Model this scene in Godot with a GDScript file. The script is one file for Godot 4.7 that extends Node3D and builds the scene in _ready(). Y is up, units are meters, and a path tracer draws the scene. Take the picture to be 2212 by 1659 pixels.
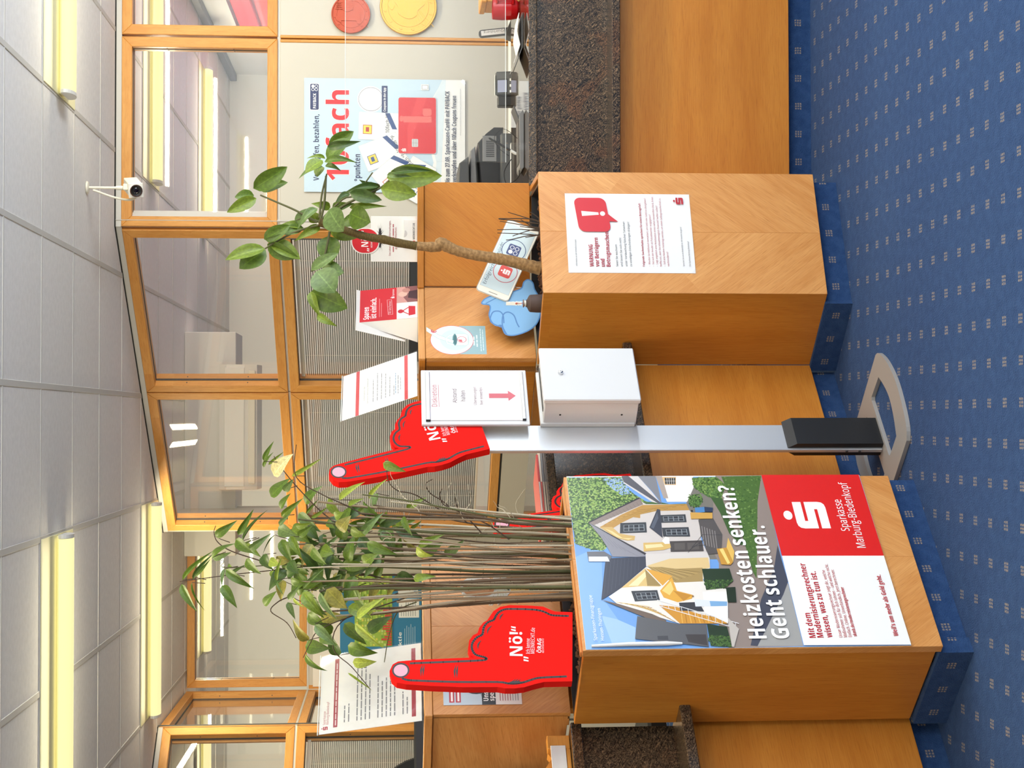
extends Node3D
# Bank service hall, photographed with the camera turned on its side. y is up; depth away from the camera runs along -z.

const EYE := 1.51
const CEIL := 2.947
var M := {}
var rng := RandomNumberGenerator.new()
var font_plain: SystemFont
var font_bold: SystemFont
var used := {}
var glyph_cache := {}


const GLOW := 0.95
const LAMP := 1.7
const SKY := 1.0
const DAY := 17.5

func _ready() -> void:
	rng.seed = 12345
	font_plain = SystemFont.new(); font_plain.font_names = PackedStringArray(["Droid Sans"]); font_plain.font_weight = 400
	font_bold = SystemFont.new(); font_bold.font_names = PackedStringArray(["Droid Sans"]); font_bold.font_weight = 700
	# the photograph was taken with the camera on its side: its right is the room's down
	var cam := Camera3D.new()
	cam.name = "camera"
	var yaw := deg_to_rad(1.3); var pitch := deg_to_rad(4.28)
	var fwd := Vector3(sin(yaw) * cos(pitch), -sin(pitch), -cos(yaw) * cos(pitch))
	var side := Vector3(cos(yaw), 0, sin(yaw))
	var up := side.cross(fwd)
	cam.transform = Transform3D(Basis(-up, side, -fwd), Vector3(0, EYE, 0))
	cam.fov = rad_to_deg(2.0 * atan(829.5 / 3360.0))
	cam.near = 0.05
	cam.far = 100.0
	add_child(cam)
	cam.current = true
	var env := Environment.new()
	env.background_mode = Environment.BG_SKY
	var sky := ProceduralSkyMaterial.new()
	sky.sky_top_color = Color(0.62, 0.72, 0.88)
	sky.sky_horizon_color = Color(0.88, 0.90, 0.92)
	sky.ground_horizon_color = Color(0.55, 0.55, 0.54)
	sky.ground_bottom_color = Color(0.40, 0.40, 0.39)
	sky.energy_multiplier = SKY
	env.sky = Sky.new()
	env.sky.sky_material = sky
	env.tonemap_mode = Environment.TONE_MAPPER_LINEAR
	env.tonemap_exposure = 1.0
	env.sdfgi_enabled = true
	env.ssao_enabled = true
	env.ssil_enabled = true
	var we := WorldEnvironment.new()
	we.name = "world"
	we.environment = env
	add_child(we)
	# daylight from the shop-front: right side and rear
	for a in [[Vector3(4.33, 1.75, -0.9), Vector3(6, 90, 0), Vector2(7.4, 1.9), DAY], [Vector3(4.15, 0.75, -1.6), Vector3(78, 90, 0), Vector2(9.0, 0.5), DAY * 2.0], [Vector3(0.4, 1.55, 3.3), Vector3(0, 0, 0), Vector2(5.4, 2.3), DAY * 0.1], [Vector3(2.9, 1.75, -10.6), Vector3(0, 90, 0), Vector2(3.8, 1.5), DAY * 0.13]]:
		var l := AreaLight3D.new()
		l.name = "window_daylight"
		l.area_size = a[2]
		l.area_normalize_energy = true
		l.light_energy = a[3]
		l.light_color = Color(0.93, 0.965, 1.0) if a[0].x > 3.0 or a[0].z > 0.0 else Color(0.80, 0.92, 1.0)
		l.shadow_enabled = true
		l.position = a[0]
		l.rotation_degrees = a[1]
		add_child(l)
	make_materials()
	room()
	lamps()
	furniture()
	sign_stand()
	hands()
	big_poster()
	warning_sheet()
	coupon_poster()
	stock_poster()
	notices()
	plants()
	cutouts()
	planter_bits()
	desk_things()
	hall_things()

func w(x: float, y: float, d: float) -> Vector3: return Vector3(x, y, -d)
func lin(c: Color) -> Color: return c.srgb_to_linear()
func hx(s: String) -> Color: return Color.html(s)

# ---------------------------------------------------------------- nodes
func numbered(called: String) -> String:
	var n: int = used.get(called, 0)
	used[called] = n + 1
	return called if n == 0 else "%s_%03d" % [called, n]

func tag(o: Node, label: String, category: String, group := "") -> Node:
	o.set_meta("label", label)
	o.set_meta("category", category)
	if group != "": o.set_meta("group", group)
	return o

func thing(called: String, label: String, category: String, at := Vector3.ZERO, deg := 0.0, group := "") -> Node3D:
	var o := Node3D.new()
	o.name = numbered(called)
	add_child(o)
	o.position = at
	o.rotation_degrees.y = deg
	tag(o, label, category, group)
	return o

func struct_node(called: String, at := Vector3.ZERO, deg := 0.0) -> Node3D:
	var o := Node3D.new()
	o.name = numbered(called)
	add_child(o)
	o.position = at
	o.rotation_degrees.y = deg
	o.set_meta("kind", "structure")
	return o

func obj(called: String, mesh: Mesh, mat: Material, parent: Node = self) -> MeshInstance3D:
	var o := MeshInstance3D.new()
	o.name = called if parent != self else numbered(called)
	o.mesh = mesh
	o.material_override = null
	for s in mesh.get_surface_count():
		o.set_surface_override_material(s, mat)
	o.cast_shadow = GeometryInstance3D.SHADOW_CASTING_SETTING_ON
	parent.add_child(o, true)
	return o

func struct_obj(called: String, mesh: Mesh, mat: Material, parent: Node = self) -> MeshInstance3D:
	var o := obj(called, mesh, mat, parent)
	if parent == self: o.set_meta("kind", "structure")
	return o

# ---------------------------------------------------------------- meshes
func st_new() -> SurfaceTool:
	var st := SurfaceTool.new()
	st.begin(Mesh.PRIMITIVE_TRIANGLES)
	return st

func done(st: SurfaceTool) -> ArrayMesh:
	return st.commit()

func tri(st: SurfaceTool, a: Vector3, b: Vector3, c: Vector3, n: Vector3, ua := Vector2.ZERO, ub := Vector2.ZERO, uc := Vector2.ZERO) -> void:
	# winds so that the front face looks along n
	if (b - a).cross(c - a).dot(n) > 0.0:
		var t := b; b = c; c = t
		var ut := ub; ub = uc; uc = ut
	st.set_normal(n); st.set_uv(ua); st.add_vertex(a)
	st.set_normal(n); st.set_uv(ub); st.add_vertex(b)
	st.set_normal(n); st.set_uv(uc); st.add_vertex(c)

func quad(st: SurfaceTool, a: Vector3, b: Vector3, c: Vector3, d: Vector3, n: Vector3, uv := []) -> void:
	if uv.is_empty(): uv = [Vector2(0, 0), Vector2(1, 0), Vector2(1, 1), Vector2(0, 1)]
	tri(st, a, b, c, n, uv[0], uv[1], uv[2])
	tri(st, a, c, d, n, uv[0], uv[2], uv[3])

# UVs in metres on a face with normal n; the grain runs at `grain` degrees (0 = along the face's own level direction, 90 = upright)
func face_uv(p: Vector3, n: Vector3, grain: float, off: Vector2) -> Vector2:
	var u: Vector3
	var v: Vector3
	if absf(n.y) > 0.9:
		u = Vector3.RIGHT; v = Vector3.BACK
	else:
		u = Vector3(n.z, 0, -n.x).normalized(); v = Vector3.UP
	var q := Vector2(p.dot(u), p.dot(v))
	return q.rotated(deg_to_rad(-grain)) * Vector2(0.5, 1.0) + off

func fquad(st: SurfaceTool, a: Vector3, b: Vector3, c: Vector3, d: Vector3, n: Vector3, grain := 0.0, off := Vector2.ZERO) -> void:
	quad(st, a, b, c, d, n, [face_uv(a, n, grain, off), face_uv(b, n, grain, off), face_uv(c, n, grain, off), face_uv(d, n, grain, off)])

# a box with chamfered edges, from lo to hi, turned and moved by t
func box(st: SurfaceTool, lo: Vector3, hi: Vector3, bev := 0.002, grain := 0.0, off := Vector2.ZERO, t := Transform3D()) -> void:
	var c := (lo + hi) / 2.0
	var h := (hi - lo) / 2.0
	var b := minf(bev, minf(h.x, minf(h.y, h.z)) * 0.6)
	for ax in 3:
		var u := (ax + 1) % 3
		var v := (ax + 2) % 3
		for s in [-1.0, 1.0]:
			var n := Vector3.ZERO; n[ax] = s
			var k := []
			for q in [[-1, -1], [1, -1], [1, 1], [-1, 1]]:
				var p := Vector3.ZERO
				p[ax] = s * h[ax]; p[u] = q[0] * (h[u] - b); p[v] = q[1] * (h[v] - b)
				k.append(t * (c + p))
			fquad(st, k[0], k[1], k[2], k[3], t.basis * n, grain, off)
	if b <= 0.0: return
	for ax in 3:
		var u := (ax + 1) % 3
		var v := (ax + 2) % 3
		for su in [-1.0, 1.0]:
			for sv in [-1.0, 1.0]:
				var n := Vector3.ZERO; n[u] = su; n[v] = sv; n = n.normalized()
				var p0 := Vector3.ZERO; var p1 := Vector3.ZERO
				p0[u] = su * h[u]; p0[v] = sv * (h[v] - b)
				p1[u] = su * (h[u] - b); p1[v] = sv * h[v]
				var e := Vector3.ZERO; e[ax] = h[ax] - b
				fquad(st, t * (c + p0 - e), t * (c + p0 + e), t * (c + p1 + e), t * (c + p1 - e), t.basis * n, grain, off)
	for sx in [-1.0, 1.0]:
		for sy in [-1.0, 1.0]:
			for sz in [-1.0, 1.0]:
				var s := Vector3(sx, sy, sz)
				var a := c + s * (h - Vector3(0, b, b)); var d := c + s * (h - Vector3(b, 0, b)); var e := c + s * (h - Vector3(b, b, 0))
				var n := t.basis * s.normalized()
				tri(st, t * a, t * d, t * e, n)

func box_mesh(lo: Vector3, hi: Vector3, bev := 0.002, grain := 0.0, off := Vector2.ZERO, t := Transform3D()) -> ArrayMesh:
	var st := st_new()
	box(st, lo, hi, bev, grain, off, t)
	return done(st)

# outline (x right, y up) extruded between z0 and z1, with a small chamfer at the front edge
func prism(st: SurfaceTool, pts: PackedVector2Array, z0: float, z1: float, t := Transform3D(), bev := 0.0, grain := 0.0, off := Vector2.ZERO, holes := []) -> void:
	if not Geometry2D.is_polygon_clockwise(pts): pass
	else:
		pts = pts.duplicate(); pts.reverse()
	var front := pts
	if bev > 0.0:
		var ins := Geometry2D.offset_polygon(pts, -bev)
		if ins.size() == 1 and ins[0].size() == pts.size(): front = ins[0]
		else: bev = 0.0
	var faces: PackedVector2Array = front
	var back: PackedVector2Array = pts
	for hole in holes:
		faces = bridged(faces, hole)
		back = bridged(back, hole)
	for side in 2:
		var poly: PackedVector2Array = faces if side == 0 else back
		var idx := Geometry2D.triangulate_polygon(poly)
		var z := z1 if side == 0 else z0
		var n := t.basis * Vector3(0, 0, 1 if side == 0 else -1)
		for i in range(0, idx.size(), 3):
			var q := []
			for k in 3: q.append(t * Vector3(poly[idx[i + k]].x, poly[idx[i + k]].y, z))
			tri(st, q[0], q[1], q[2], n.normalized(), face_uv(q[0], n, grain, off), face_uv(q[1], n, grain, off), face_uv(q[2], n, grain, off))
	var rings := [pts]
	for hole in holes: rings.append(hole)
	for r in rings.size():
		var ring: PackedVector2Array = rings[r]
		var m := ring.size()
		for i in m:
			var a := ring[i]; var b := ring[(i + 1) % m]
			if a.distance_to(b) < 1e-6: continue
			var nn := Vector2(b.y - a.y, a.x - b.x).normalized()
			if r > 0 and not Geometry2D.is_polygon_clockwise(ring): nn = -nn
			var n := (t.basis * Vector3(nn.x, nn.y, 0)).normalized()
			var zt := z1 - (bev if r == 0 else 0.0)
			fquad(st, t * Vector3(a.x, a.y, z0), t * Vector3(b.x, b.y, z0), t * Vector3(b.x, b.y, zt), t * Vector3(a.x, a.y, zt), n, grain, off)
			if bev > 0.0 and r == 0 and false: pass
	if bev > 0.0:
		# join the side to the inset front by nearest points (same count)
		var m := pts.size()
		var s := 0
		var best := 1e9
		for i in m:
			if front[i].distance_to(pts[0]) < best: best = front[i].distance_to(pts[0]); s = i
		for i in m:
			var a := pts[i]; var b := pts[(i + 1) % m]
			var fa := front[(s + i) % m]; var fb := front[(s + i + 1) % m]
			var nn := Vector2(b.y - a.y, a.x - b.x).normalized()
			var n := (t.basis * Vector3(nn.x, nn.y, 1)).normalized()
			fquad(st, t * Vector3(a.x, a.y, z1 - bev), t * Vector3(b.x, b.y, z1 - bev), t * Vector3(fb.x, fb.y, z1), t * Vector3(fa.x, fa.y, z1), n)

func bridged(outer: PackedVector2Array, hole: PackedVector2Array) -> PackedVector2Array:
	var h := hole.duplicate()
	if not Geometry2D.is_polygon_clockwise(h): h.reverse()
	var bi := 0; var bj := 0; var best := 1e9
	for i in outer.size():
		for j in h.size():
			var d := outer[i].distance_to(h[j])
			if d < best: best = d; bi = i; bj = j
	var out := PackedVector2Array()
	for i in bi + 1: out.append(outer[i])
	for j in h.size() + 1: out.append(h[(bj + j) % h.size()])
	for i in range(bi, outer.size()): out.append(outer[i])
	return out

func prism_mesh(pts: PackedVector2Array, z0: float, z1: float, t := Transform3D(), bev := 0.0, grain := 0.0, off := Vector2.ZERO, holes := []) -> ArrayMesh:
	var st := st_new()
	prism(st, pts, z0, z1, t, bev, grain, off, holes)
	return done(st)

# tube along a path with a radius at each point
func tube(st: SurfaceTool, path: PackedVector3Array, radii: PackedFloat32Array, sides := 8, caps := true) -> void:
	var n := path.size()
	var up := Vector3(0.31, 0.2, 0.93).normalized()
	var rings := []
	var norms := []
	for i in n:
		var tan := (path[mini(i + 1, n - 1)] - path[maxi(i - 1, 0)]).normalized()
		var sx := up.cross(tan)
		if sx.length() < 0.05: sx = Vector3.RIGHT.cross(tan)
		sx = sx.normalized()
		var sy := tan.cross(sx).normalized()
		up = sx.cross(tan) * -1.0 if false else up
		var ring := PackedVector3Array(); var nr := PackedVector3Array()
		for k in sides:
			var a := TAU * k / sides
			var d := sx * cos(a) + sy * sin(a)
			ring.append(path[i] + d * radii[i]); nr.append(d)
		rings.append(ring); norms.append(nr)
	var run := 0.0
	for i in n - 1:
		var step := path[i].distance_to(path[i + 1])
		for k in sides:
			var k2 := (k + 1) % sides
			var p := [rings[i][k], rings[i][k2], rings[i + 1][k2], rings[i + 1][k]]
			var q := [norms[i][k], norms[i][k2], norms[i + 1][k2], norms[i + 1][k]]
			var uu := [Vector2(float(k) / sides, run), Vector2(float(k + 1) / sides, run), Vector2(float(k + 1) / sides, run + step), Vector2(float(k) / sides, run + step)]
			stri(st, p[0], p[1], p[2], q[0], q[1], q[2], uu[0], uu[1], uu[2])
			stri(st, p[0], p[2], p[3], q[0], q[2], q[3], uu[0], uu[2], uu[3])
		run += step
	if caps:
		for e in [0, n - 1]:
			var dir: Vector3 = (path[0] - path[1]).normalized() if e == 0 else (path[n - 1] - path[n - 2]).normalized()
			for k in range(1, sides - 1):
				tri(st, rings[e][0], rings[e][k], rings[e][k + 1], dir)

func stri(st: SurfaceTool, a: Vector3, b: Vector3, c: Vector3, na: Vector3, nb: Vector3, nc: Vector3, ua := Vector2.ZERO, ub := Vector2.ZERO, uc := Vector2.ZERO) -> void:
	if (b - a).cross(c - a).dot(na + nb + nc) > 0.0:
		var t := b; b = c; c = t
		var tn := nb; nb = nc; nc = tn
		var tu := ub; ub = uc; uc = tu
	st.set_normal(na); st.set_uv(ua); st.add_vertex(a)
	st.set_normal(nb); st.set_uv(ub); st.add_vertex(b)
	st.set_normal(nc); st.set_uv(uc); st.add_vertex(c)

func tube_mesh(path: PackedVector3Array, radii: PackedFloat32Array, sides := 8, caps := true) -> ArrayMesh:
	var st := st_new()
	tube(st, path, radii, sides, caps)
	return done(st)

# profile of (radius, height) turned round the y axis
func lathe(st: SurfaceTool, prof: PackedVector2Array, sides := 24, t := Transform3D(), flat := 0.35) -> void:
	var m := prof.size()
	for i in m - 1:
		var a := prof[i]; var b := prof[i + 1]
		var d := (b - a).normalized()
		var na := Vector2(d.y, -d.x)
		for k in sides:
			var a0 := TAU * k / sides; var a1 := TAU * (k + 1) / sides
			var p := [Vector3(a.x * cos(a0), a.y, a.x * sin(a0)), Vector3(a.x * cos(a1), a.y, a.x * sin(a1)), Vector3(b.x * cos(a1), b.y, b.x * sin(a1)), Vector3(b.x * cos(a0), b.y, b.x * sin(a0))]
			var n0 := (t.basis * Vector3(na.x * cos(a0), na.y, na.x * sin(a0))).normalized()
			var n1 := (t.basis * Vector3(na.x * cos(a1), na.y, na.x * sin(a1))).normalized()
			for q in 4: p[q] = t * p[q]
			if a.x > 1e-6: stri(st, p[0], p[1], p[2], n0, n1, n1)
			if b.x > 1e-6: stri(st, p[0], p[2], p[3], n0, n1, n0)

func lathe_mesh(prof: PackedVector2Array, sides := 24, t := Transform3D()) -> ArrayMesh:
	var st := st_new()
	lathe(st, prof, sides, t)
	return done(st)

func pv(a: Array) -> PackedVector2Array:
	var out := PackedVector2Array()
	for i in range(0, a.size(), 2): out.append(Vector2(a[i], a[i + 1]))
	return out

func round_rect(x0: float, y0: float, x1: float, y1: float, r: float, n := 5) -> PackedVector2Array:
	var out := PackedVector2Array()
	for c in [[x1 - r, y0 + r, -PI / 2], [x1 - r, y1 - r, 0.0], [x0 + r, y1 - r, PI / 2], [x0 + r, y0 + r, PI]]:
		for i in n + 1:
			var a: float = c[2] + PI / 2 * i / n
			out.append(Vector2(c[0] + r * cos(a), c[1] + r * sin(a)))
	return out

func ellipse(cx: float, cy: float, rx: float, ry: float, n := 28, turn := 0.0) -> PackedVector2Array:
	var out := PackedVector2Array()
	for i in n:
		var a := TAU * i / n
		out.append(Vector2(cx, cy) + Vector2(rx * cos(a), ry * sin(a)).rotated(turn))
	return out

# a polyline smoothed through its points
func smooth(pts: PackedVector2Array, closed := true, n := 4) -> PackedVector2Array:
	var out := PackedVector2Array()
	var m := pts.size()
	for i in (m if closed else m - 1):
		var p0 := pts[(i - 1 + m) % m] if closed or i > 0 else pts[0]
		var p1 := pts[i]
		var p2 := pts[(i + 1) % m]
		var p3 := pts[(i + 2) % m] if closed or i + 2 < m else p2
		for k in n: out.append(p1.cubic_interpolate(p2, p0, p3, float(k) / n))
	if not closed: out.append(pts[m - 1])
	return out

# ---------------------------------------------------------------- flat print, laid layer on layer on a sheet (each layer 0.08 mm above the last)
class Ink:
	var st: SurfaceTool
	var host: Node
	var z := 0.0
	var step := 0.00008
	var t := Transform2D()
	var lim := Rect2(-100, -100, 200, 200)
	func _init(h: Node, z0 := 0.0):
		host = h
		z = z0
		st = SurfaceTool.new()
		st.begin(Mesh.PRIMITIVE_TRIANGLES)
	func up() -> void: z += step
	func raw(tris: PackedVector2Array, c: Color) -> void:
		var l := c.srgb_to_linear()
		for i in range(0, tris.size(), 3):
			var a := (t * tris[i]).clamp(lim.position, lim.end); var b := (t * tris[i + 1]).clamp(lim.position, lim.end); var d := (t * tris[i + 2]).clamp(lim.position, lim.end)
			if (b - a).cross(d - a) > 0.0:
				var k := b; b = d; d = k
			for p in [a, b, d]:
				st.set_color(l); st.set_normal(Vector3(0, 0, 1)); st.add_vertex(Vector3(p.x, p.y, z))
	func poly(pts: PackedVector2Array, c: Color) -> void:
		var idx := Geometry2D.triangulate_polygon(pts)
		var tr := PackedVector2Array()
		for i in idx: tr.append(pts[i])
		up()
		raw(tr, c)
	func p(a: Array, c: String) -> void: poly(host.pv(a), Color.html(c))
	func rect(x0: float, y0: float, x1: float, y1: float, c: String) -> void: poly(PackedVector2Array([Vector2(x0, y0), Vector2(x1, y0), Vector2(x1, y1), Vector2(x0, y1)]), Color.html(c))
	func dot(x: float, y: float, rx: float, ry: float, c: String, n := 28) -> void: poly(host.ellipse(x, y, rx, ry, n), Color.html(c))
	func line(a: Array, wide: float, c: String, closed := false) -> void: stroke(host.pv(a), wide, c, closed)
	func stroke(pts: PackedVector2Array, wide: float, c: String, closed := false) -> void:
		var tr := PackedVector2Array()
		var m := pts.size()
		for i in (m if closed else m - 1):
			var a := pts[i]; var b := pts[(i + 1) % m]
			var d := (b - a)
			if d.length() < 1e-7: continue
			d = d.normalized() * wide / 2.0
			var nn := Vector2(-d.y, d.x)
			var e := d * 0.25
			tr.append_array([a + nn - e, a - nn - e, b - nn + e, a + nn - e, b - nn + e, b + nn + e])
		up()
		raw(tr, Color.html(c))
	# one line of lettering: x, y is the left end of its base line, cap the height of its capitals, wide its whole length (0: natural)
	func text(s: String, x: float, y: float, cap: float, c: String, wide := 0.0, bold := false, turn := 0.0, mid := false) -> float:
		var g: Array = host.glyphs(s, bold)
		var k := cap / 0.714
		var kx := k if wide <= 0.0 else wide / maxf(g[1], 0.01)
		var tr := PackedVector2Array()
		var dx: float = -g[1] * kx / 2.0 if mid else 0.0
		for q in g[0]: tr.append(Vector2(x, y) + Vector2((q.x - g[2]) * kx + dx, q.y * k).rotated(turn))
		up()
		raw(tr, Color.html(c))
		return g[1] * kx
	# the savings-bank sign: a dot over a blocky S, in the box x, y, size
	func bank_sign(x: float, y: float, h: float, c: String, wide := 0.0, turn := 0.0) -> void:
		var wv := wide if wide > 0.0 else h * 0.62
		var q := PackedVector2Array([Vector2(1, 1), Vector2(.22, 1), Vector2(.1, .975), Vector2(.025, .9), Vector2(0, .78), Vector2(0, .365), Vector2(.72, .365), Vector2(.72, .27), Vector2(0, .27), Vector2(0, 0), Vector2(.78, 0), Vector2(.9, .025), Vector2(.975, .1), Vector2(1, .22), Vector2(1, .635), Vector2(.28, .635), Vector2(.28, .73), Vector2(1, .73)])
		for i in q.size(): q[i] = Vector2(x, y) + Vector2(q[i].x * wv, q[i].y * h * 0.74).rotated(turn)
		poly(q, Color.html(c))
		var e: PackedVector2Array = host.ellipse(wv * 0.5, h * 0.9, wv * 0.17, h * 0.1, 20)
		for i in e.size(): e[i] = Vector2(x, y) + e[i].rotated(turn)
		poly(e, Color.html(c))
	# many small dabs strewn inside an outline
	func dabs(pts: PackedVector2Array, n: int, size: float, cols: Array, r: RandomNumberGenerator, long := 1.0) -> void:
		var lo := pts[0]; var hi := pts[0]
		for q in pts:
			lo = lo.min(q); hi = hi.max(q)
		for layer in cols.size():
			var tr := PackedVector2Array()
			for i in n / cols.size():
				var q := Vector2(r.randf_range(lo.x, hi.x), r.randf_range(lo.y, hi.y))
				if not Geometry2D.is_point_in_polygon(q, pts): continue
				var a := r.randf() * TAU
				var s := size * r.randf_range(0.5, 1.3)
				var u := Vector2(cos(a), sin(a)) * s * long; var v := Vector2(-sin(a), cos(a)) * s * 0.6
				tr.append_array([q - u, q - v, q + u, q - u, q + u, q + v])
			up()
			raw(tr, Color.html(cols[layer]))
	func mesh() -> ArrayMesh: return st.commit()

func glyphs(s: String, bold: bool) -> Array:
	var key := s + ("#b" if bold else "#r")
	if glyph_cache.has(key): return glyph_cache[key]
	var m := TextMesh.new()
	m.text = s
	m.font = font_bold if bold else font_plain
	m.font_size = 48
	m.pixel_size = 1.0 / 48.0
	m.depth = 0.0
	m.curve_step = 3.0
	m.horizontal_alignment = HORIZONTAL_ALIGNMENT_LEFT
	m.vertical_alignment = VERTICAL_ALIGNMENT_BOTTOM
	var out := PackedVector2Array()
	var box_ := m.get_aabb()
	if m.get_surface_count():
		var a := m.surface_get_arrays(0)
		var v: PackedVector3Array = a[Mesh.ARRAY_VERTEX]
		var idx = a[Mesh.ARRAY_INDEX]
		if idx != null and idx.size():
			for i in idx: out.append(Vector2(v[i].x, v[i].y - 0.25))
		else:
			for q in v: out.append(Vector2(q.x, q.y - 0.25))
	glyph_cache[key] = [out, box_.size.x, box_.position.x]
	return glyph_cache[key]

# ---------------------------------------------------------------- materials
func mat(albedo: Color, rough := 0.6, metal := 0.0, spec := 0.5) -> StandardMaterial3D:
	var m := StandardMaterial3D.new()
	m.albedo_color = albedo
	m.roughness = rough
	m.metallic = metal
	m.metallic_specular = spec
	return m

func ink_mat(rough := 0.55) -> StandardMaterial3D:
	var m := mat(Color.WHITE, rough)
	m.vertex_color_use_as_albedo = true
	return m

func tex_of(img: Image) -> ImageTexture:
	return ImageTexture.create_from_image(img)

func noise(seed_: int, freq: float, oct := 3, type := FastNoiseLite.TYPE_SIMPLEX_SMOOTH) -> FastNoiseLite:
	var n := FastNoiseLite.new()
	n.seed = seed_
	n.frequency = freq
	n.noise_type = type
	n.fractal_octaves = oct
	return n

func image_from(wd: int, ht: int, f: Callable) -> Image:
	var b := PackedByteArray()
	b.resize(wd * ht * 3)
	var i := 0
	for y in ht:
		for x in wd:
			var c: Color = f.call(x, y)
			b[i] = int(clampf(c.r, 0, 1) * 255.0); b[i + 1] = int(clampf(c.g, 0, 1) * 255.0); b[i + 2] = int(clampf(c.b, 0, 1) * 255.0)
			i += 3
	return Image.create_from_data(wd, ht, false, Image.FORMAT_RGB8, b)

func wood_image(seed_: int, a: Color, b: Color, c: Color, contrast: float) -> Image:
	# 2 m along the grain by 1 m across
	var n1 := noise(seed_, 0.012, 3)
	var n2 := noise(seed_ + 1, 0.03, 2)
	var n3 := noise(seed_ + 2, 0.2, 2)
	var f := func(x: int, y: int) -> Color:
		var warp := n2.get_noise_2d(x * 0.06, y * 0.25) * 26.0
		var big := n1.get_noise_2d(x * 0.10, y * 0.9 + warp)
		var ring := sin((y * 0.07 + n1.get_noise_2d(x * 0.16 + 300.0, y * 0.35) * 9.0) * 2.2)
		var fine := n3.get_noise_2d(x * 0.05, y * 1.8)
		var k := 0.5 + contrast * (big * 0.55 + ring * 0.10 + fine * 0.42)
		var col := a.lerp(b, clampf(k, 0, 1))
		var pore := n3.get_noise_2d(x * 0.11 + 900.0, y * 3.1)
		if pore > 0.34: col = col.lerp(c, (pore - 0.34) * 1.6 * contrast)
		return col
	return image_from(1024, 768, f)

func wood_mat(img: Image, rough: float, tint := Color.WHITE) -> StandardMaterial3D:
	var m := mat(tint, rough)
	m.albedo_texture = tex_of(img)
	m.metallic_specular = 0.45
	return m

func rect_uv_quad(st: SurfaceTool, x0: float, y0: float, x1: float, y1: float, z: float) -> void:
	quad(st, Vector3(x0, y0, z), Vector3(x1, y0, z), Vector3(x1, y1, z), Vector3(x0, y1, z), Vector3(0, 0, 1))

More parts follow.
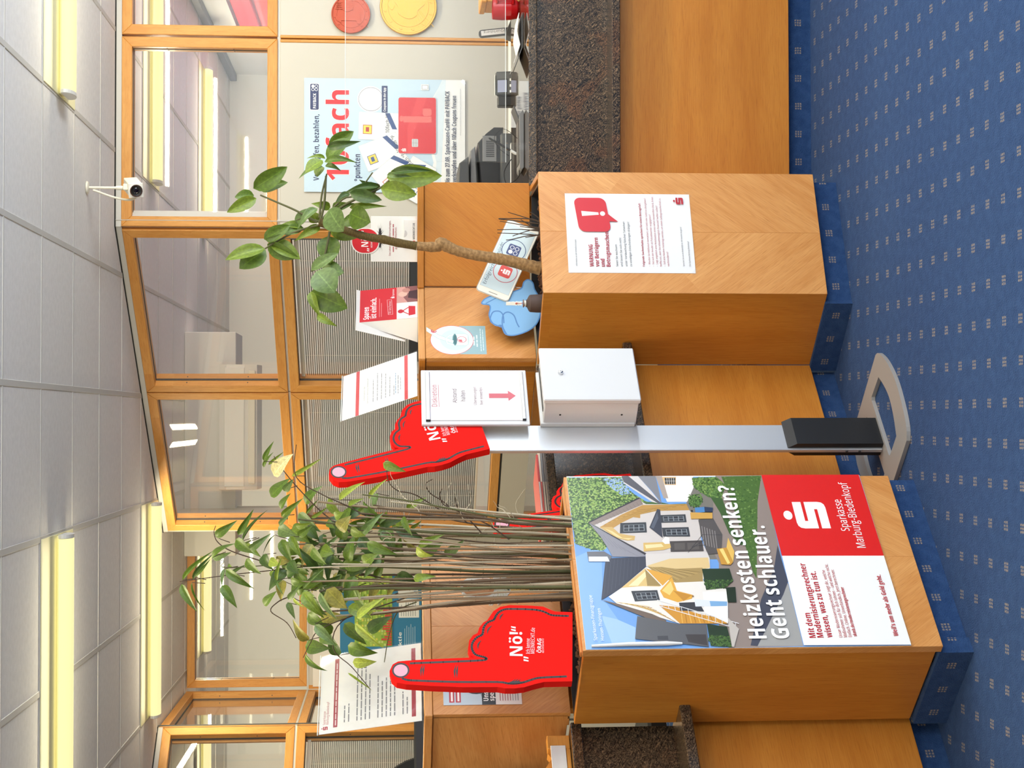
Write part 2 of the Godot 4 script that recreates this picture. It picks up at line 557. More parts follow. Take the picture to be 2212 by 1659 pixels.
func make_materials() -> void:
	var beech := wood_image(11, Color(0.80, 0.535, 0.215), Color(0.70, 0.42, 0.13), Color(0.57, 0.31, 0.085), 0.62)
	var veneer := wood_image(27, Color(0.86, 0.63, 0.38), Color(0.76, 0.50, 0.25), Color(0.64, 0.39, 0.17), 0.8)
	var framew := wood_image(45, Color(0.88, 0.65, 0.36), Color(0.80, 0.54, 0.25), Color(0.68, 0.43, 0.19), 0.9)
	M.counter = wood_mat(beech, 0.38)
	M.veneer = wood_mat(veneer, 0.38)
	M.frame = wood_mat(framew, 0.42)
	M.pale_wood = wood_mat(framew, 0.5, Color(1.0, 0.98, 0.86))
	# granite: dark, with tan flecks drawn out along flowing bands
	var g1 := noise(5, 0.012, 3); var g2 := noise(6, 0.14, 3); var g3 := noise(7, 0.34, 2); var g4 := noise(8, 0.008, 2)
	var gf := func(x: int, y: int) -> Color:
		var sw := g1.get_noise_2d(x, y) * 60.0
		var flow := g2.get_noise_2d(x * 0.5 + sw * 0.6, y * 1.1 + sw * 1.9)
		var fleck := g3.get_noise_2d(x * 0.75 + sw * 0.7, y * 1.2 + sw)
		var band := g4.get_noise_2d(x * 0.8 + 70.0, y + sw)
		var c := Color(0.10, 0.088, 0.082).lerp(Color(0.58, 0.47, 0.35), clampf(0.30 + flow * 0.65 + fleck * 1.15, 0, 1))
		if band > 0.22: c = c.lerp(Color(0.50, 0.31, 0.19), clampf((band - 0.22) * 2.0, 0, 0.55) * clampf(0.5 + fleck, 0, 1))
		if fleck < -0.42: c = c.lerp(Color(0.05, 0.05, 0.05), 0.7)
		return c
	var granite := image_from(1024, 1024, gf)
	M.granite = mat(Color.WHITE, 0.22)
	M.granite.albedo_texture = tex_of(granite)
	M.granite.uv1_triplanar = true
	M.granite.uv1_world_triplanar = true
	M.granite.uv1_scale = Vector3(0.62, 0.62, 0.62)
	M.granite_top = M.granite.duplicate()
	M.granite_top.roughness = 0.04
	M.granite_top.metallic_specular = 0.75
	# carpet: blue loop pile with little three by three blocks of sand-coloured stitches, eight to the tile side
	var c1 := noise(31, 0.35, 2); var c2 := noise(32, 0.02, 2); var c3 := noise(33, 0.9, 1)
	var cell := 128.0
	var cf := func(x: int, y: int) -> Color:
		var v := 0.5 + 0.42 * c1.get_noise_2d(x, y) + 0.25 * c3.get_noise_2d(x, y) + 0.22 * c2.get_noise_2d(x, y)
		var col := Color(0.115, 0.21, 0.365).lerp(Color(0.225, 0.335, 0.50), clampf(v, 0, 1))
		var fx := fposmod(x + 1.5 * c1.get_noise_2d(x * 0.3, y * 0.3), cell) - cell / 2.0
		var fy := fposmod(y + 1.5 * c1.get_noise_2d(y * 0.3, x * 0.3), cell) - cell / 2.0
		var px := fx + 16.5; var py := fy + 16.5
		if px >= 0.0 and px < 33.0 and py >= 0.0 and py < 33.0 and fmod(px, 11.0) < 7.6 and fmod(py, 11.0) < 7.2:
			col = col.lerp(Color(0.66, 0.57, 0.48), clampf(0.78 + 0.4 * c3.get_noise_2d(x * 1.7, y * 1.7), 0.2, 0.95))
		return col
	var carpet_i := image_from(1024, 1024, cf)
	var hf := func(x: int, y: int) -> Color:
		var v := 0.5 + 0.5 * c1.get_noise_2d(x, y) + 0.3 * c3.get_noise_2d(x, y)
		return Color(v, v, v)
	var carpet_h := tex_of(image_from(512, 512, hf))
	M.carpet = mat(Color.WHITE, 0.95, 0.0, 0.2)
	M.carpet.albedo_texture = tex_of(carpet_i)
	M.carpet.heightmap_enabled = true
	M.carpet.heightmap_texture = carpet_h
	M.carpet.heightmap_scale = 0.25
	M.carpet.rim_enabled = true
	M.carpet.rim = 0.1
	M.carpet.rim_tint = 0.8
	# ceiling board: fine pitted white
	var t1 := noise(61, 0.5, 2); var t2 := noise(62, 0.05, 2)
	var tf := func(x: int, y: int) -> Color:
		var v := 0.925 + 0.03 * t1.get_noise_2d(x, y) + 0.02 * t2.get_noise_2d(x, y)
		return Color(v, v * 0.992, v * 0.985)
	M.tile = mat(Color.WHITE, 0.9, 0.0, 0.2)
	M.tile.albedo_texture = tex_of(image_from(256, 256, tf))
	M.tile.uv1_triplanar = true
	M.tile.uv1_world_triplanar = true
	M.tile.uv1_scale = Vector3(2, 2, 2)
	M.bar = mat(Color(0.82, 0.81, 0.79), 0.8, 0.0, 0.2)
	M.channel = mat(Color(0.80, 0.795, 0.775), 0.4)
	M.dark_gap = mat(Color(0.10, 0.095, 0.09), 0.8)
	M.gasket = mat(Color(0.30, 0.30, 0.29), 0.6)
	M.wall = mat(Color(0.90, 0.895, 0.875), 0.75)
	M.wall_cool = mat(Color(0.88, 0.89, 0.885), 0.75)
	M.laminate = mat(Color(0.79, 0.775, 0.735), 0.42)
	M.laminate_left = mat(Color(0.80, 0.775, 0.715), 0.45)
	M.white_metal = mat(Color(0.82, 0.82, 0.825), 0.4, 0.0, 0.3)
	M.white_plastic = mat(Color(0.92, 0.92, 0.90), 0.4)
	M.cream_plastic = mat(Color(0.90, 0.885, 0.83), 0.4)
	M.alu = mat(Color(0.80, 0.81, 0.82), 0.42, 0.65)
	M.alu_base = mat(Color(0.66, 0.645, 0.625), 0.5, 0.35)
	M.black = mat(Color(0.085, 0.085, 0.088), 0.45)
	M.black_matt = mat(Color(0.06, 0.06, 0.062), 0.8)
	M.dark_grey = mat(Color(0.27, 0.275, 0.28), 0.5)
	M.mid_grey = mat(Color(0.45, 0.45, 0.45), 0.5)
	M.chrome = mat(Color(0.85, 0.85, 0.86), 0.12, 1.0)
	M.paper = mat(Color(0.90, 0.90, 0.905), 0.6)
	M.card = mat(Color(0.93, 0.92, 0.90), 0.6)
	M.ink = ink_mat(0.5)
	M.gloss_ink = ink_mat(0.3)
	M.foam = mat(Color(0.895, 0.12, 0.10), 0.9, 0.0, 0.2)
	M.soil = mat(Color(0.235, 0.165, 0.125), 0.95)
	M.pebble = mat(Color(0.40, 0.27, 0.19), 0.9)
	M.tub = mat(Color(0.11, 0.11, 0.115), 0.4)
	M.red_glaze = mat(Color(0.70, 0.05, 0.07), 0.12)
	M.red_blind = mat(Color(0.86, 0.10, 0.16), 0.7)
	M.red_blind.backlight_enabled = true
	M.red_blind.backlight = Color(0.5, 0.05, 0.08)
	M.pink_film = mat(Color(0.95, 0.45, 0.5), 0.7)
	M.pink_film.backlight_enabled = true
	M.pink_film.backlight = Color(0.5, 0.16, 0.2)
	M.blind = mat(Color(0.36, 0.38, 0.375), 0.3)
	M.clear = mat(Color(0.95, 0.97, 0.96, 0.015), 0.02)
	M.clear.transparency = BaseMaterial3D.TRANSPARENCY_ALPHA
	M.acrylic = mat(Color(0.95, 0.97, 0.97, 0.012), 0.03, 0.0, 0.3)
	M.acrylic.transparency = BaseMaterial3D.TRANSPARENCY_ALPHA
	M.acrylic_edge = mat(Color(0.86, 0.88, 0.87), 0.25)
	M.glow = mat(Color(0.60, 0.58, 0.48), 0.6, 0.0, 0.2)
	M.glow.emission_enabled = true
	M.glow.emission = Color(1.0, 0.955, 0.68)
	M.glow.emission_energy_multiplier = GLOW
	M.lamp_white = mat(Color(0.94, 0.92, 0.76), 0.6, 0.0, 0.2)
	M.leaf_image = leaf_image()
	var greens := [Color(0.46, 0.53, 0.18), Color(0.37, 0.46, 0.16), Color(0.27, 0.36, 0.15), Color(0.42, 0.50, 0.30), Color(0.64, 0.68, 0.30), Color(0.58, 0.54, 0.26), Color(0.88, 0.80, 0.62)]
	M.leaf = []
	for i in greens.size():
		var m := mat(greens[i] * 1.25, 0.42)
		m.albedo_texture = M.leaf_image
		m.cull_mode = BaseMaterial3D.CULL_DISABLED
		m.backlight_enabled = true
		m.backlight = Color(0.28, 0.34, 0.08)
		M.leaf.append(m)
	var bn := noise(71, 0.05, 3)
	var barkf := func(x: int, y: int) -> Color:
		var v := 0.5 + 0.5 * bn.get_noise_2d(x * 1.0, y * 0.9) + 0.2 * bn.get_noise_2d(x * 5.0, y * 7.0)
		return Color(0.44, 0.32, 0.19).lerp(Color(0.70, 0.55, 0.36), clampf(v, 0, 1))
	M.bark = mat(Color.WHITE, 0.85)
	M.bark.albedo_texture = tex_of(image_from(128, 256, barkf))
	M.bark.uv1_scale = Vector3(1, 6, 1)
	M.bark_green = mat(Color(0.62, 0.66, 0.50), 0.85)
	M.bark_green.albedo_texture = M.bark.albedo_texture
	M.bark_green.uv1_scale = Vector3(1, 14, 1)
	M.twig = mat(Color(0.30, 0.235, 0.185), 0.85)
	M.twig_green = mat(Color(0.36, 0.36, 0.22), 0.75)
	M.stalk = mat(Color(0.60, 0.52, 0.41), 0.8)
	M.stalk_pale = mat(Color(0.76, 0.71, 0.61), 0.8)
	M.stalk_dark = mat(Color(0.40, 0.33, 0.255), 0.85)

func leaf_image() -> ImageTexture:
	var n := noise(81, 0.03, 2)
	var f := func(x: int, y: int) -> Color:
		var u := absf(x - 63.5) / 63.5
		var v := y / 255.0
		var k := 0.80 + 0.12 * n.get_noise_2d(x, y)
		var vein := fmod(v * 9.0 - u * 1.6 + 4.0, 1.0)
		if vein < 0.09: k += 0.05
		if u < 0.045: k += 0.16
		return Color(k * 0.98, k, k * 0.92)
	return tex_of(image_from(128, 256, f))

# ---------------------------------------------------------------- room pieces
# upright board from p0 to p1 (plan points: x, depth; left to right as seen from the room), thickness going backwards
func board(parent: Node3D, called: String, p0: Vector2, p1: Vector2, y0: float, y1: float, th: float, m: Material, grain := 0.0, off := Vector2.ZERO, bev := 0.0015, front := 0.0) -> MeshInstance3D:
	var a := Vector3(p0.x, 0, -p0.y); var b := Vector3(p1.x, 0, -p1.y)
	var dir := (b - a).normalized()
	var nrm := dir.cross(Vector3.UP).normalized()
	var t := Transform3D(Basis(dir, Vector3.UP, nrm), a - Vector3(parent.position.x, 0, parent.position.z) - Vector3(0, parent.position.y, 0))
	return obj(called, box_mesh(Vector3(0, y0, -th), Vector3(a.distance_to(b), y1, front), bev, grain, off, t), m, parent)

# veneered board in two book-matched halves whose grain meets in a V
func chevron(parent: Node3D, called: String, p0: Vector2, p1: Vector2, y0: float, y1: float, th: float, m: Material, off := Vector2.ZERO, sides := [-52.0, 52.0]) -> void:
	var mid := (p0 + p1) / 2.0
	board(parent, called, p0, mid, y0, y1, th, m, sides[0], off, 0.0008)
	board(parent, called, mid, p1, y0, y1, th, m, sides[1], off + Vector2(0.37, 0.21), 0.0008)

# mitred frame of four members round x0..x1, y0..y1 (local to `o`), front at z = zf
func frame_set(o: Node3D, x0: float, y0: float, x1: float, y1: float, wd: float, zb: float, zf: float, m: Material, seed_ := 0) -> void:
	var ix0 := x0 + wd; var ix1 := x1 - wd; var iy0 := y0 + wd; var iy1 := y1 - wd
	var k := seed_ * 0.173
	obj("frame_rail", prism_mesh(pv([x0, y1, ix0, iy1, ix1, iy1, x1, y1]), zb, zf, Transform3D(), 0.0025, 0.0, Vector2(k, 0.11 + k)), m, o)
	obj("frame_rail", prism_mesh(pv([x0, y0, x1, y0, ix1, iy0, ix0, iy0]), zb, zf, Transform3D(), 0.0025, 0.0, Vector2(k + 0.3, 0.43 + k)), m, o)
	obj("frame_stile", prism_mesh(pv([x0, y0, ix0, iy0, ix0, iy1, x0, y1]), zb, zf, Transform3D(), 0.0025, 90.0, Vector2(k + 0.1, 0.63)), m, o)
	obj("frame_stile", prism_mesh(pv([x1, y0, x1, y1, ix1, iy1, ix1, iy0]), zb, zf, Transform3D(), 0.0025, 90.0, Vector2(k + 0.2, 0.83)), m, o)

var window_count := 0
func glazed(p: Vector2, deg: float, x0: float, x1: float, y0: float, y1: float) -> Node3D:
	window_count += 1
	var o := struct_node("window_%d" % window_count, w(p.x, 0, p.y), deg)
	var wd := 0.052
	frame_set(o, x0, y0, x1, y1, wd, -0.10, 0.0, M.frame, window_count)
	var st := st_new()
	var g := 0.0022
	for z in [-0.0545, -0.0455]:
		box(st, Vector3(x0 + wd - .001, y0 + wd - .001, z - .003), Vector3(x0 + wd + g, y1 - wd + .001, z + .003), 0.0)
		box(st, Vector3(x1 - wd - g, y0 + wd - .001, z - .003), Vector3(x1 - wd + .001, y1 - wd + .001, z + .003), 0.0)
		box(st, Vector3(x0 + wd, y0 + wd - .001, z - .003), Vector3(x1 - wd, y0 + wd + g, z + .003), 0.0)
		box(st, Vector3(x0 + wd, y1 - wd - g, z - .003), Vector3(x1 - wd, y1 - wd + .001, z + .003), 0.0)
	obj("gasket", done(st), M.gasket, o)
	st = st_new()
	box(st, Vector3(x0 + wd - .002, y0 + wd - .002, -0.0515), Vector3(x1 - wd + .002, y1 - wd + .002, -0.0485), 0.0)
	obj("pane", done(st), M.clear, o)
	st = st_new()
	for xs in [x0 + wd + .0005, x1 - wd - .0005]:
		for ys in [y0 + wd + (y1 - y0) * 0.22, y1 - wd - (y1 - y0) * 0.22]:
			for zz in [-0.026, -0.074]:
				box(st, Vector3(xs - .0012, ys - .003, zz - .003), Vector3(xs + .0012, ys + .003, zz + .003), 0.0)
	obj("screw", done(st), M.dark_grey, o)
	return o

func blind(p: Vector2, deg: float, x0: float, x1: float, y0: float, y1: float, z: float, label: String, tilt := 24.0) -> void:
	var o := thing("venetian_blind", label, "blind", w(p.x, 0, p.y), deg, "venetian blinds behind the lower panes")
	obj("headrail", box_mesh(Vector3(x0, y1 - .022, z - .022), Vector3(x1, y1, z + .004)), M.cream_plastic, o)
	var st := st_new()
	var y := y0 + 0.018
	while y < y1 - 0.026:
		var t := Transform3D(Basis(Vector3.RIGHT, deg_to_rad(tilt)), Vector3(0, y, z - .009))
		for k in 3:
			var a := -0.008 + k * 0.016 / 3.0; var b := a + 0.016 / 3.0
			var ha := 0.0016 * (1.0 - pow(a / 0.008, 2)); var hb := 0.0016 * (1.0 - pow(b / 0.008, 2))
			var q := [t * Vector3(x0 + .004, ha, a), t * Vector3(x1 - .004, ha, a), t * Vector3(x1 - .004, hb, b), t * Vector3(x0 + .004, hb, b)]
			var n: Vector3 = ((q[1] - q[0]).cross(q[3] - q[0])).normalized()
			quad(st, q[0], q[1], q[2], q[3], -n)
		y += 0.0118
	var s := obj("slats", done(st), M.blind, o)
	s.set_meta("kind", "stuff")
	obj("bottom_rail", box_mesh(Vector3(x0 + .002, y0, z - .018), Vector3(x1 - .002, y0 + .012, z - .001)), M.cream_plastic, o)
	for cx in [x0 + (x1 - x0) * 0.16, x0 + (x1 - x0) * 0.84]:
		obj("ladder_cord", box_mesh(Vector3(cx - .0008, y0, z), Vector3(cx + .0008, y1, z + .0012), 0.0), M.cream_plastic, o)

func room() -> void:
	# floor, one carpet; a motif centre sits at x = 1.465, depth = 5.496, every 0.1018 m
	var st := st_new()
	var per := 0.1018 * 8.0
	var fl := func(x: float, d: float) -> Vector2: return Vector2((x - 1.465) / per + 0.0625, (d - 5.496) / per + 0.0625)
	var x0 := -4.2; var x1 := 4.4; var d0 := -3.4; var d1 := 13.8
	quad(st, w(x0, 0, d0), w(x1, 0, d0), w(x1, 0, d1), w(x0, 0, d1), Vector3.UP, [fl.call(x0, d0), fl.call(x1, d0), fl.call(x1, d1), fl.call(x0, d1)])
	var slab := struct_obj("floor", done(st), M.carpet)
	obj("floor_slab", box_mesh(w(x0, -0.2, d1), w(x1, -0.002, d0), 0.0), M.dark_gap, slab)
	# ceiling: slab, lay-in boards and the bars between them
	var ce := struct_obj("ceiling", box_mesh(w(x0, CEIL + 0.012, d1), w(x1, CEIL + 0.2, d0), 0.0), M.wall)
	var tile := box_mesh(Vector3(-0.3115, 0, -0.3105), Vector3(0.3115, 0.010, 0.3105), 0.003)
	var lamps_at := {}
	for c in range(-6, 8):
		for r in range(-15, 13):
			var cx := 1.3855 + 0.6235 * (c + 0.5)
			var cd := 5.8215 + 0.6235 * (r + 0.5)
			if cx < x0 - .2 or cx > x1 + .2 or cd < d0 - .2 or cd > d1 + .2: continue
			var t := obj("ceiling_tile", tile, M.tile, ce)
			t.position = w(cx, CEIL + rng.randf_range(0.0, 0.0012), cd)
	for c in range(-6, 8):
		var cx := 1.3855 + 0.6235 * c
		if cx < x0 or cx > x1: continue
		obj("ceiling_bar", box_mesh(w(cx - .0125, CEIL - 0.0022, d1), w(cx + .0125, CEIL + 0.004, d0), 0.001), M.bar, ce)
	for r in range(-15, 14):
		var cd := 5.8215 + 0.6235 * r
		if cd < d0 or cd > d1: continue
		obj("ceiling_bar", box_mesh(w(x0, CEIL - 0.0018, cd + .0065), w(x1, CEIL + 0.004, cd - .0065), 0.001), M.bar, ce)

	# front hall: left, behind and right; the right and rear sides are glazed shop-front openings that daylight comes through
	struct_obj("wall_left", box_mesh(w(x0 - .2, -.2, d1), w(x0, CEIL + .2, d0), 0.0), mat(Color(0.62, 0.56, 0.48), 0.8))
	var wr := struct_node("wall_right")
	obj("wall_pier", box_mesh(w(x1, -.2, 13.8), w(x1 + .2, CEIL + .2, 7.6), 0.0), M.wall, wr)
	obj("wall_sill", box_mesh(w(x1, -.2, 7.6), w(x1 + .2, 0.35, d0), 0.0), M.wall, wr)
	obj("wall_head", box_mesh(w(x1, 2.75, 7.6), w(x1 + .2, CEIL + .2, d0), 0.0), M.wall, wr)
	for d in [7.6, 4.9, 2.2, -0.5, -3.2]:
		obj("wall_mullion", box_mesh(w(x1 + .04, 0.35, d + .05), w(x1 + .14, 2.75, d - .05), 0.004), M.alu, wr)
	obj("pane", box_mesh(w(x1 + .085, 0.35, 7.6), w(x1 + .091, 2.75, d0), 0.0), M.clear, wr)
	var wb := struct_node("wall_rear")
	obj("wall_pier", box_mesh(w(x0 - .2, -.2, d0), w(-2.4, CEIL + .2, d0 - .2), 0.0), M.wall, wb)
	obj("wall_pier", box_mesh(w(3.2, -.2, d0), w(x1 + .2, CEIL + .2, d0 - .2), 0.0), M.wall, wb)
	obj("wall_sill", box_mesh(w(-2.4, -.2, d0), w(3.2, 0.35, d0 - .2), 0.0), M.wall, wb)
	obj("wall_head", box_mesh(w(-2.4, 2.75, d0), w(3.2, CEIL + .2, d0 - .2), 0.0), M.wall, wb)
	for x in [-2.35, 0.4, 3.15]:
		obj("wall_mullion", box_mesh(w(x - .05, 0.35, d0 - .04), w(x + .05, 2.75, d0 - .14), 0.004), M.alu, wb)
	obj("pane", box_mesh(w(-2.4, 0.35, d0 - .085), w(3.2, 2.75, d0 - .091), 0.0), M.clear, wb)

	# offices behind the partition
	struct_obj("wall_office_back", box_mesh(w(x0, -.2, 13.8), w(x1, CEIL + .2, 13.6), 0.0), M.wall_cool)
	var wo := struct_node("wall_office_right")
	obj("wall_pier", box_mesh(w(3.0, 0, 8.6), w(3.12, CEIL, 8.1), 0.0), M.wall, wo)
	obj("wall_sill", box_mesh(w(3.0, 0, 13.6), w(3.12, 0.9, 8.6), 0.0), M.wall, wo)
	obj("wall_head", box_mesh(w(3.0, 2.72, 13.6), w(3.12, CEIL, 8.6), 0.0), M.wall_cool, wo)
	obj("wall_pier", box_mesh(w(3.0, 0, 13.6), w(3.12, 2.72, 12.75), 0.0), M.wall_cool, wo)
	obj("cornice", box_mesh(w(2.94, CEIL - .06, 13.6), w(3.0, CEIL - .005, 8.1), 0.004), M.dark_grey, wo)
	var rb := thing("roller_blind", "red roller blind drawn down the office window beyond the glass", "blind", w(3.02, 0, 0))
	obj("blind_cloth", box_mesh(Vector3(0.02, 0.95, -12.75), Vector3(0.024, 2.62, -8.6), 0.0), M.pink_film, rb)
	obj("blind_cassette", box_mesh(Vector3(-.015, 2.55, -12.75), Vector3(0.045, 2.70, -8.6), 0.006), M.red_blind, rb)
	# a white beam and the air conditioner on it, seen through the panes of the slanting wall
	struct_obj("trim_1", box_mesh(w(-0.93, 2.60, 11.2), w(0.60, CEIL, 10.75), 0.004), M.wall)
	var ac := thing("air_conditioner", "white wall air conditioner under the boxed beam behind the slanting glass wall", "air conditioner", w(-0.05, 2.42, 10.72))
	obj("casing", prism_mesh(pv([-.0, 0, .16, .02, .19, .1, .19, .22, .16, .27, 0, .28]), -0.42, 0.42, Transform3D(Basis(Vector3(0, 0, 1), Vector3.UP, Vector3(-1, 0, 0)), Vector3.ZERO), 0.004), M.white_plastic, ac)
	obj("louvre", box_mesh(Vector3(-.38, .03, .165), Vector3(.38, .075, .185), .004), M.cream_plastic, ac)
	obj("front_cover", box_mesh(Vector3(-.40, .10, .185), Vector3(.40, .235, .197), .006), M.white_plastic, ac)

	# partition between hall and offices
	var W1 := Vector2(0.99, 8.085); var W2 := Vector2(0.99, 8.09); var W4 := Vector2(-1.858, 9.59); var W3 := Vector2(-1.858, 10.85)
	var top := 2.914
	var mid := 2.12
	# right, facing: two lights over laminate panels
	glazed(W1, 0.0, 0.004, 0.983, mid, top)
	glazed(W1, 0.0, 0.995, 2.006, mid, top)
	var wp := struct_node("wall_back_right", w(W1.x, 0, W1.y))
	obj("wall_panel", box_mesh(Vector3(0.0, 0.02, -.05), Vector3(0.966, 2.106, -.004), .002), M.laminate, wp)
	obj("wall_panel", box_mesh(Vector3(1.002, 0.02, -.05), Vector3(2.0, 2.106, -.004), .002), M.laminate, wp)
	obj("edge_strip", box_mesh(Vector3(0.966, 0.02, -.05), Vector3(0.982, 2.106, 0.0), .003, 90.0), M.frame, wp)
	obj("edge_strip", box_mesh(Vector3(0.988, 0.02, -.05), Vector3(1.004, 2.106, 0.0), .003, 90.0, Vector2(.3, .2)), M.frame, wp)
	obj("joint", box_mesh(Vector3(-0.05, 0.02, -.095), Vector3(2.0, 2.12, -.052), 0.0), M.gasket, wp)
	obj("rail_cover", box_mesh(Vector3(0, 2.104, -.05), Vector3(2.0, 2.122, -.012), 0.001), M.channel, wp)
	# slanting right wall: two upper and two lower lights, laminate below
	glazed(W2, -45.0, -1.181, -0.020, mid, top)
	glazed(W2, -45.0, -2.372, -1.189, mid, top)
	glazed(W2, -45.0, -1.181, -0.020, 0.884, 2.107)
	glazed(W2, -45.0, -2.372, -1.189, 0.884, 2.107)
	wp = struct_node("wall_slant_right", w(W2.x, 0, W2.y), -45.0)
	obj("wall_panel", box_mesh(Vector3(-1.19, 0.02, -.05), Vector3(0, 0.872, -.004), .002), M.laminate_left, wp)
	obj("wall_panel", box_mesh(Vector3(-2.372, 0.02, -.05), Vector3(-1.19, 0.872, -.004), .002), M.laminate_left, wp)
	obj("edge_strip", box_mesh(Vector3(-2.376, 0.02, -.05), Vector3(-2.34, 0.872, 0.0), .002, 90.0), M.frame, wp)
	obj("post", box_mesh(Vector3(-0.017, 0.0, -.10), Vector3(0.03, CEIL, -.02), 0.0), M.channel, wp)
	obj("mullion", box_mesh(Vector3(-1.189, 0.0, -.10), Vector3(-1.181, top, -.012), 0.0), M.gasket, wp)
	obj("rail_cover", box_mesh(Vector3(-2.372, 2.107, -.10), Vector3(-.02, 2.12, -.012), 0.0), M.channel, wp)
	obj("rail_cover", box_mesh(Vector3(-2.372, 0.872, -.10), Vector3(-.02, 0.884, -.012), 0.0), M.gasket, wp)
	# alcove: return behind the slanting wall, facing light, left light
	var e2 := Vector2(0.99 - 2.376 * 0.7071, 8.09 + 2.376 * 0.7071)
	struct_obj("wall_alcove_right", box_mesh(w(e2.x - .005, 0, 10.85), w(e2.x + .085, CEIL, e2.y + .05), 0.0), M.laminate_left)
	glazed(W3, 0.0, 0.018, 1.15, mid, 2.938)
	wp = struct_node("wall_alcove_back", w(W3.x, 0, W3.y))
	obj("wall_panel", box_mesh(Vector3(0.02, 0.02, -.05), Vector3(1.25, 2.11, -.004), .002), M.laminate, wp)
	obj("wall_panel", box_mesh(Vector3(1.102, 2.11, -.05), Vector3(1.26, CEIL, -.004), .002), M.laminate, wp)
	obj("edge_strip", box_mesh(Vector3(0.0, 0.02, -.05), Vector3(0.026, 2.11, 0.0), .002, 90.0), M.frame, wp)
	obj("rail_cover", box_mesh(Vector3(0.0, 2.108, -.05), Vector3(1.25, 2.121, .0), 0.0), M.channel, wp)
	glazed(W4, 90.0, 0.008, 1.235, mid, 2.938)
	glazed(W4, 90.0, 0.008, 1.235, 0.884, 2.107)
	wp = struct_node("wall_alcove_left", w(W4.x, 0, W4.y), 90.0)
	obj("wall_panel", box_mesh(Vector3(0, 0.02, -.05), Vector3(1.24, 0.872, -.004), .002), M.laminate_left, wp)
	obj("rail_cover", box_mesh(Vector3(0, 2.107, -.05), Vector3(1.24, 2.12, .0), 0.0), M.channel, wp)
	# slanting left wall
	glazed(W4, 45.0, -1.18, -0.006, mid, top)
	glazed(W4, 45.0, -1.18, -0.006, 0.884, 2.107)
	glazed(W4, 45.0, -2.37, -1.19, mid, top)
	glazed(W4, 45.0, -2.37, -1.19, 0.884, 2.107)
	wp = struct_node("wall_slant_left", w(W4.x, 0, W4.y), 45.0)
	obj("wall_panel", box_mesh(Vector3(-2.37, 0.02, -.05), Vector3(0, 0.872, -.004), .002), M.laminate_left, wp)
	obj("wall_panel", box_mesh(Vector3(-3.2, 0.02, -.05), Vector3(-2.37, CEIL, -.004), .002), M.laminate_left, wp)
	obj("rail_cover", box_mesh(Vector3(-2.37, 2.107, -.10), Vector3(0, 2.12, -.004), 0.0), M.channel, wp)
	obj("post", box_mesh(Vector3(-0.006, 0.0, -.09), Vector3(0.02, CEIL, -.01), 0.0), M.gasket, wp)
	# grey channel where the partition meets the ceiling, with a dark gap in front of it
	var tr := struct_node("trim_2")
	for s in [[W1, 0.0, 0.0, 2.02, .914], [W2, -45.0, -2.385, 0.0, .914], [W4, 45.0, -3.2, 0.0, .914]]:
		var k := Node3D.new(); k.name = "channel_run"; tr.add_child(k, true)
		k.position = w(s[0].x, 0, s[0].y); k.rotation_degrees.y = s[1]
		obj("channel", box_mesh(Vector3(s[2], 2.914, -.10), Vector3(s[3], CEIL - .004, -.002), .002), M.channel, k)
		obj("shadow_gap", box_mesh(Vector3(s[2], CEIL - .0045, -.10), Vector3(s[3], CEIL + .01, 0.004), 0.0), M.dark_gap, k)
	blind(W2, -45.0, -1.125, -0.115, 0.945, 2.045, -.075, "lowered venetian blind behind the lower pane of the slanting wall, right of its mullion", 24.0)
	blind(W2, -45.0, -2.315, -1.245, 1.01, 2.045, -.075, "lowered venetian blind behind the pointing foam hand, left of the mullion", 24.0)
	blind(W4, 45.0, -1.125, -0.06, 0.945, 2.045, -.075, "venetian blind in the slanting left wall beside the brochure rack", 24.0)
	blind(W4, 45.0, -2.31, -1.245, 0.945, 2.045, -.075, "venetian blind in the slanting left wall, next window towards the hall", 24.0)

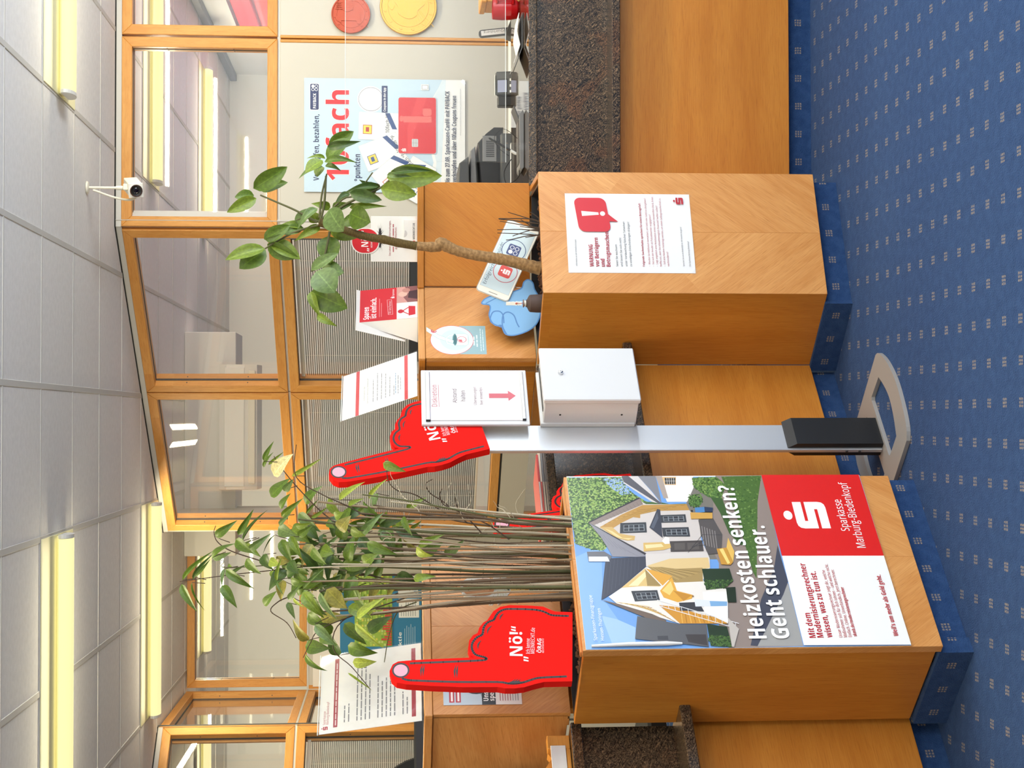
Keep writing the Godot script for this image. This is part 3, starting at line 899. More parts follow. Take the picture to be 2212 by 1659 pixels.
# ---------------------------------------------------------------- lamps
func make_lamp(label: String) -> Node3D:
	# surface fitting on a white plate: spine, curved prismatic cover, end caps; 1.247 m long, origin at its left end
	var o := thing("ceiling_lamp", label, "ceiling lamp", Vector3.ZERO, 0.0, "strip lamps on the ceiling")
	obj("plate", box_mesh(Vector3(0.0, -.006, -.305), Vector3(1.247, 0.0, .305), .001), M.lamp_white, o)
	obj("spine", box_mesh(Vector3(0.006, -.026, -.03), Vector3(1.24, -.006, .03), .003), M.lamp_white, o)
	var half := PackedVector2Array()
	half.append(Vector2(-.068, -.022)); 
	for i in 13:
		var a := PI + PI * i / 12.0
		half.append(Vector2(.076 * cos(a), -.034 + .036 * sin(a)))
	half.append(Vector2(.068, -.022))
	var turn := Transform3D(Basis(Vector3(0, 0, 1), Vector3.UP, Vector3(-1, 0, 0)), Vector3.ZERO)
	var cover := st_new()
	var n := half.size()
	for i in n:
		var a := half[i]; var b := half[(i + 1) % n]
		var nn := (Vector2(a.x + b.x, a.y + b.y + .068) * Vector2(1, 1)).normalized()
		if i == n - 1: nn = Vector2(0, 1)
		var na := Vector2(a.x / .076, (a.y + .034) / .036).normalized(); var nb := Vector2(b.x / .076, (b.y + .034) / .036).normalized()
		var p := [Vector3(.016, a.y, a.x), Vector3(1.231, a.y, a.x), Vector3(1.231, b.y, b.x), Vector3(.016, b.y, b.x)]
		var q := [Vector3(0, na.y, na.x), Vector3(0, nb.y, nb.x)]
		stri(cover, p[0], p[1], p[2], q[0], q[0], q[1]); stri(cover, p[0], p[2], p[3], q[0], q[1], q[1])
	obj("cover", done(cover), M.glow, o)
	var big := PackedVector2Array()
	for q in half: big.append(Vector2(q.x, q.y + .034) * 1.05 - Vector2(0, .034))
	for s in [0.0, 1.230]:
		obj("end_cap", prism_mesh(big, -s - .017, -s, turn, 0.002), M.white_plastic, o)
	# the curved cover shines down and to both sides: one strip of light along each flank
	for s in [-1.0, 1.0]:
		var l := AreaLight3D.new()
		l.name = "lamp_light"
		l.area_size = Vector2(1.2, 0.035)
		l.area_normalize_energy = true
		l.light_color = Color(1.0, 0.945, 0.80)
		l.light_energy = LAMP
		l.shadow_enabled = true
		o.add_child(l, true)
		l.position = Vector3(.62, -.066, s * .054)
		l.rotation_degrees = Vector3(-90.0 - s * 32.0, 0, 0)
	return o

func lamps() -> void:
	var spots := [
		[1.3855, 4.2625 + 2.494, "lit strip lamp over the right counter, nearest the security camera"],
		[-1.7315, 4.2625 + 2.494, "lit strip lamp over the left of the hall, the longer one in view"],
		[-1.7315, 4.2625 + 4.988, "lit strip lamp by the slanting left wall, above the bamboo"],
		[1.3855, 4.2625 + 4.988, "lit strip lamp in the right office, nearest the glass"],
		[1.3855, 4.2625 + 7.482, "lit strip lamp deeper in the right office"],
		[-1.7315, 4.2625 + 7.482, "lit strip lamp in the office behind the alcove glass"],
		[1.3855, 4.2625, "strip lamp over the hall in front of the right counter"], [-1.7315, 4.2625, "strip lamp over the hall in front of the left counter"],
		[1.3855, 1.7685, "strip lamp over the middle of the hall, right row"], [-1.7315, 1.7685, "strip lamp over the middle of the hall, left row"],
		[1.3855, -0.7255, "strip lamp over the entrance, right row"], [-1.7315, -0.7255, "strip lamp over the entrance, left row"],
		[-3.6, 11.75, "strip lamp in the left office"],
	]
	var first := make_lamp(spots[0][2])
	for i in spots.size():
		var o: Node3D = first
		if i > 0:
			o = first.duplicate()
			o.name = numbered("ceiling_lamp")
			add_child(o)
			tag(o, spots[i][2], "ceiling lamp", "strip lamps on the ceiling")
		o.position = w(spots[i][0] + 0.0, CEIL, spots[i][1])

# ---------------------------------------------------------------- counters and columns
func counter(label: String, at: Vector2, deg: float, x0: float, x1: float) -> void:
	var o := thing("service_counter", label, "counter", w(at.x, 0, at.y), deg, "")
	var f := deg * 0.01
	obj("wood_front", box_mesh(Vector3(x0, 0.09, -.028), Vector3(x1, 0.722, 0.0), .0015, 0.0, Vector2(.1 + f, .13)), M.counter, o)
	obj("carpet_plinth", carpet_box(Vector3(x0, 0.0, -.08), Vector3(x1, 0.092, -.035)), M.carpet, o)
	obj("granite_front", box_mesh(Vector3(x0, 0.748, -.06), Vector3(x1, 1.006, -.026), .001), M.granite, o)
	obj("granite_ledge", box_mesh(Vector3(x0, 0.72, -.06), Vector3(x1, 0.75, .105), .003), M.granite, o)
	obj("granite_top", box_mesh(Vector3(x0, 1.005, -.86), Vector3(x1, 1.035, 0.0), .003), M.granite_top, o)
	obj("counter_back", box_mesh(Vector3(x0, 0.0, -.82), Vector3(x1, 1.004, -.79), .001, 90.0), M.counter, o)

# carpet-clad block: the motif runs in one row along its front
func carpet_box(lo: Vector3, hi: Vector3, t := Transform3D(), off := 0.0) -> ArrayMesh:
	var st := st_new()
	var per := 0.1018 * 8.0
	for f in 6:
		var ax := f / 2; var s := 1.0 if f % 2 == 0 else -1.0
		var u := (ax + 1) % 3; var v := (ax + 2) % 3
		var n := Vector3.ZERO; n[ax] = s
		var k := []; var uv := []
		for q in [[0, 0], [1, 0], [1, 1], [0, 1]]:
			var p := Vector3.ZERO
			p[ax] = hi[ax] if s > 0 else lo[ax]
			p[u] = hi[u] if q[0] else lo[u]
			p[v] = hi[v] if q[1] else lo[v]
			k.append(t * p)
			if ax == 1: uv.append(Vector2(p.x / per, p.z / per))
			elif ax == 2: uv.append(Vector2((p.x + off) / per + 0.0625, (p.y - (lo.y + hi.y) / 2.0 - .002) / per + 0.0625))
			else: uv.append(Vector2((p.z + off) / per + 0.0625, (p.y - (lo.y + hi.y) / 2.0 - .002) / per + 0.0625))
		quad(st, k[0], k[1], k[2], k[3], t.basis * n, uv)
	return done(st)

func plinth(parent: Node3D, p0: Vector2, p1: Vector2, off := 0.0) -> void:
	var a := Vector3(p0.x, 0, -p0.y); var b := Vector3(p1.x, 0, -p1.y)
	var dir := (b - a).normalized()
	var t := Transform3D(Basis(dir, Vector3.UP, dir.cross(Vector3.UP)), a - parent.position)
	obj("carpet_plinth", carpet_box(Vector3(0, 0, -.05), Vector3(a.distance_to(b), .092, 0), t, off), M.carpet, parent)

func tub_and_soil(o: Node3D, pts: Array, y: float, called_seed: int) -> void:
	# black liner box with bark mulch and clay pebbles in it
	var poly := PackedVector2Array()
	for q in pts: poly.append(Vector2(q.x - o.position.x, -(q.y + o.position.z)))
	var flat := Transform3D(Basis(Vector3.RIGHT, Vector3(0, 0, 1), Vector3.UP), Vector3.ZERO)
	for i in poly.size(): poly[i].y = -poly[i].y
	# plan polygon: local x, local -z
	var t := Transform3D(Basis(Vector3(1, 0, 0), Vector3(0, 0, -1), Vector3(0, 1, 0)), Vector3.ZERO)
	if Geometry2D.is_polygon_clockwise(poly): poly.reverse()
	var inner: PackedVector2Array = Geometry2D.offset_polygon(poly, -0.008)[0]
	obj("liner_tub", prism_mesh(poly, y - .14, y + .028, t, 0.0, 0.0, Vector2.ZERO, [inner]), M.tub, o)
	obj("soil", prism_mesh(inner, y - .12, y - .012, t), M.soil, o)
	var r := RandomNumberGenerator.new()
	r.seed = called_seed
	var lo := inner[0]; var hi := inner[0]
	for q in inner: lo = lo.min(q); hi = hi.max(q)
	var chip := SphereMesh.new(); chip.radius = 0.5; chip.height = 1.0; chip.radial_segments = 7; chip.rings = 4
	var places: Array[Transform3D] = []
	while places.size() < 900:
		var q := Vector2(r.randf_range(lo.x, hi.x), r.randf_range(lo.y, hi.y))
		if not Geometry2D.is_point_in_polygon(q, inner): continue
		var b := Basis.from_euler(Vector3(r.randf() * 6, r.randf() * 6, r.randf() * 6)).scaled(Vector3.ONE)
		b = b * Basis.from_scale(Vector3(r.randf_range(.010, .026), r.randf_range(.007, .014), r.randf_range(.009, .018)))
		places.append(Transform3D(b, Vector3(q.x, y - .012 + r.randf_range(-.004, .016), -q.y)))
	var mm := MultiMesh.new()
	mm.transform_format = MultiMesh.TRANSFORM_3D
	mm.mesh = chip
	mm.instance_count = places.size()
	for i in places.size(): mm.set_instance_transform(i, places[i])
	var mi := MultiMeshInstance3D.new()
	mi.name = "mulch"
	mi.multimesh = mm
	mi.material_override = M.pebble
	mi.set_meta("kind", "stuff")
	o.add_child(mi, true)

func furniture() -> void:
	counter("right service counter with polished granite top, in front of the coin pictures", Vector2(0.834, 5.515), 0.0, 0.0, 2.9)
	counter("middle service counter behind the sign stand, between the two planter columns", Vector2(0.185, 5.252), 45.0, -0.845, -0.001)
	counter("left service counter under the brochure rack, left of the poster column", Vector2(0.185, 5.252), 45.0, -2.7, -1.43)
	# corner column with the warning sheet
	var A := thing("planter_column", "corner planter column of beech veneer carrying the warning notice and the rubbery-leaved tree", "planter", w(0.411, 0, 5.028))
	var a0 := Vector2(0.411, 5.028); var a1 := Vector2(0.834, 5.201); var a2 := Vector2(0.185, 5.252)
	chevron(A, "front_panel", a0, a1, 0.09, 1.031, .022, M.veneer, Vector2(.2, .1))
	board(A, "side_panel", a2, a0, 0.09, 1.031, .02, M.counter, 90.0, Vector2(.5, .2))
	board(A, "side_panel", a1, Vector2(0.834, 5.53), 0.09, 1.031, .02, M.counter, 90.0, Vector2(.8, .5))
	plinth(A, Vector2(0.375, 5.052), Vector2(0.812, 5.236), .03)
	plinth(A, Vector2(0.165, 5.249), Vector2(0.381, 5.046), .06)
	tub_and_soil(A, [Vector2(0.43, 5.065), Vector2(0.80, 5.218), Vector2(0.80, 5.505), Vector2(0.49, 5.505), Vector2(0.235, 5.262)], 1.0, 3)
	# screen round the back of it
	var sA := thing("planter_screen", "angled veneer screen behind the tree, holding the euro pot sticker", "screen", w(0.47, 0, 5.53))
	chevron_one(sA, "screen_panel", Vector2(0.474, 5.53), Vector2(0.845, 5.53), 1.031, 1.408, .05, M.counter, 52.0, Vector2(.1, .7))
	board(sA, "screen_panel", Vector2(0.208, 5.273), Vector2(0.47, 5.535), 1.031, 1.408, .018, M.veneer, 128.0, Vector2(.3, .4))
	board(sA, "screen_panel", Vector2(0.208 - .026, 5.273 + .026), Vector2(0.44, 5.557), 1.031, 1.408, .03, M.veneer, 90.0, Vector2(.3, .4))
	board(sA, "screen_return", Vector2(-0.05, 5.531), Vector2(0.195, 5.286), 1.031, 1.408, .03, M.counter, 90.0, Vector2(.9, .3))
	board(sA, "cap_rail", Vector2(0.466, 5.526), Vector2(0.851, 5.526), 1.409, 1.432, .06, M.counter, 0.0, Vector2(.4, .9), .002, .004)
	board(sA, "cap_rail", Vector2(0.203, 5.270), Vector2(0.470, 5.5365), 1.409, 1.432, .058, M.veneer, 0.0, Vector2(.2, .9), .002, .004)
	board(sA, "cap_rail", Vector2(-0.05, 5.527), Vector2(0.203, 5.274), 1.409, 1.432, .036, M.counter, 0.0, Vector2(.2, .3), .002, .004)
	# column with the large poster
	var B := thing("planter_column", "planter column of beech veneer that carries the large house poster and the bamboo", "planter", w(-0.592, 0, 3.964))
	var b0 := Vector2(-0.592, 3.964); var b1 := Vector2(-0.165, 4.410); var b2 := Vector2(-0.826, 4.207); var b3 := Vector2(-0.409, 4.658)
	chevron(B, "front_panel", b0, b1, 0.09, 1.033, .024, M.veneer, Vector2(.6, .3))
	board(B, "front_lining", Vector2(-0.600, 3.992), Vector2(-0.193, 4.417), 0.8, 1.036, .02, M.veneer, 0.0, Vector2(.6, .7))
	board(B, "side_panel", b2, Vector2(-0.604, 3.990), 0.098, 1.028, .02, M.counter, 90.0, Vector2(.4, .6))
	board(B, "side_panel", Vector2(-0.176, 4.422), b3, 0.098, 1.033, .02, M.counter, 90.0, Vector2(.2, .5))
	plinth(B, Vector2(-0.612, 4.005), Vector2(-0.18, 4.452), .02)
	plinth(B, Vector2(-0.838, 4.197), Vector2(-0.612, 3.985), .05)
	tub_and_soil(B, [Vector2(-0.602, 4.028), Vector2(-0.222, 4.425), Vector2(-0.425, 4.635), Vector2(-0.805, 4.215)], 1.0, 4)
	var sB := thing("planter_screen", "veneer screen behind the bamboo and the upright foam hand", "screen", w(-0.6, 0, 4.47))
	chevron(sB, "screen_panel", Vector2(-0.805, 4.262), Vector2(-0.381, 4.686), 1.031, 1.408, .018, M.veneer, Vector2(.15, .5))
	board(sB, "screen_panel", Vector2(-0.805 - .022, 4.262 + .022), Vector2(-0.381 - .02, 4.686 + .02), 1.031, 1.408, .03, M.veneer, 90.0, Vector2(.3, .4))
	board(sB, "screen_return", Vector2(-1.12, 4.577), Vector2(-0.812, 4.269), 1.036, 1.408, .03, M.veneer, 8.0, Vector2(.55, .62))
	board(sB, "cap_rail", Vector2(-0.810, 4.259), Vector2(-0.377, 4.692), 1.409, 1.432, .056, M.veneer, 0.0, Vector2(.2, .6), .002, .004)
	board(sB, "cap_rail", Vector2(-1.12, 4.573), Vector2(-0.810, 4.263), 1.409, 1.432, .04, M.veneer, 0.0, Vector2(.8, .6), .002, .004)

func chevron_one(parent: Node3D, called: String, p0: Vector2, p1: Vector2, y0: float, y1: float, th: float, m: Material, g: float, off: Vector2) -> void:
	board(parent, called, p0, p1, y0, y1, th, m, g, off)

# ---------------------------------------------------------------- stand with sign and letter box
func sign_stand() -> void:
	var o := thing("sign_stand", "silver floor stand with a pink discretion sign and a white letter box", "sign stand", w(-.0335, 0, 4.7315), 45.0)
	var flat := Transform3D(Basis(Vector3(1, 0, 0), Vector3(0, 0, -1), Vector3(0, 1, 0)), Vector3.ZERO)
	# plan: x along, y = -z (away from the viewer)
	var outer := smooth(pv([.188, -.14, .17, -.165, .10, -.198, 0, -.216, -.10, -.208, -.175, -.188, -.205, -.16]), false, 4)
	outer.append_array(smooth(pv([-.205, .19, -.17, .215, -.10, .245, 0, .258, .10, .245, .17, .215, .188, .19]), false, 4))
	var h1 := smooth(pv([.118, -.112, .06, -.130, 0, -.139, -.066, -.128, -.13, -.103]), false, 3)
	h1.append_array(pv([-.128, -.016, -.118, -.010, .118, -.010, .126, -.018]))
	var h2 := smooth(pv([-.13, .155, -.06, .175, 0, .182, .06, .175, .118, .155]), false, 3)
	h2.append_array(pv([.118, .062, -.13, .062]))
	obj("base_plate", prism_mesh(outer, 0.001, 0.013, flat, 0.0, 0.0, Vector2.ZERO, [h1, h2]), M.alu_base, o)
	obj("post", box_mesh(Vector3(-.068, 0.013, -.033), Vector3(.040, 1.41, -.019), .002), M.alu, o)
	var sl := st_new()
	var turn := Transform3D(Basis(Vector3(0, 0, 1), Vector3.UP, Vector3(-1, 0, 0)), Vector3(.051, 0, 0))
	prism(sl, pv([-.018, .013, 0, .013, 0, .283, -.018, .31]), 0.0, 0.112, turn, 0.0)
	prism(sl, pv([-.052, .013, -.034, .013, -.034, .31, -.052, .283]), 0.0, 0.112, turn, 0.0)
	obj("sleeve", done(sl), M.black, o)
	obj("sleeve_chamfer", box_mesh(Vector3(-.0605, .2835, -.0173), Vector3(.0505, .3075, -.0158), 0.0, 0, Vector2.ZERO, Transform3D(Basis(), Vector3.ZERO)), M.dark_grey, o)
	for y in [.085, .125]: obj("screw", lathe_mesh(pv([0, 0, .004, 0, .004, .003, 0, .004]), 10, Transform3D(Basis(Vector3(0, 0, 1), Vector3(-1, 0, 0), Vector3(0, -1, 0)), Vector3(-.068, y, -.026))), M.dark_grey, o)
	# sign
	var sg := obj("sign_board", box_mesh(Vector3(.026, 1.100, -.018), Vector3(.268, 1.430, -.008), .002), M.white_metal, o)
	sg.position = Vector3(-.019, .001, .026)
	obj("clip_rail", box_mesh(Vector3(.040, 1.403, -.008), Vector3(.254, 1.417, -.001), .003), M.alu, sg)
	obj("clip_rail", box_mesh(Vector3(.043, 1.111, -.008), Vector3(.256, 1.122, -.001), .003), M.alu, sg)
	obj("clip_end", box_mesh(Vector3(.038, 1.403, -.008), Vector3(.041, 1.417, -.0005), .0005), M.black, sg)
	obj("clip_end", box_mesh(Vector3(.041, 1.111, -.008), Vector3(.044, 1.122, -.0005), .0005), M.black, sg)
	var k := Ink.new(self, -.0068)
	k.rect(.0425, 1.118, .2535, 1.409, "eadfe0")
	k.line([.0425, 1.118, .0425, 1.409, .2535, 1.409, .2535, 1.118], .0012, "b9b2b4", true)
	k.text("Diskretion", .102, 1.3815, .0165, "a8404c", .096)
	k.rect(.101, 1.3755, .199, 1.3768, "a8404c")
	k.text("Abstand", .1185, 1.3205, .0135, "4a3a3e", .061)
	k.text("halten", .126, 1.2945, .0138, "4a3a3e", .046)
	k.text("Überweisungen", .109, 1.2595, .0095, "8a7c80", .080)
	k.text("hier einwerfen", .111, 1.2405, .0098, "8a7c80", .075)
	k.p([.1395, 1.2205, .1595, 1.2205, .1595, 1.161, .172, 1.161, .1495, 1.1375, .127, 1.161, .1395, 1.161], "c4606a")
	obj("printed_notice", k.mesh(), M.ink, sg)
	# letter box
	var lb := obj("letter_box", box_mesh(Vector3(.036, .770, -.016), Vector3(.262, 1.058, .080), .002), M.white_metal, o)
	obj("box_door", box_mesh(Vector3(.032, .765, .080), Vector3(.266, 1.063, .098), .003), M.white_metal, lb)
	obj("back_flange", box_mesh(Vector3(.031, .774, -.018), Vector3(.262, 1.066, -.004), .001), M.white_metal, lb)
	obj("letter_slot", box_mesh(Vector3(.06, 1.0575, .02), Vector3(.24, 1.060, .035), .0), M.dark_grey, lb)
	var lk := st_new()
	lathe(lk, pv([0, .010, .0052, .010, .0075, .008, .0085, 0]), 20, Transform3D(Basis(Vector3.RIGHT, Vector3(0, 0, 1), Vector3(0, -1, 0)), Vector3(.150, 1.003, .098)))
	obj("lock", done(lk), M.chrome, lb)
	obj("key_slot", box_mesh(Vector3(.1492, 1.0005, .1081), Vector3(.1508, 1.0055, .1086), 0.0), M.black, lb)
	for y in [1.008, .818]: obj("drilled_hole", lathe_mesh(pv([0, .0006, .0032, .0006, .0032, 0]), 12, Transform3D(Basis(Vector3(0, 1, 0), Vector3(-1, 0, 0), Vector3(0, 0, 1)), Vector3(.036, y, .03))), M.black_matt, lb)

# ---------------------------------------------------------------- foam hands
const HAND_OUTLINE := [0.114, -0.0094, 0.1169, 0.0374, 0.1262, 0.0549, 0.1341, 0.0688, 0.1377, 0.1012, 0.1403, 0.1589, 0.1347, 0.1845, 0.1205, 0.2032, 0.1036, 0.2129, 0.0903, 0.2206, 0.0825, 0.2317, 0.0663, 0.243, 0.0487, 0.2483, 0.0415, 0.2606, 0.025, 0.2711, -0.0009, 0.2751, -0.0216, 0.2699, -0.0303, 0.2597, -0.0313, 0.3045, -0.0339, 0.3742, -0.0376, 0.4368, -0.0398, 0.4576, -0.0489, 0.4715, -0.0689, 0.4794, -0.0915, 0.4742, -0.1054, 0.4611, -0.1112, 0.4372, -0.1172, 0.3756, -0.1229, 0.2899, -0.1236, 0.2039, -0.1281, 0.1834, -0.1285, 0.1593, -0.1256, 0.135, -0.1162, 0.1067, -0.1099, 0.082, -0.1091, 0.0097]
const LINE_TOP := [0.1015, 0.0025, 0.1028, 0.0277, 0.1053, 0.0491, 0.1178, 0.0699, 0.1245, 0.0984, 0.1271, 0.156, 0.1247, 0.176, 0.1145, 0.1909, 0.0998, 0.1994, 0.091, 0.2038, 0.0836, 0.2191, 0.0661, 0.2313, 0.0437, 0.2357, 0.0343, 0.2503, 0.0162, 0.2629, -0.0032, 0.2647, -0.0205, 0.2569, -0.0272, 0.2414, -0.032, 0.2293, -0.0384, 0.232, -0.0412, 0.2699, -0.0446, 0.3744, -0.0462, 0.4265]
const LINE_LOW := [-0.0928, 0.4474, -0.098, 0.4337, -0.1005, 0.4097, -0.1065, 0.3066, -0.1083, 0.2032, -0.1133, 0.1758, -0.1137, 0.155, -0.1099, 0.134, -0.0995, 0.1056, -0.0962, 0.0811, -0.0942, 0.0235]
const CREASE_A := [-0.051, 0.3946, -0.0669, 0.3983, -0.0899, 0.3992]
const CREASE_B := [-0.0511, 0.3891, -0.067, 0.3924, -0.0887, 0.3937]
const CREASE_C := [-0.0524, 0.3085, -0.0726, 0.3119, -0.0956, 0.3125]
const CREASE_D := [-0.0525, 0.303, -0.0727, 0.306, -0.0957, 0.3066]
const ARC_A := [0.0916, 0.1873, 0.1032, 0.1846, 0.1121, 0.1766]
const ARC_B := [0.0453, 0.2229, 0.0615, 0.2194, 0.0724, 0.2089]
const ARC_C := [-0.0039, 0.2492, 0.0117, 0.2483, 0.0246, 0.2393]
const NAIL := [-0.0677, 0.4508]
const KNUCKLE := [-0.1133, 0.1758, -0.1065, 0.1598, -0.1127, 0.1654, -0.0995, 0.1542, -0.112, 0.1549, -0.0984, 0.1455, -0.1109, 0.1473, -0.109, 0.134, -0.1153, 0.1551]

func hand_mesh() -> ArrayMesh: return prism_mesh(smooth(pv(HAND_OUTLINE.slice(8)), false, 2) if false else pv(HAND_OUTLINE), -.012, .012, Transform3D(), 0.003)

func foam_hand(label: String, at: Vector3, deg: float, tilt: float, scale_ := 1.0) -> Node3D:
	var o := thing("foam_hand", label, "foam hand", at, 0.0, "red foam hands")
	o.basis = Basis(Vector3.UP, deg_to_rad(deg)) * Basis(Vector3(0, 0, 1), tilt) * Basis.from_scale(Vector3.ONE * scale_)
	if M.has("hand_a"):
		pass
	else:
		M.hand_a = hand_mesh()
		var k := Ink.new(self, .01215)
		k.stroke(smooth(pv(LINE_TOP), false, 3), .0062, "231a1a")
		k.stroke(smooth(pv(LINE_LOW), false, 3), .0062, "231a1a")
		k.poly(ellipse(NAIL[0], NAIL[1], .0235, .0225), hx("231a1a"))
		k.poly(ellipse(NAIL[0] - .0005, NAIL[1], .0185, .018), hx("dd9eae"))
		for c in [CREASE_A, CREASE_B, CREASE_C, CREASE_D]:
			var q := pv(c)
			k.poly(PackedVector2Array([q[0], q[1] + Vector2(0, .0028), q[2], q[1] - Vector2(0, .0022)]), hx("231a1a"))
		for c in [ARC_A, ARC_B, ARC_C]:
			var q := smooth(pv(c), false, 4)
			var band := PackedVector2Array()
			for i in q.size(): band.append(q[i] + Vector2(.0004, .0016) * sin(PI * i / (q.size() - 1.0)))
			for i in range(q.size() - 1, -1, -1): band.append(q[i] - Vector2(.0008, .0022) * (sin(PI * i / (q.size() - 1.0)) + 0.05))
			k.poly(band, hx("231a1a"))
		for q in [[-.112, .172, -.099, .1545], [-.111, .164, -.0985, .148], [-.110, .157, -.0995, .1415]]:
			k.poly(pv([q[0], q[1], q[2], q[3], q[0] + .001, q[1] - .007]), hx("231a1a"))
		k.poly(pv([-.1125, .178, -.1075, .166, -.1075, .148, -.1105, .132, -.1145, .150, -.1150, .168]), hx("231a1a"))
		k.text("Nö!", -.0290, .1335, .0330, "f3dfe0", .078, true, -.045)
		k.text("„", -.0465, .1255, .036, "f3dfe0", .0165, true, -.045)
		k.text("“", .0505, .1240, .0345, "f3dfe0", .0165, true, -.045)
		k.text("Ich kenne", -.0225, .1140, .0100, "f1d6d8", .0500, false, -.055)
		k.text("MEINRECHT.de", -.0218, .1020, .0105, "f1d6d8", .0840, false, -.075)
		k.text("ÖRAG", -.0195, .0835, .0105, "f3dfe0", .0460, true, -.06)
		k.text("RECHTSSCHUTZ", -.0195, .0770, .0045, "f1d6d8", .0460, false, -.06)
		M.hand_b = k.mesh()
	obj("foam_body", M.hand_a, M.foam, o)
	obj("print", M.hand_b, M.ink, o)
	return o

func hands() -> void:
	foam_hand("red foam pointing hand standing upright in the poster column, whole in view", w(-.607, 1.046, 4.090), 45.0, 0.0)
	foam_hand("red foam pointing hand stuck behind the pink discretion sign, tilted left", w(-.0335 + .026 * .7071 - .0055 * .7071, 1.251, 4.7315 + .026 * .7071 + .0055 * .7071), 45.0, deg_to_rad(17.0), 1.036)
	foam_hand("red foam hand seen edge-on behind the bamboo stems, only its finger showing", w(-.235, .775, 4.66), 60.0, deg_to_rad(12.0))

# ---------------------------------------------------------------- sheets and posters
# a thin sheet, x from 0 to wd and y from 0 to ht, with a slight wave and curling corners
func sheet(wd: float, ht: float, wave: float, curl := 0.0, th := 0.0004) -> ArrayMesh:
	var st := st_new()
	var nx := 12; var ny := 14
	var z := func(u: float, v: float) -> float: return wave * (sin(u * 5.1 + v * 2.3) * 0.5 + 0.5) * (1.0 - pow(2.0 * u - 1.0, 4)) + curl * (pow(maxf(0.0, 1.0 - u * 9.0), 2) * smoothstep(0.35, 0.75, v) * (1.0 - smoothstep(0.93, 1.0, v)))
	for i in nx:
		for j in ny:
			var u0 := float(i) / nx; var u1 := float(i + 1) / nx; var v0 := float(j) / ny; var v1 := float(j + 1) / ny
			var q := []
			for c in [[u0, v0], [u1, v0], [u1, v1], [u0, v1]]: q.append(Vector3(c[0] * wd, c[1] * ht, z.call(c[0], c[1])))
			var n: Vector3 = (q[1] - q[0]).cross(q[3] - q[0]).normalized()
			quad(st, q[0] + n * th, q[1] + n * th, q[2] + n * th, q[3] + n * th, n)
			quad(st, q[0], q[1], q[2], q[3], -n)
	return done(st)

func plate(wd: float, ht: float, th := 0.0006) -> ArrayMesh: return box_mesh(Vector3(0, 0, 0), Vector3(wd, ht, th), 0.0)

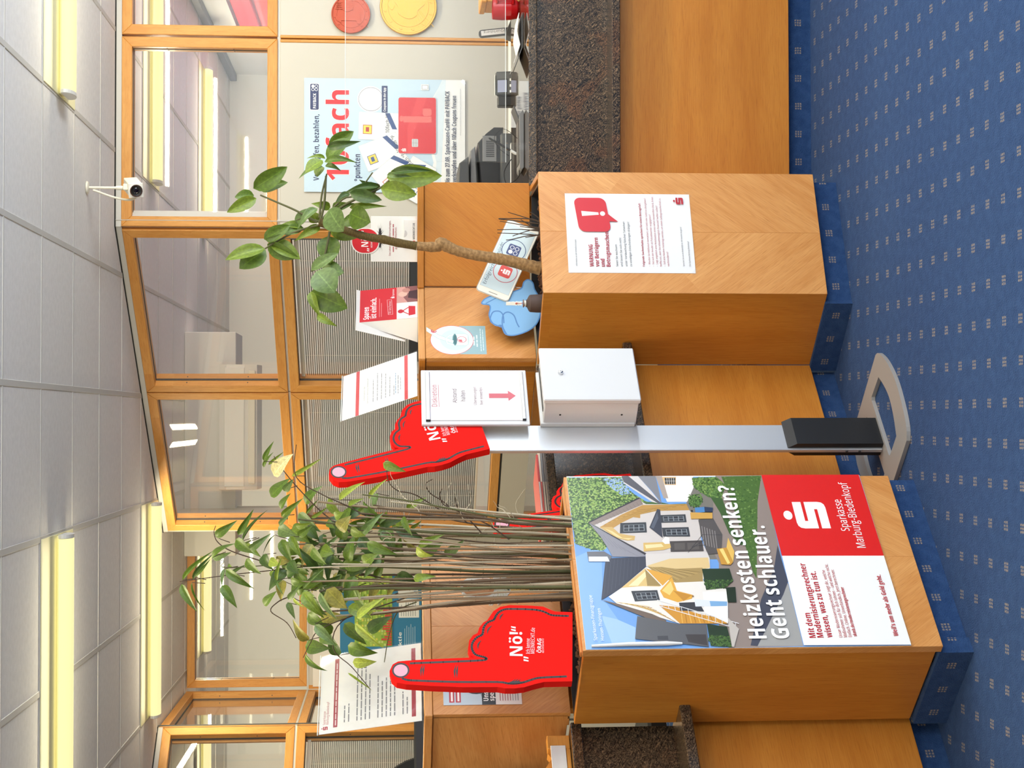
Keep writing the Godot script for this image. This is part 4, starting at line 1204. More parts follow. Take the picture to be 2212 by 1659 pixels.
func big_poster() -> void:
	# placed on the face of the poster column; local x along the face, y up
	var o := thing("poster", "large poster of a house wrapped in gold foil, taped to the left column", "poster", w(-.592 + .002 * .692 + .0012 * .7218, .175, 3.964 + .002 * .7218 - .0012 * .692), 46.2)
	obj("sheet", plate(.616, .850), M.paper, o)
	# the torn left edge rolls over and shows its white back
	obj("rolled_edge", tube_mesh(PackedVector3Array([Vector3(.009, .835, .004), Vector3(.011, .74, .007), Vector3(.012, .64, .007), Vector3(.013, .60, .005)]), PackedFloat32Array([.0035, .0055, .006, .003]), 8), M.paper, o)
	var k := Ink.new(self, .0007)
	var r := RandomNumberGenerator.new()
	r.seed = 77
	k.step = 0.000012
	k.lim = Rect2(0.0005, 0.0005, .615, .849)
	k.rect(0, 0, 0.612, 0.85, "6d9bd6")
	k.p([0.0001, 0.8492, 0.3128, 0.8511, 0.3542, 0.7752, 0.1691, 0.7902, 0.0169, 0.7202], "82abdf")
	k.p([0.0178, 0.7809, 0.1101, 0.7991, 0.0979, 0.7603, 0.0702, 0.7142, 0.0207, 0.7198], "9dbde6")
	k.p([0.5824, 0.5125, 0.5818, 0.4196, 0.3001, 0.463, 0.3004, 0.4871, 0.377, 0.4936, 0.4737, 0.5225], "77736a")
	k.p([0.619, 0.4206, 0.6182, 0.2921, -0.0051, 0.4008, 0.0018, 0.4783, 0.0667, 0.4773, 0.2254, 0.449, 0.3511, 0.4746, 0.482, 0.4483], "8f8079")
	k.p([0.6143, 0.4108, 0.6182, 0.2822, 0.3066, 0.2867, 0.0025, 0.2845, -0.0001, 0.4783, 0.0287, 0.5014], "8f8079")
	k.p([0.0044, 0.4041, 0.0066, 0.4221, 0.1595, 0.3677, 0.265, 0.3137, 0.3492, 0.2886, 0.2192, 0.2837, 0.1748, 0.3047], "474a58")
	k.p([0.0044, 0.4041, 0.1748, 0.3047, 0.2151, 0.2844, 0.0033, 0.2843], "a09e9c")
	k.p([0.6119, 0.4044, 0.6168, 0.2872, 0.5124, 0.3159, 0.2305, 0.3674, 0.2532, 0.3731, 0.4459, 0.3839, 0.5586, 0.3958], "4d6a31")
	k.dabs(pv([0.6119, 0.4044, 0.6168, 0.2872, 0.5124, 0.3159, 0.2305, 0.3674, 0.2532, 0.3731, 0.4459, 0.3839, 0.5586, 0.3958]), 500, 0.0040, ["3c5a28", "5d7c3a", "6d8a45"], r)
	k.p([0.61, 0.8509, 0.6114, 0.6928, 0.5583, 0.6768, 0.5126, 0.6304, 0.4748, 0.6547, 0.4312, 0.7122, 0.3351, 0.7707, 0.3375, 0.7993, 0.3592, 0.8456, 0.4631, 0.8481], "39562a")
	k.dabs(pv([0.61, 0.8509, 0.6114, 0.6928, 0.5583, 0.6768, 0.5126, 0.6304, 0.4748, 0.6547, 0.4312, 0.7122, 0.3351, 0.7707, 0.3375, 0.7993, 0.3592, 0.8456, 0.4631, 0.8481]), 5200, 0.0042, ["2c4522", "547a36", "7a9a4a", "a3b968", "3d5e2b", "8fae58"], r)
	k.dabs(pv([0.6071, 0.7471, 0.6067, 0.6933, 0.5469, 0.673, 0.5425, 0.7002, 0.5747, 0.7302]), 500, 0.0030, ["7fa5d8", "a7bfe0"], r)
	k.p([0.5149, 0.6434, 0.5146, 0.5968, 0.5054, 0.5681, 0.5072, 0.5212, 0.4826, 0.5213, 0.4924, 0.6328], "45632f")
	k.p([0.6154, 0.5943, 0.6147, 0.4859, 0.573, 0.4885, 0.514, 0.5169, 0.5144, 0.5736], "e6e0dc")
	k.p([0.6151, 0.6924, 0.6157, 0.645, 0.5533, 0.6121, 0.5064, 0.5912, 0.5147, 0.6168, 0.5873, 0.6887], "cfc9c6")
	k.p([0.6151, 0.6924, 0.6159, 0.672, 0.5078, 0.5894, 0.5065, 0.5979, 0.5928, 0.6881], "57565c")
	k.p([0.6157, 0.645, 0.6154, 0.5943, 0.5078, 0.5894, 0.5555, 0.6118], "7d7d84")
	k.p([0.6154, 0.5943, 0.6144, 0.5758, 0.5279, 0.5685, 0.528, 0.5818], "a99a8f")
	k.p([0.6116, 0.5762, 0.6113, 0.5356, 0.5798, 0.5398, 0.58, 0.5718], "d8b27c")
	k.p([0.6078, 0.5689, 0.6076, 0.5378, 0.5826, 0.5411, 0.5828, 0.5701], "3a3634")
	k.line([0.6078, 0.5625, 0.5828, 0.5644], 0.0012, "e0dcd4")
	k.line([0.6077, 0.5561, 0.5827, 0.558], 0.0012, "e0dcd4")
	k.line([0.6077, 0.5496, 0.5827, 0.5516], 0.0012, "e0dcd4")
	k.line([0.6076, 0.5432, 0.5826, 0.5452], 0.0012, "e0dcd4")
	k.line([0.5953, 0.5705, 0.5951, 0.5395], 0.0012, "e0dcd4")
	k.p([0.6078, 0.4903, 0.6106, 0.4185, 0.577, 0.3966, 0.5268, 0.418, 0.5316, 0.4542, 0.5684, 0.4891], "4f6f33")
	k.dabs(pv([0.6078, 0.4903, 0.6106, 0.4185, 0.577, 0.3966, 0.5268, 0.418, 0.5316, 0.4542, 0.5684, 0.4891]), 500, 0.0040, ["5f8040", "3c5728", "7c9a4c"], r)
	k.p([0.5316, 0.4474, 0.5268, 0.4146, 0.4461, 0.4074, 0.3934, 0.3961, 0.3544, 0.3763, 0.3502, 0.3901, 0.3936, 0.4158, 0.4729, 0.4297], "3f5b2c")
	k.dot(0.5174, 0.4937, 0.0225, 0.0185, "4d7233")
	k.dabs(pv([0.5411, 0.5098, 0.5454, 0.4723, 0.5136, 0.4719, 0.489, 0.4905, 0.4959, 0.5128]), 260, 0.0030, ["6d9143", "39562a"], r)
	k.p([0.4319, 0.7921, 0.5186, 0.6496, 0.5059, 0.6345, 0.5041, 0.52, 0.4781, 0.5136, 0.4468, 0.4933, 0.3706, 0.4978, 0.3257, 0.4882, 0.3199, 0.6583], "cbc2bd")
	k.p([0.4355, 0.8025, 0.5294, 0.6493, 0.505, 0.6426, 0.4275, 0.7892], "8a7b74")
	k.p([0.4355, 0.8025, 0.4386, 0.8055, 0.5322, 0.6513, 0.5285, 0.6484], "2f2d33")
	k.line([0.4384, 0.7833, 0.4309, 0.7769], 0.0008, "6f625c")
	k.line([0.4445, 0.7733, 0.4365, 0.7668], 0.0008, "6f625c")
	k.line([0.4507, 0.7632, 0.4421, 0.7568], 0.0008, "6f625c")
	k.line([0.4568, 0.753, 0.4477, 0.7468], 0.0008, "6f625c")
	k.line([0.463, 0.7429, 0.4534, 0.7367], 0.0008, "6f625c")
	k.line([0.4692, 0.7327, 0.459, 0.7266], 0.0008, "6f625c")
	k.line([0.4754, 0.7225, 0.4647, 0.7164], 0.0008, "6f625c")
	k.line([0.4817, 0.7123, 0.4703, 0.7063], 0.0008, "6f625c")
	k.line([0.4879, 0.7021, 0.476, 0.6961], 0.0008, "6f625c")
	k.line([0.4941, 0.6918, 0.4817, 0.6859], 0.0008, "6f625c")
	k.line([0.5004, 0.6815, 0.4874, 0.6757], 0.0008, "6f625c")
	k.line([0.5067, 0.6712, 0.4931, 0.6655], 0.0008, "6f625c")
	k.line([0.513, 0.6609, 0.4989, 0.6552], 0.0008, "6f625c")
	k.line([0.5193, 0.6505, 0.5046, 0.6449], 0.0008, "6f625c")
	k.p([0.42, 0.7737, 0.4664, 0.7084, 0.5024, 0.6449, 0.505, 0.5198, 0.4816, 0.5148, 0.4797, 0.6012, 0.4825, 0.6191, 0.4724, 0.6335, 0.4703, 0.6552, 0.4527, 0.6573, 0.4564, 0.6766, 0.4377, 0.7082, 0.414, 0.7401], "b58a45")
	k.line([0.423, 0.7685, 0.4531, 0.7098], 0.0011, "d6ac5c")
	k.line([0.4268, 0.7616, 0.4563, 0.6976], 0.0011, "8b6328")
	k.line([0.4307, 0.7547, 0.4595, 0.6854], 0.0011, "d6ac5c")
	k.line([0.4346, 0.7478, 0.4627, 0.6732], 0.0011, "8b6328")
	k.line([0.4385, 0.7408, 0.466, 0.661], 0.0011, "d6ac5c")
	k.line([0.4423, 0.7339, 0.4692, 0.6488], 0.0011, "8b6328")
	k.line([0.4462, 0.7269, 0.4724, 0.6365], 0.0011, "d6ac5c")
	k.line([0.4501, 0.72, 0.4756, 0.6242], 0.0011, "8b6328")
	k.line([0.454, 0.713, 0.4789, 0.6119], 0.0011, "d6ac5c")
	k.line([0.4579, 0.706, 0.4821, 0.5996], 0.0011, "8b6328")
	k.line([0.4619, 0.699, 0.4853, 0.5873], 0.0011, "d6ac5c")
	k.line([0.4658, 0.692, 0.4886, 0.5749], 0.0011, "8b6328")
	k.line([0.4697, 0.685, 0.4919, 0.5625], 0.0011, "d6ac5c")
	k.line([0.4736, 0.6779, 0.4951, 0.5501], 0.0011, "8b6328")
	k.line([0.4776, 0.6709, 0.4984, 0.5377], 0.0011, "d6ac5c")
	k.line([0.4815, 0.6638, 0.5016, 0.5253], 0.0011, "8b6328")
	k.p([0.4196, 0.7737, 0.4205, 0.7394, 0.3965, 0.7224, 0.3898, 0.6971, 0.3866, 0.679, 0.3712, 0.683, 0.3697, 0.7026, 0.3794, 0.7307], "caa765")
	k.p([0.4142, 0.7596, 0.4054, 0.741, 0.3792, 0.7145, 0.3789, 0.687, 0.3726, 0.699, 0.3828, 0.7303], "e2c88e")
	k.p([0.4347, 0.715, 0.4371, 0.6427, 0.3992, 0.6449, 0.3965, 0.7201], "3a3b40")
	k.p([0.4274, 0.7066, 0.4293, 0.649, 0.4051, 0.6506, 0.4029, 0.7096], "8d9297")
	k.p([0.4263, 0.7053, 0.4267, 0.6932, 0.4167, 0.6943, 0.4163, 0.7065], "2b2e33")
	k.p([0.4144, 0.7067, 0.4148, 0.6945, 0.405, 0.6956, 0.4045, 0.7079], "3e444a")
	k.p([0.4267, 0.6912, 0.4272, 0.6792, 0.4172, 0.6801, 0.4168, 0.6923], "3e444a")
	k.p([0.4149, 0.6925, 0.4153, 0.6803, 0.4055, 0.6812, 0.405, 0.6936], "2b2e33")
	k.p([0.4272, 0.6772, 0.4276, 0.6651, 0.4177, 0.6659, 0.4173, 0.6781], "2b2e33")
	k.p([0.4154, 0.6783, 0.4158, 0.6661, 0.406, 0.6669, 0.4055, 0.6792], "3e444a")
	k.p([0.4277, 0.6631, 0.4281, 0.651, 0.4182, 0.6517, 0.4178, 0.6639], "3e444a")
	k.p([0.4159, 0.6641, 0.4163, 0.6518, 0.4065, 0.6525, 0.4061, 0.6648], "2b2e33")
	k.p([0.4632, 0.6026, 0.4657, 0.5286, 0.4361, 0.5291, 0.4346, 0.603], "3a3b40")
	k.p([0.4578, 0.5931, 0.4596, 0.5346, 0.4407, 0.5349, 0.4394, 0.5933], "8d9297")
	k.p([0.457, 0.5916, 0.4573, 0.5794, 0.4498, 0.5795, 0.4495, 0.5917], "2b2e33")
	k.p([0.448, 0.5917, 0.4484, 0.5795, 0.4408, 0.5796, 0.4406, 0.5918], "3e444a")
	k.p([0.4574, 0.5774, 0.4578, 0.5652, 0.4502, 0.5653, 0.4499, 0.5775], "3e444a")
	k.p([0.4484, 0.5775, 0.4487, 0.5653, 0.4412, 0.5654, 0.4409, 0.5776], "2b2e33")
	k.p([0.4578, 0.5632, 0.4582, 0.5509, 0.4506, 0.551, 0.4502, 0.5633], "2b2e33")
	k.p([0.4488, 0.5633, 0.4491, 0.551, 0.4415, 0.5511, 0.4412, 0.5634], "3e444a")
	k.p([0.4583, 0.5489, 0.4586, 0.5366, 0.451, 0.5368, 0.4506, 0.549], "3e444a")
	k.p([0.4492, 0.549, 0.4495, 0.5368, 0.4418, 0.5369, 0.4416, 0.5492], "2b2e33")
	k.p([0.4158, 0.6011, 0.4177, 0.5264, 0.383, 0.5267, 0.3833, 0.6016], "3a3b40")
	k.p([0.4094, 0.5915, 0.4106, 0.5324, 0.3885, 0.5326, 0.3885, 0.5918], "8d9297")
	k.p([0.4085, 0.59, 0.4087, 0.5776, 0.4001, 0.5778, 0.3999, 0.5901], "2b2e33")
	k.p([0.3983, 0.5902, 0.3984, 0.5778, 0.3898, 0.5779, 0.3898, 0.5903], "3e444a")
	k.p([0.4087, 0.5756, 0.409, 0.5633, 0.4002, 0.5634, 0.4001, 0.5758], "3e444a")
	k.p([0.3984, 0.5758, 0.3985, 0.5634, 0.3898, 0.5635, 0.3898, 0.5759], "2b2e33")
	k.p([0.409, 0.5612, 0.4093, 0.5489, 0.4004, 0.549, 0.4002, 0.5614], "2b2e33")
	k.p([0.3986, 0.5614, 0.3987, 0.549, 0.3898, 0.5491, 0.3898, 0.5615], "3e444a")
	k.p([0.4093, 0.5469, 0.4095, 0.5345, 0.4005, 0.5345, 0.4004, 0.5469], "3e444a")
	k.p([0.3987, 0.547, 0.3988, 0.5346, 0.3899, 0.5346, 0.3898, 0.5471], "2b2e33")
	k.p([0.4174, 0.6359, 0.4864, 0.6054, 0.4832, 0.5975, 0.3781, 0.6036], "3b3e4a")
	k.p([0.4174, 0.632, 0.4744, 0.6069, 0.4522, 0.6063, 0.4129, 0.6243], "555a68")
	k.p([0.3659, 0.5857, 0.3684, 0.4955, 0.3292, 0.4967, 0.3276, 0.5881], "4a4441")
	k.p([0.3585, 0.5743, 0.3595, 0.5449, 0.3348, 0.5477, 0.3343, 0.5769], "5d5652")
	k.p([0.3594, 0.5384, 0.36, 0.5059, 0.3353, 0.5081, 0.3347, 0.5406], "5d5652")
	k.p([0.4433, 0.4954, 0.4509, 0.453, 0.3894, 0.4361, 0.3211, 0.45, 0.3172, 0.4878, 0.3727, 0.4942], "55504f")
	k.line([0.4204, 0.4889, 0.3513, 0.4925], 0.0022, "8b8480")
	k.line([0.4169, 0.4822, 0.3486, 0.4857], 0.0022, "8b8480")
	k.line([0.4133, 0.4755, 0.346, 0.479], 0.0022, "8b8480")
	k.line([0.4097, 0.4688, 0.3434, 0.4722], 0.0022, "8b8480")
	k.line([0.4062, 0.4621, 0.3408, 0.4655], 0.0022, "8b8480")
	k.line([0.4026, 0.4554, 0.3381, 0.4587], 0.0022, "8b8480")
	k.p([0.3607, 0.6596, 0.3627, 0.6078, 0.3565, 0.5859, 0.3429, 0.5854, 0.3346, 0.6066, 0.3297, 0.662], "d1ad66")
	k.p([0.353, 0.656, 0.3568, 0.6102, 0.346, 0.6051, 0.3402, 0.6543], "e8d3a0")
	k.p([0.3674, 0.6072, 0.3832, 0.5954, 0.3779, 0.5854, 0.3565, 0.5875, 0.3558, 0.6006], "e8e2dc")
	k.line([0.3891, 0.4918, 0.3221, 0.542], 0.0012, "2a2a2e")
	k.line([0.3891, 0.4918, 0.3877, 0.4396], 0.0012, "2a2a2e")
	k.line([0.3512, 0.4876, 0.3465, 0.5273], 0.0012, "2a2a2e")
	k.line([0.3705, 0.4896, 0.3347, 0.5338], 0.0012, "2a2a2e")
	k.p([0.4355, 0.8025, 0.4284, 0.7908, 0.3199, 0.6583, 0.3099, 0.6605, 0.3117, 0.749, 0.3798, 0.7727], "8c8a92")
	k.line([0.4145, 0.7921, 0.3583, 0.7652], 0.0008, "77757e")
	k.line([0.4027, 0.7796, 0.3527, 0.7541], 0.0008, "77757e")
	k.line([0.3909, 0.7671, 0.3471, 0.7431], 0.0008, "77757e")
	k.line([0.3792, 0.7547, 0.3414, 0.7321], 0.0008, "77757e")
	k.line([0.3675, 0.7423, 0.3358, 0.7211], 0.0008, "77757e")
	k.line([0.3558, 0.7299, 0.3302, 0.7102], 0.0008, "77757e")
	k.line([0.3442, 0.7176, 0.3246, 0.6992], 0.0008, "77757e")
	k.line([0.3327, 0.7054, 0.319, 0.6883], 0.0008, "77757e")
	k.line([0.3212, 0.6932, 0.3134, 0.6774], 0.0008, "77757e")
	k.p([0.3056, 0.7688, 0.3115, 0.6593, 0.2773, 0.6611, 0.2013, 0.7369, 0.1612, 0.7948], "3a3c4a")
	k.line([0.2993, 0.7647, 0.1731, 0.7874], 0.0009, "4b4e5c")
	k.line([0.3003, 0.755, 0.1825, 0.7761], 0.0009, "4b4e5c")
	k.line([0.3013, 0.7453, 0.192, 0.7648], 0.0009, "4b4e5c")
	k.line([0.3022, 0.7356, 0.2015, 0.7535], 0.0009, "4b4e5c")
	k.line([0.3032, 0.7259, 0.2111, 0.7421], 0.0009, "4b4e5c")
	k.line([0.3042, 0.7162, 0.2207, 0.7307], 0.0009, "4b4e5c")
	k.line([0.3052, 0.7065, 0.2303, 0.7192], 0.0009, "4b4e5c")
	k.line([0.3062, 0.6968, 0.24, 0.7077], 0.0009, "4b4e5c")
	k.line([0.3071, 0.6871, 0.2497, 0.6962], 0.0009, "4b4e5c")
	k.line([0.3081, 0.6773, 0.2594, 0.6846], 0.0009, "4b4e5c")
	k.p([0.3301, 0.8176, 0.3308, 0.7705, 0.3125, 0.7505, 0.2943, 0.762, 0.2949, 0.8161], "6a6a70")
	k.p([0.3124, 0.8145, 0.3118, 0.7634, 0.2942, 0.7588, 0.2949, 0.8154], "d9d9dc")
	k.p([0.4355, 0.8025, 0.4382, 0.8062, 0.3166, 0.6603, 0.3224, 0.6557], "2f2d33")
	k.p([0.3199, 0.6583, 0.3249, 0.4883, 0.3025, 0.4845, 0.267, 0.4889, 0.2753, 0.662], "d2cac4")
	k.p([0.1721, 0.7744, 0.2021, 0.7368, 0.274, 0.6622, 0.2712, 0.4883, 0.2261, 0.5141, 0.1929, 0.4542, 0.0782, 0.4708, 0.0792, 0.596, 0.1236, 0.7018, 0.1488, 0.755], "e4ddd6")
	k.p([0.2781, 0.6591, 0.3024, 0.5946, 0.3055, 0.4886, 0.2691, 0.4886, 0.2435, 0.5928], "d9bc86")
	k.p([0.2748, 0.6589, 0.2661, 0.586, 0.2693, 0.5094, 0.2213, 0.5148, 0.2181, 0.5898, 0.2377, 0.6253], "a58a55")
	k.line([0.273, 0.6463, 0.221, 0.5958], 0.0012, "c9ab6b")
	k.line([0.273, 0.6438, 0.2246, 0.587], 0.0012, "7d6536")
	k.line([0.2729, 0.6412, 0.2282, 0.5783], 0.0012, "c9ab6b")
	k.line([0.2729, 0.6387, 0.2317, 0.5696], 0.0012, "7d6536")
	k.line([0.2729, 0.6362, 0.2353, 0.5608], 0.0012, "c9ab6b")
	k.line([0.2729, 0.6336, 0.2389, 0.5521], 0.0012, "7d6536")
	k.line([0.2728, 0.6311, 0.2425, 0.5433], 0.0012, "c9ab6b")
	k.line([0.2728, 0.6285, 0.2461, 0.5345], 0.0012, "7d6536")
	k.line([0.2728, 0.626, 0.2497, 0.5257], 0.0012, "c9ab6b")
	k.line([0.2727, 0.6234, 0.2533, 0.5168], 0.0012, "7d6536")
	k.p([0.2021, 0.7368, 0.2691, 0.6653, 0.2443, 0.6594, 0.2052, 0.6326, 0.2071, 0.6796], "d8b877")
	k.p([0.2083, 0.7172, 0.2588, 0.6656, 0.2403, 0.6662, 0.208, 0.6921], "f0dcaa")
	k.p([0.267, 0.6662, 0.2072, 0.6292, 0.2077, 0.6669], "9c8350")
	k.p([0.2691, 0.6644, 0.2415, 0.5946, 0.208, 0.6259], "d99f3e")
	k.p([0.1903, 0.6351, 0.2374, 0.5968, 0.1898, 0.5898, 0.1748, 0.5484, 0.162, 0.5534, 0.1506, 0.5926, 0.167, 0.628], "dba23f")
	k.p([0.1911, 0.6296, 0.2231, 0.6018, 0.1947, 0.5977, 0.1748, 0.6113], "f0c878")
	k.p([0.1907, 0.5998, 0.174, 0.5517, 0.1543, 0.5764], "c0862b")
	k.p([0.1905, 0.7123, 0.1928, 0.642, 0.1584, 0.6391, 0.1545, 0.7061], "3a3b40")
	k.p([0.1836, 0.702, 0.1857, 0.647, 0.1636, 0.645, 0.1607, 0.6983], "8d9297")
	k.p([0.1826, 0.7005, 0.183, 0.689, 0.1738, 0.6876, 0.1733, 0.699], "2b2e33")
	k.p([0.1715, 0.6987, 0.172, 0.6873, 0.1628, 0.686, 0.1622, 0.6972], "3e444a")
	k.p([0.1831, 0.6871, 0.1836, 0.6756, 0.1744, 0.6744, 0.1739, 0.6858], "3e444a")
	k.p([0.1721, 0.6855, 0.1726, 0.6742, 0.1635, 0.673, 0.1629, 0.6842], "2b2e33")
	k.p([0.1836, 0.6737, 0.1841, 0.6622, 0.175, 0.6612, 0.1745, 0.6725], "2b2e33")
	k.p([0.1727, 0.6723, 0.1732, 0.661, 0.1642, 0.66, 0.1636, 0.6712], "3e444a")
	k.p([0.1841, 0.6603, 0.1846, 0.6488, 0.1756, 0.6479, 0.1751, 0.6593], "3e444a")
	k.p([0.1733, 0.6591, 0.1738, 0.6478, 0.1648, 0.6469, 0.1643, 0.6581], "2b2e33")
	k.p([0.18, 0.7689, 0.1487, 0.7472, 0.1416, 0.6624, 0.1374, 0.6442, 0.0801, 0.599, 0.104, 0.6407, 0.1486, 0.7425], "d2a24a")
	k.line([0.1528, 0.7545, 0.1378, 0.6691], 0.0013, "f0cf84")
	k.line([0.1511, 0.7473, 0.1329, 0.6635], 0.0013, "9a6a22")
	k.line([0.1494, 0.74, 0.1281, 0.6578], 0.0013, "f0cf84")
	k.line([0.1477, 0.7327, 0.1233, 0.6522], 0.0013, "9a6a22")
	k.line([0.146, 0.7254, 0.1186, 0.6466], 0.0013, "f0cf84")
	k.line([0.1444, 0.7181, 0.1138, 0.641], 0.0013, "9a6a22")
	k.line([0.1427, 0.7108, 0.109, 0.6354], 0.0013, "f0cf84")
	k.line([0.141, 0.7036, 0.1042, 0.6298], 0.0013, "9a6a22")
	k.line([0.1393, 0.6963, 0.0995, 0.6242], 0.0013, "f0cf84")
	k.line([0.1376, 0.689, 0.0947, 0.6187], 0.0013, "9a6a22")
	k.line([0.136, 0.6818, 0.09, 0.6131], 0.0013, "f0cf84")
	k.line([0.1343, 0.6745, 0.0852, 0.6076], 0.0013, "9a6a22")
	k.p([0.1414, 0.6437, 0.1348, 0.5978, 0.1104, 0.542, 0.0899, 0.4705, 0.0774, 0.4725, 0.0792, 0.596], "c98d30")
	k.line([0.1111, 0.5886, 0.0807, 0.5896], 0.0014, "e9bc63")
	k.line([0.1109, 0.578, 0.0805, 0.5779], 0.0014, "8f5f1c")
	k.line([0.1108, 0.5675, 0.0804, 0.5662], 0.0014, "e9bc63")
	k.line([0.1106, 0.5569, 0.0802, 0.5544], 0.0014, "8f5f1c")
	k.line([0.1105, 0.5464, 0.08, 0.5427], 0.0014, "e9bc63")
	k.line([0.1103, 0.5358, 0.0798, 0.531], 0.0014, "8f5f1c")
	k.line([0.1102, 0.5252, 0.0797, 0.5192], 0.0014, "e9bc63")
	k.line([0.11, 0.5147, 0.0795, 0.5075], 0.0014, "8f5f1c")
	k.line([0.1099, 0.5041, 0.0793, 0.4957], 0.0014, "e9bc63")
	k.line([0.1097, 0.4935, 0.0792, 0.484], 0.0014, "8f5f1c")
	k.p([0.162, 0.7947, 0.0721, 0.6346, 0.0902, 0.631, 0.1122, 0.666, 0.1455, 0.7475], "6d5a50")
	k.p([0.1652, 0.7944, 0.1604, 0.7917, 0.0706, 0.6357, 0.0714, 0.6402], "2e2d33")
	k.p([0.1486, 0.5897, 0.1506, 0.5362, 0.1181, 0.5269, 0.1221, 0.5902], "39393e")
	k.p([0.1857, 0.5216, 0.1848, 0.4539, 0.0782, 0.4699, 0.1141, 0.5259], "ece8e4")
	k.p([0.1057, 0.7055, 0.0769, 0.5963, 0.0751, 0.527, 0.0026, 0.5317, 0.0313, 0.7201], "5b5a5e")
	k.p([0.0395, 0.6611, 0.0398, 0.6335, 0.0261, 0.6338, 0.0273, 0.6611], "424246")
	k.p([0.0433, 0.5871, 0.0425, 0.5334, 0.0064, 0.5342, 0.0185, 0.5829], "423d3b")
	k.p([0.2652, 0.5116, 0.2652, 0.4363, 0.2211, 0.4331, 0.1978, 0.4597, 0.1912, 0.5107], "26351f")
	k.dabs(pv([0.2261, 0.5125, 0.2252, 0.4331, 0.197, 0.4598, 0.1904, 0.5115]), 300, 0.0030, ["5c7d3c", "3a5428"], r)
	k.p([0.199, 0.4564, 0.1488, 0.4596, 0.1485, 0.436, 0.2007, 0.4307], "1f2b1b")
	k.p([0.0771, 0.5258, 0.0666, 0.4742, 0.0009, 0.4717, 0.0063, 0.5266], "26351f")
	k.dabs(pv([0.0406, 0.53, 0.0359, 0.4729, 0.0009, 0.4717, 0.0063, 0.5266]), 320, 0.0030, ["5c7d3c", "3a5428", "4d6d33"], r)
	k.p([0.4891, 0.4988, 0.492, 0.4717, 0.4724, 0.473, 0.469, 0.5], "4d7fb5")
	k.p([0.4929, 0.4716, 0.4887, 0.4472, 0.4731, 0.4513, 0.4733, 0.4728], "2c3a52")
	k.dot(0.4780, 0.5087, 0.0028, 0.0028, "2a211c")
	k.p([0.4714, 0.5146, 0.4695, 0.4518, 0.4474, 0.4552, 0.447, 0.5157], "c99a4a")
	k.p([0.336, 0.4607, 0.34, 0.4324, 0.2871, 0.4231, 0.278, 0.431, 0.28, 0.4564], "c48f3a")
	k.p([0.3338, 0.4529, 0.3371, 0.4426, 0.2851, 0.4315, 0.2806, 0.4386], "f0cf7a")
	k.p([0.3404, 0.4324, 0.3763, 0.4224, 0.3258, 0.413, 0.2871, 0.4224], "e0b65c")
	k.p([0.1535, 0.5107, 0.1508, 0.4608, 0.1361, 0.4631, 0.1355, 0.5071], "7ba6cf")
	k.p([0.1599, 0.5474, 0.1554, 0.5072, 0.1355, 0.5071, 0.1349, 0.5478], "d8dce4")
	k.dot(0.1700, 0.5497, 0.0030, 0.0030, "8a6a4a")
	k.line([0.1585, 0.6463, 0.077, 0.4415], 0.0020, "e6e6e8")
	k.line([0.1386, 0.6441, 0.0585, 0.4445], 0.0020, "e6e6e8")
	k.line([0.155, 0.6377, 0.1352, 0.6357], 0.0014, "dcdcdf")
	k.line([0.1482, 0.6204, 0.1285, 0.6189], 0.0014, "dcdcdf")
	k.line([0.1413, 0.6032, 0.1218, 0.6022], 0.0014, "dcdcdf")
	k.line([0.1345, 0.5861, 0.1151, 0.5854], 0.0014, "dcdcdf")
	k.line([0.1277, 0.569, 0.1083, 0.5687], 0.0014, "dcdcdf")
	k.line([0.1209, 0.5519, 0.1017, 0.5521], 0.0014, "dcdcdf")
	k.line([0.1141, 0.5348, 0.095, 0.5355], 0.0014, "dcdcdf")
	k.line([0.1073, 0.5178, 0.0883, 0.5189], 0.0014, "dcdcdf")
	k.line([0.1006, 0.5008, 0.0817, 0.5023], 0.0014, "dcdcdf")
	k.line([0.0938, 0.4838, 0.075, 0.4858], 0.0014, "dcdcdf")
	k.line([0.0871, 0.4669, 0.0684, 0.4692], 0.0014, "dcdcdf")
	k.line([0.0803, 0.4499, 0.0618, 0.4528], 0.0014, "dcdcdf")
	k.p([0.0976, 0.4677, 0.0585, 0.4445, -0.0003, 0.4664, 0.0017, 0.4722], "bdb5ad")
	k.step = 0.0001
	k.p([0.6163, 0.2873, 0.6146, 0.0028, 0.3056, 0.0012, 0.3083, 0.2844], "d8241f")
	k.p([0.3083, 0.2844, 0.3056, 0.0012, -0.0005, -0.0023, 0.0032, 0.2834], "f2f1ee")
	k.text("Heizkosten senken?", 0.0267, 0.3761, 0.0455, "ffffff", 0.5464, true)
	k.text("Geht schlauer.", 0.0258, 0.3145, 0.0455, "ffffff", 0.3930, true)
	k.bank_sign(0.4074, 0.1272, 0.1249, "f6f3f0", 0.1006)
	k.text("Sparkasse", 0.3969, 0.0762, 0.0240, "f6f3f0", 0.1195, false)
	k.text("Marburg-Biedenkopf", 0.3346, 0.0448, 0.0245, "f6f3f0", 0.2493, false)
	k.text("Mit dem", 0.0263, 0.2470, 0.0165, "b5202c", 0.0821, true)
	k.text("Modernisierungsrechner", 0.0267, 0.2264, 0.0165, "b5202c", 0.2533, true)
	k.text("wissen, was zu tun ist.", 0.0264, 0.2029, 0.0165, "b5202c", 0.2250, true)
	k.text("Unser Modernisierungsrechner zeigt dir, welche", 0.0260, 0.1769, 0.0088, "b5202c", 0.2291, false)
	k.text("Maßnahmen sich für dich lohnen – und welche nicht.", 0.0266, 0.1643, 0.0088, "b5202c", 0.2501, false)
	k.text("Einfach. Online. Unverbindlich. Jetzt berechnen:", 0.0271, 0.1518, 0.0088, "b5202c", 0.2297, false)
	k.text("skmb.de/modernisierungsrechner", 0.0288, 0.1380, 0.0092, "b5202c", 0.1661, true)
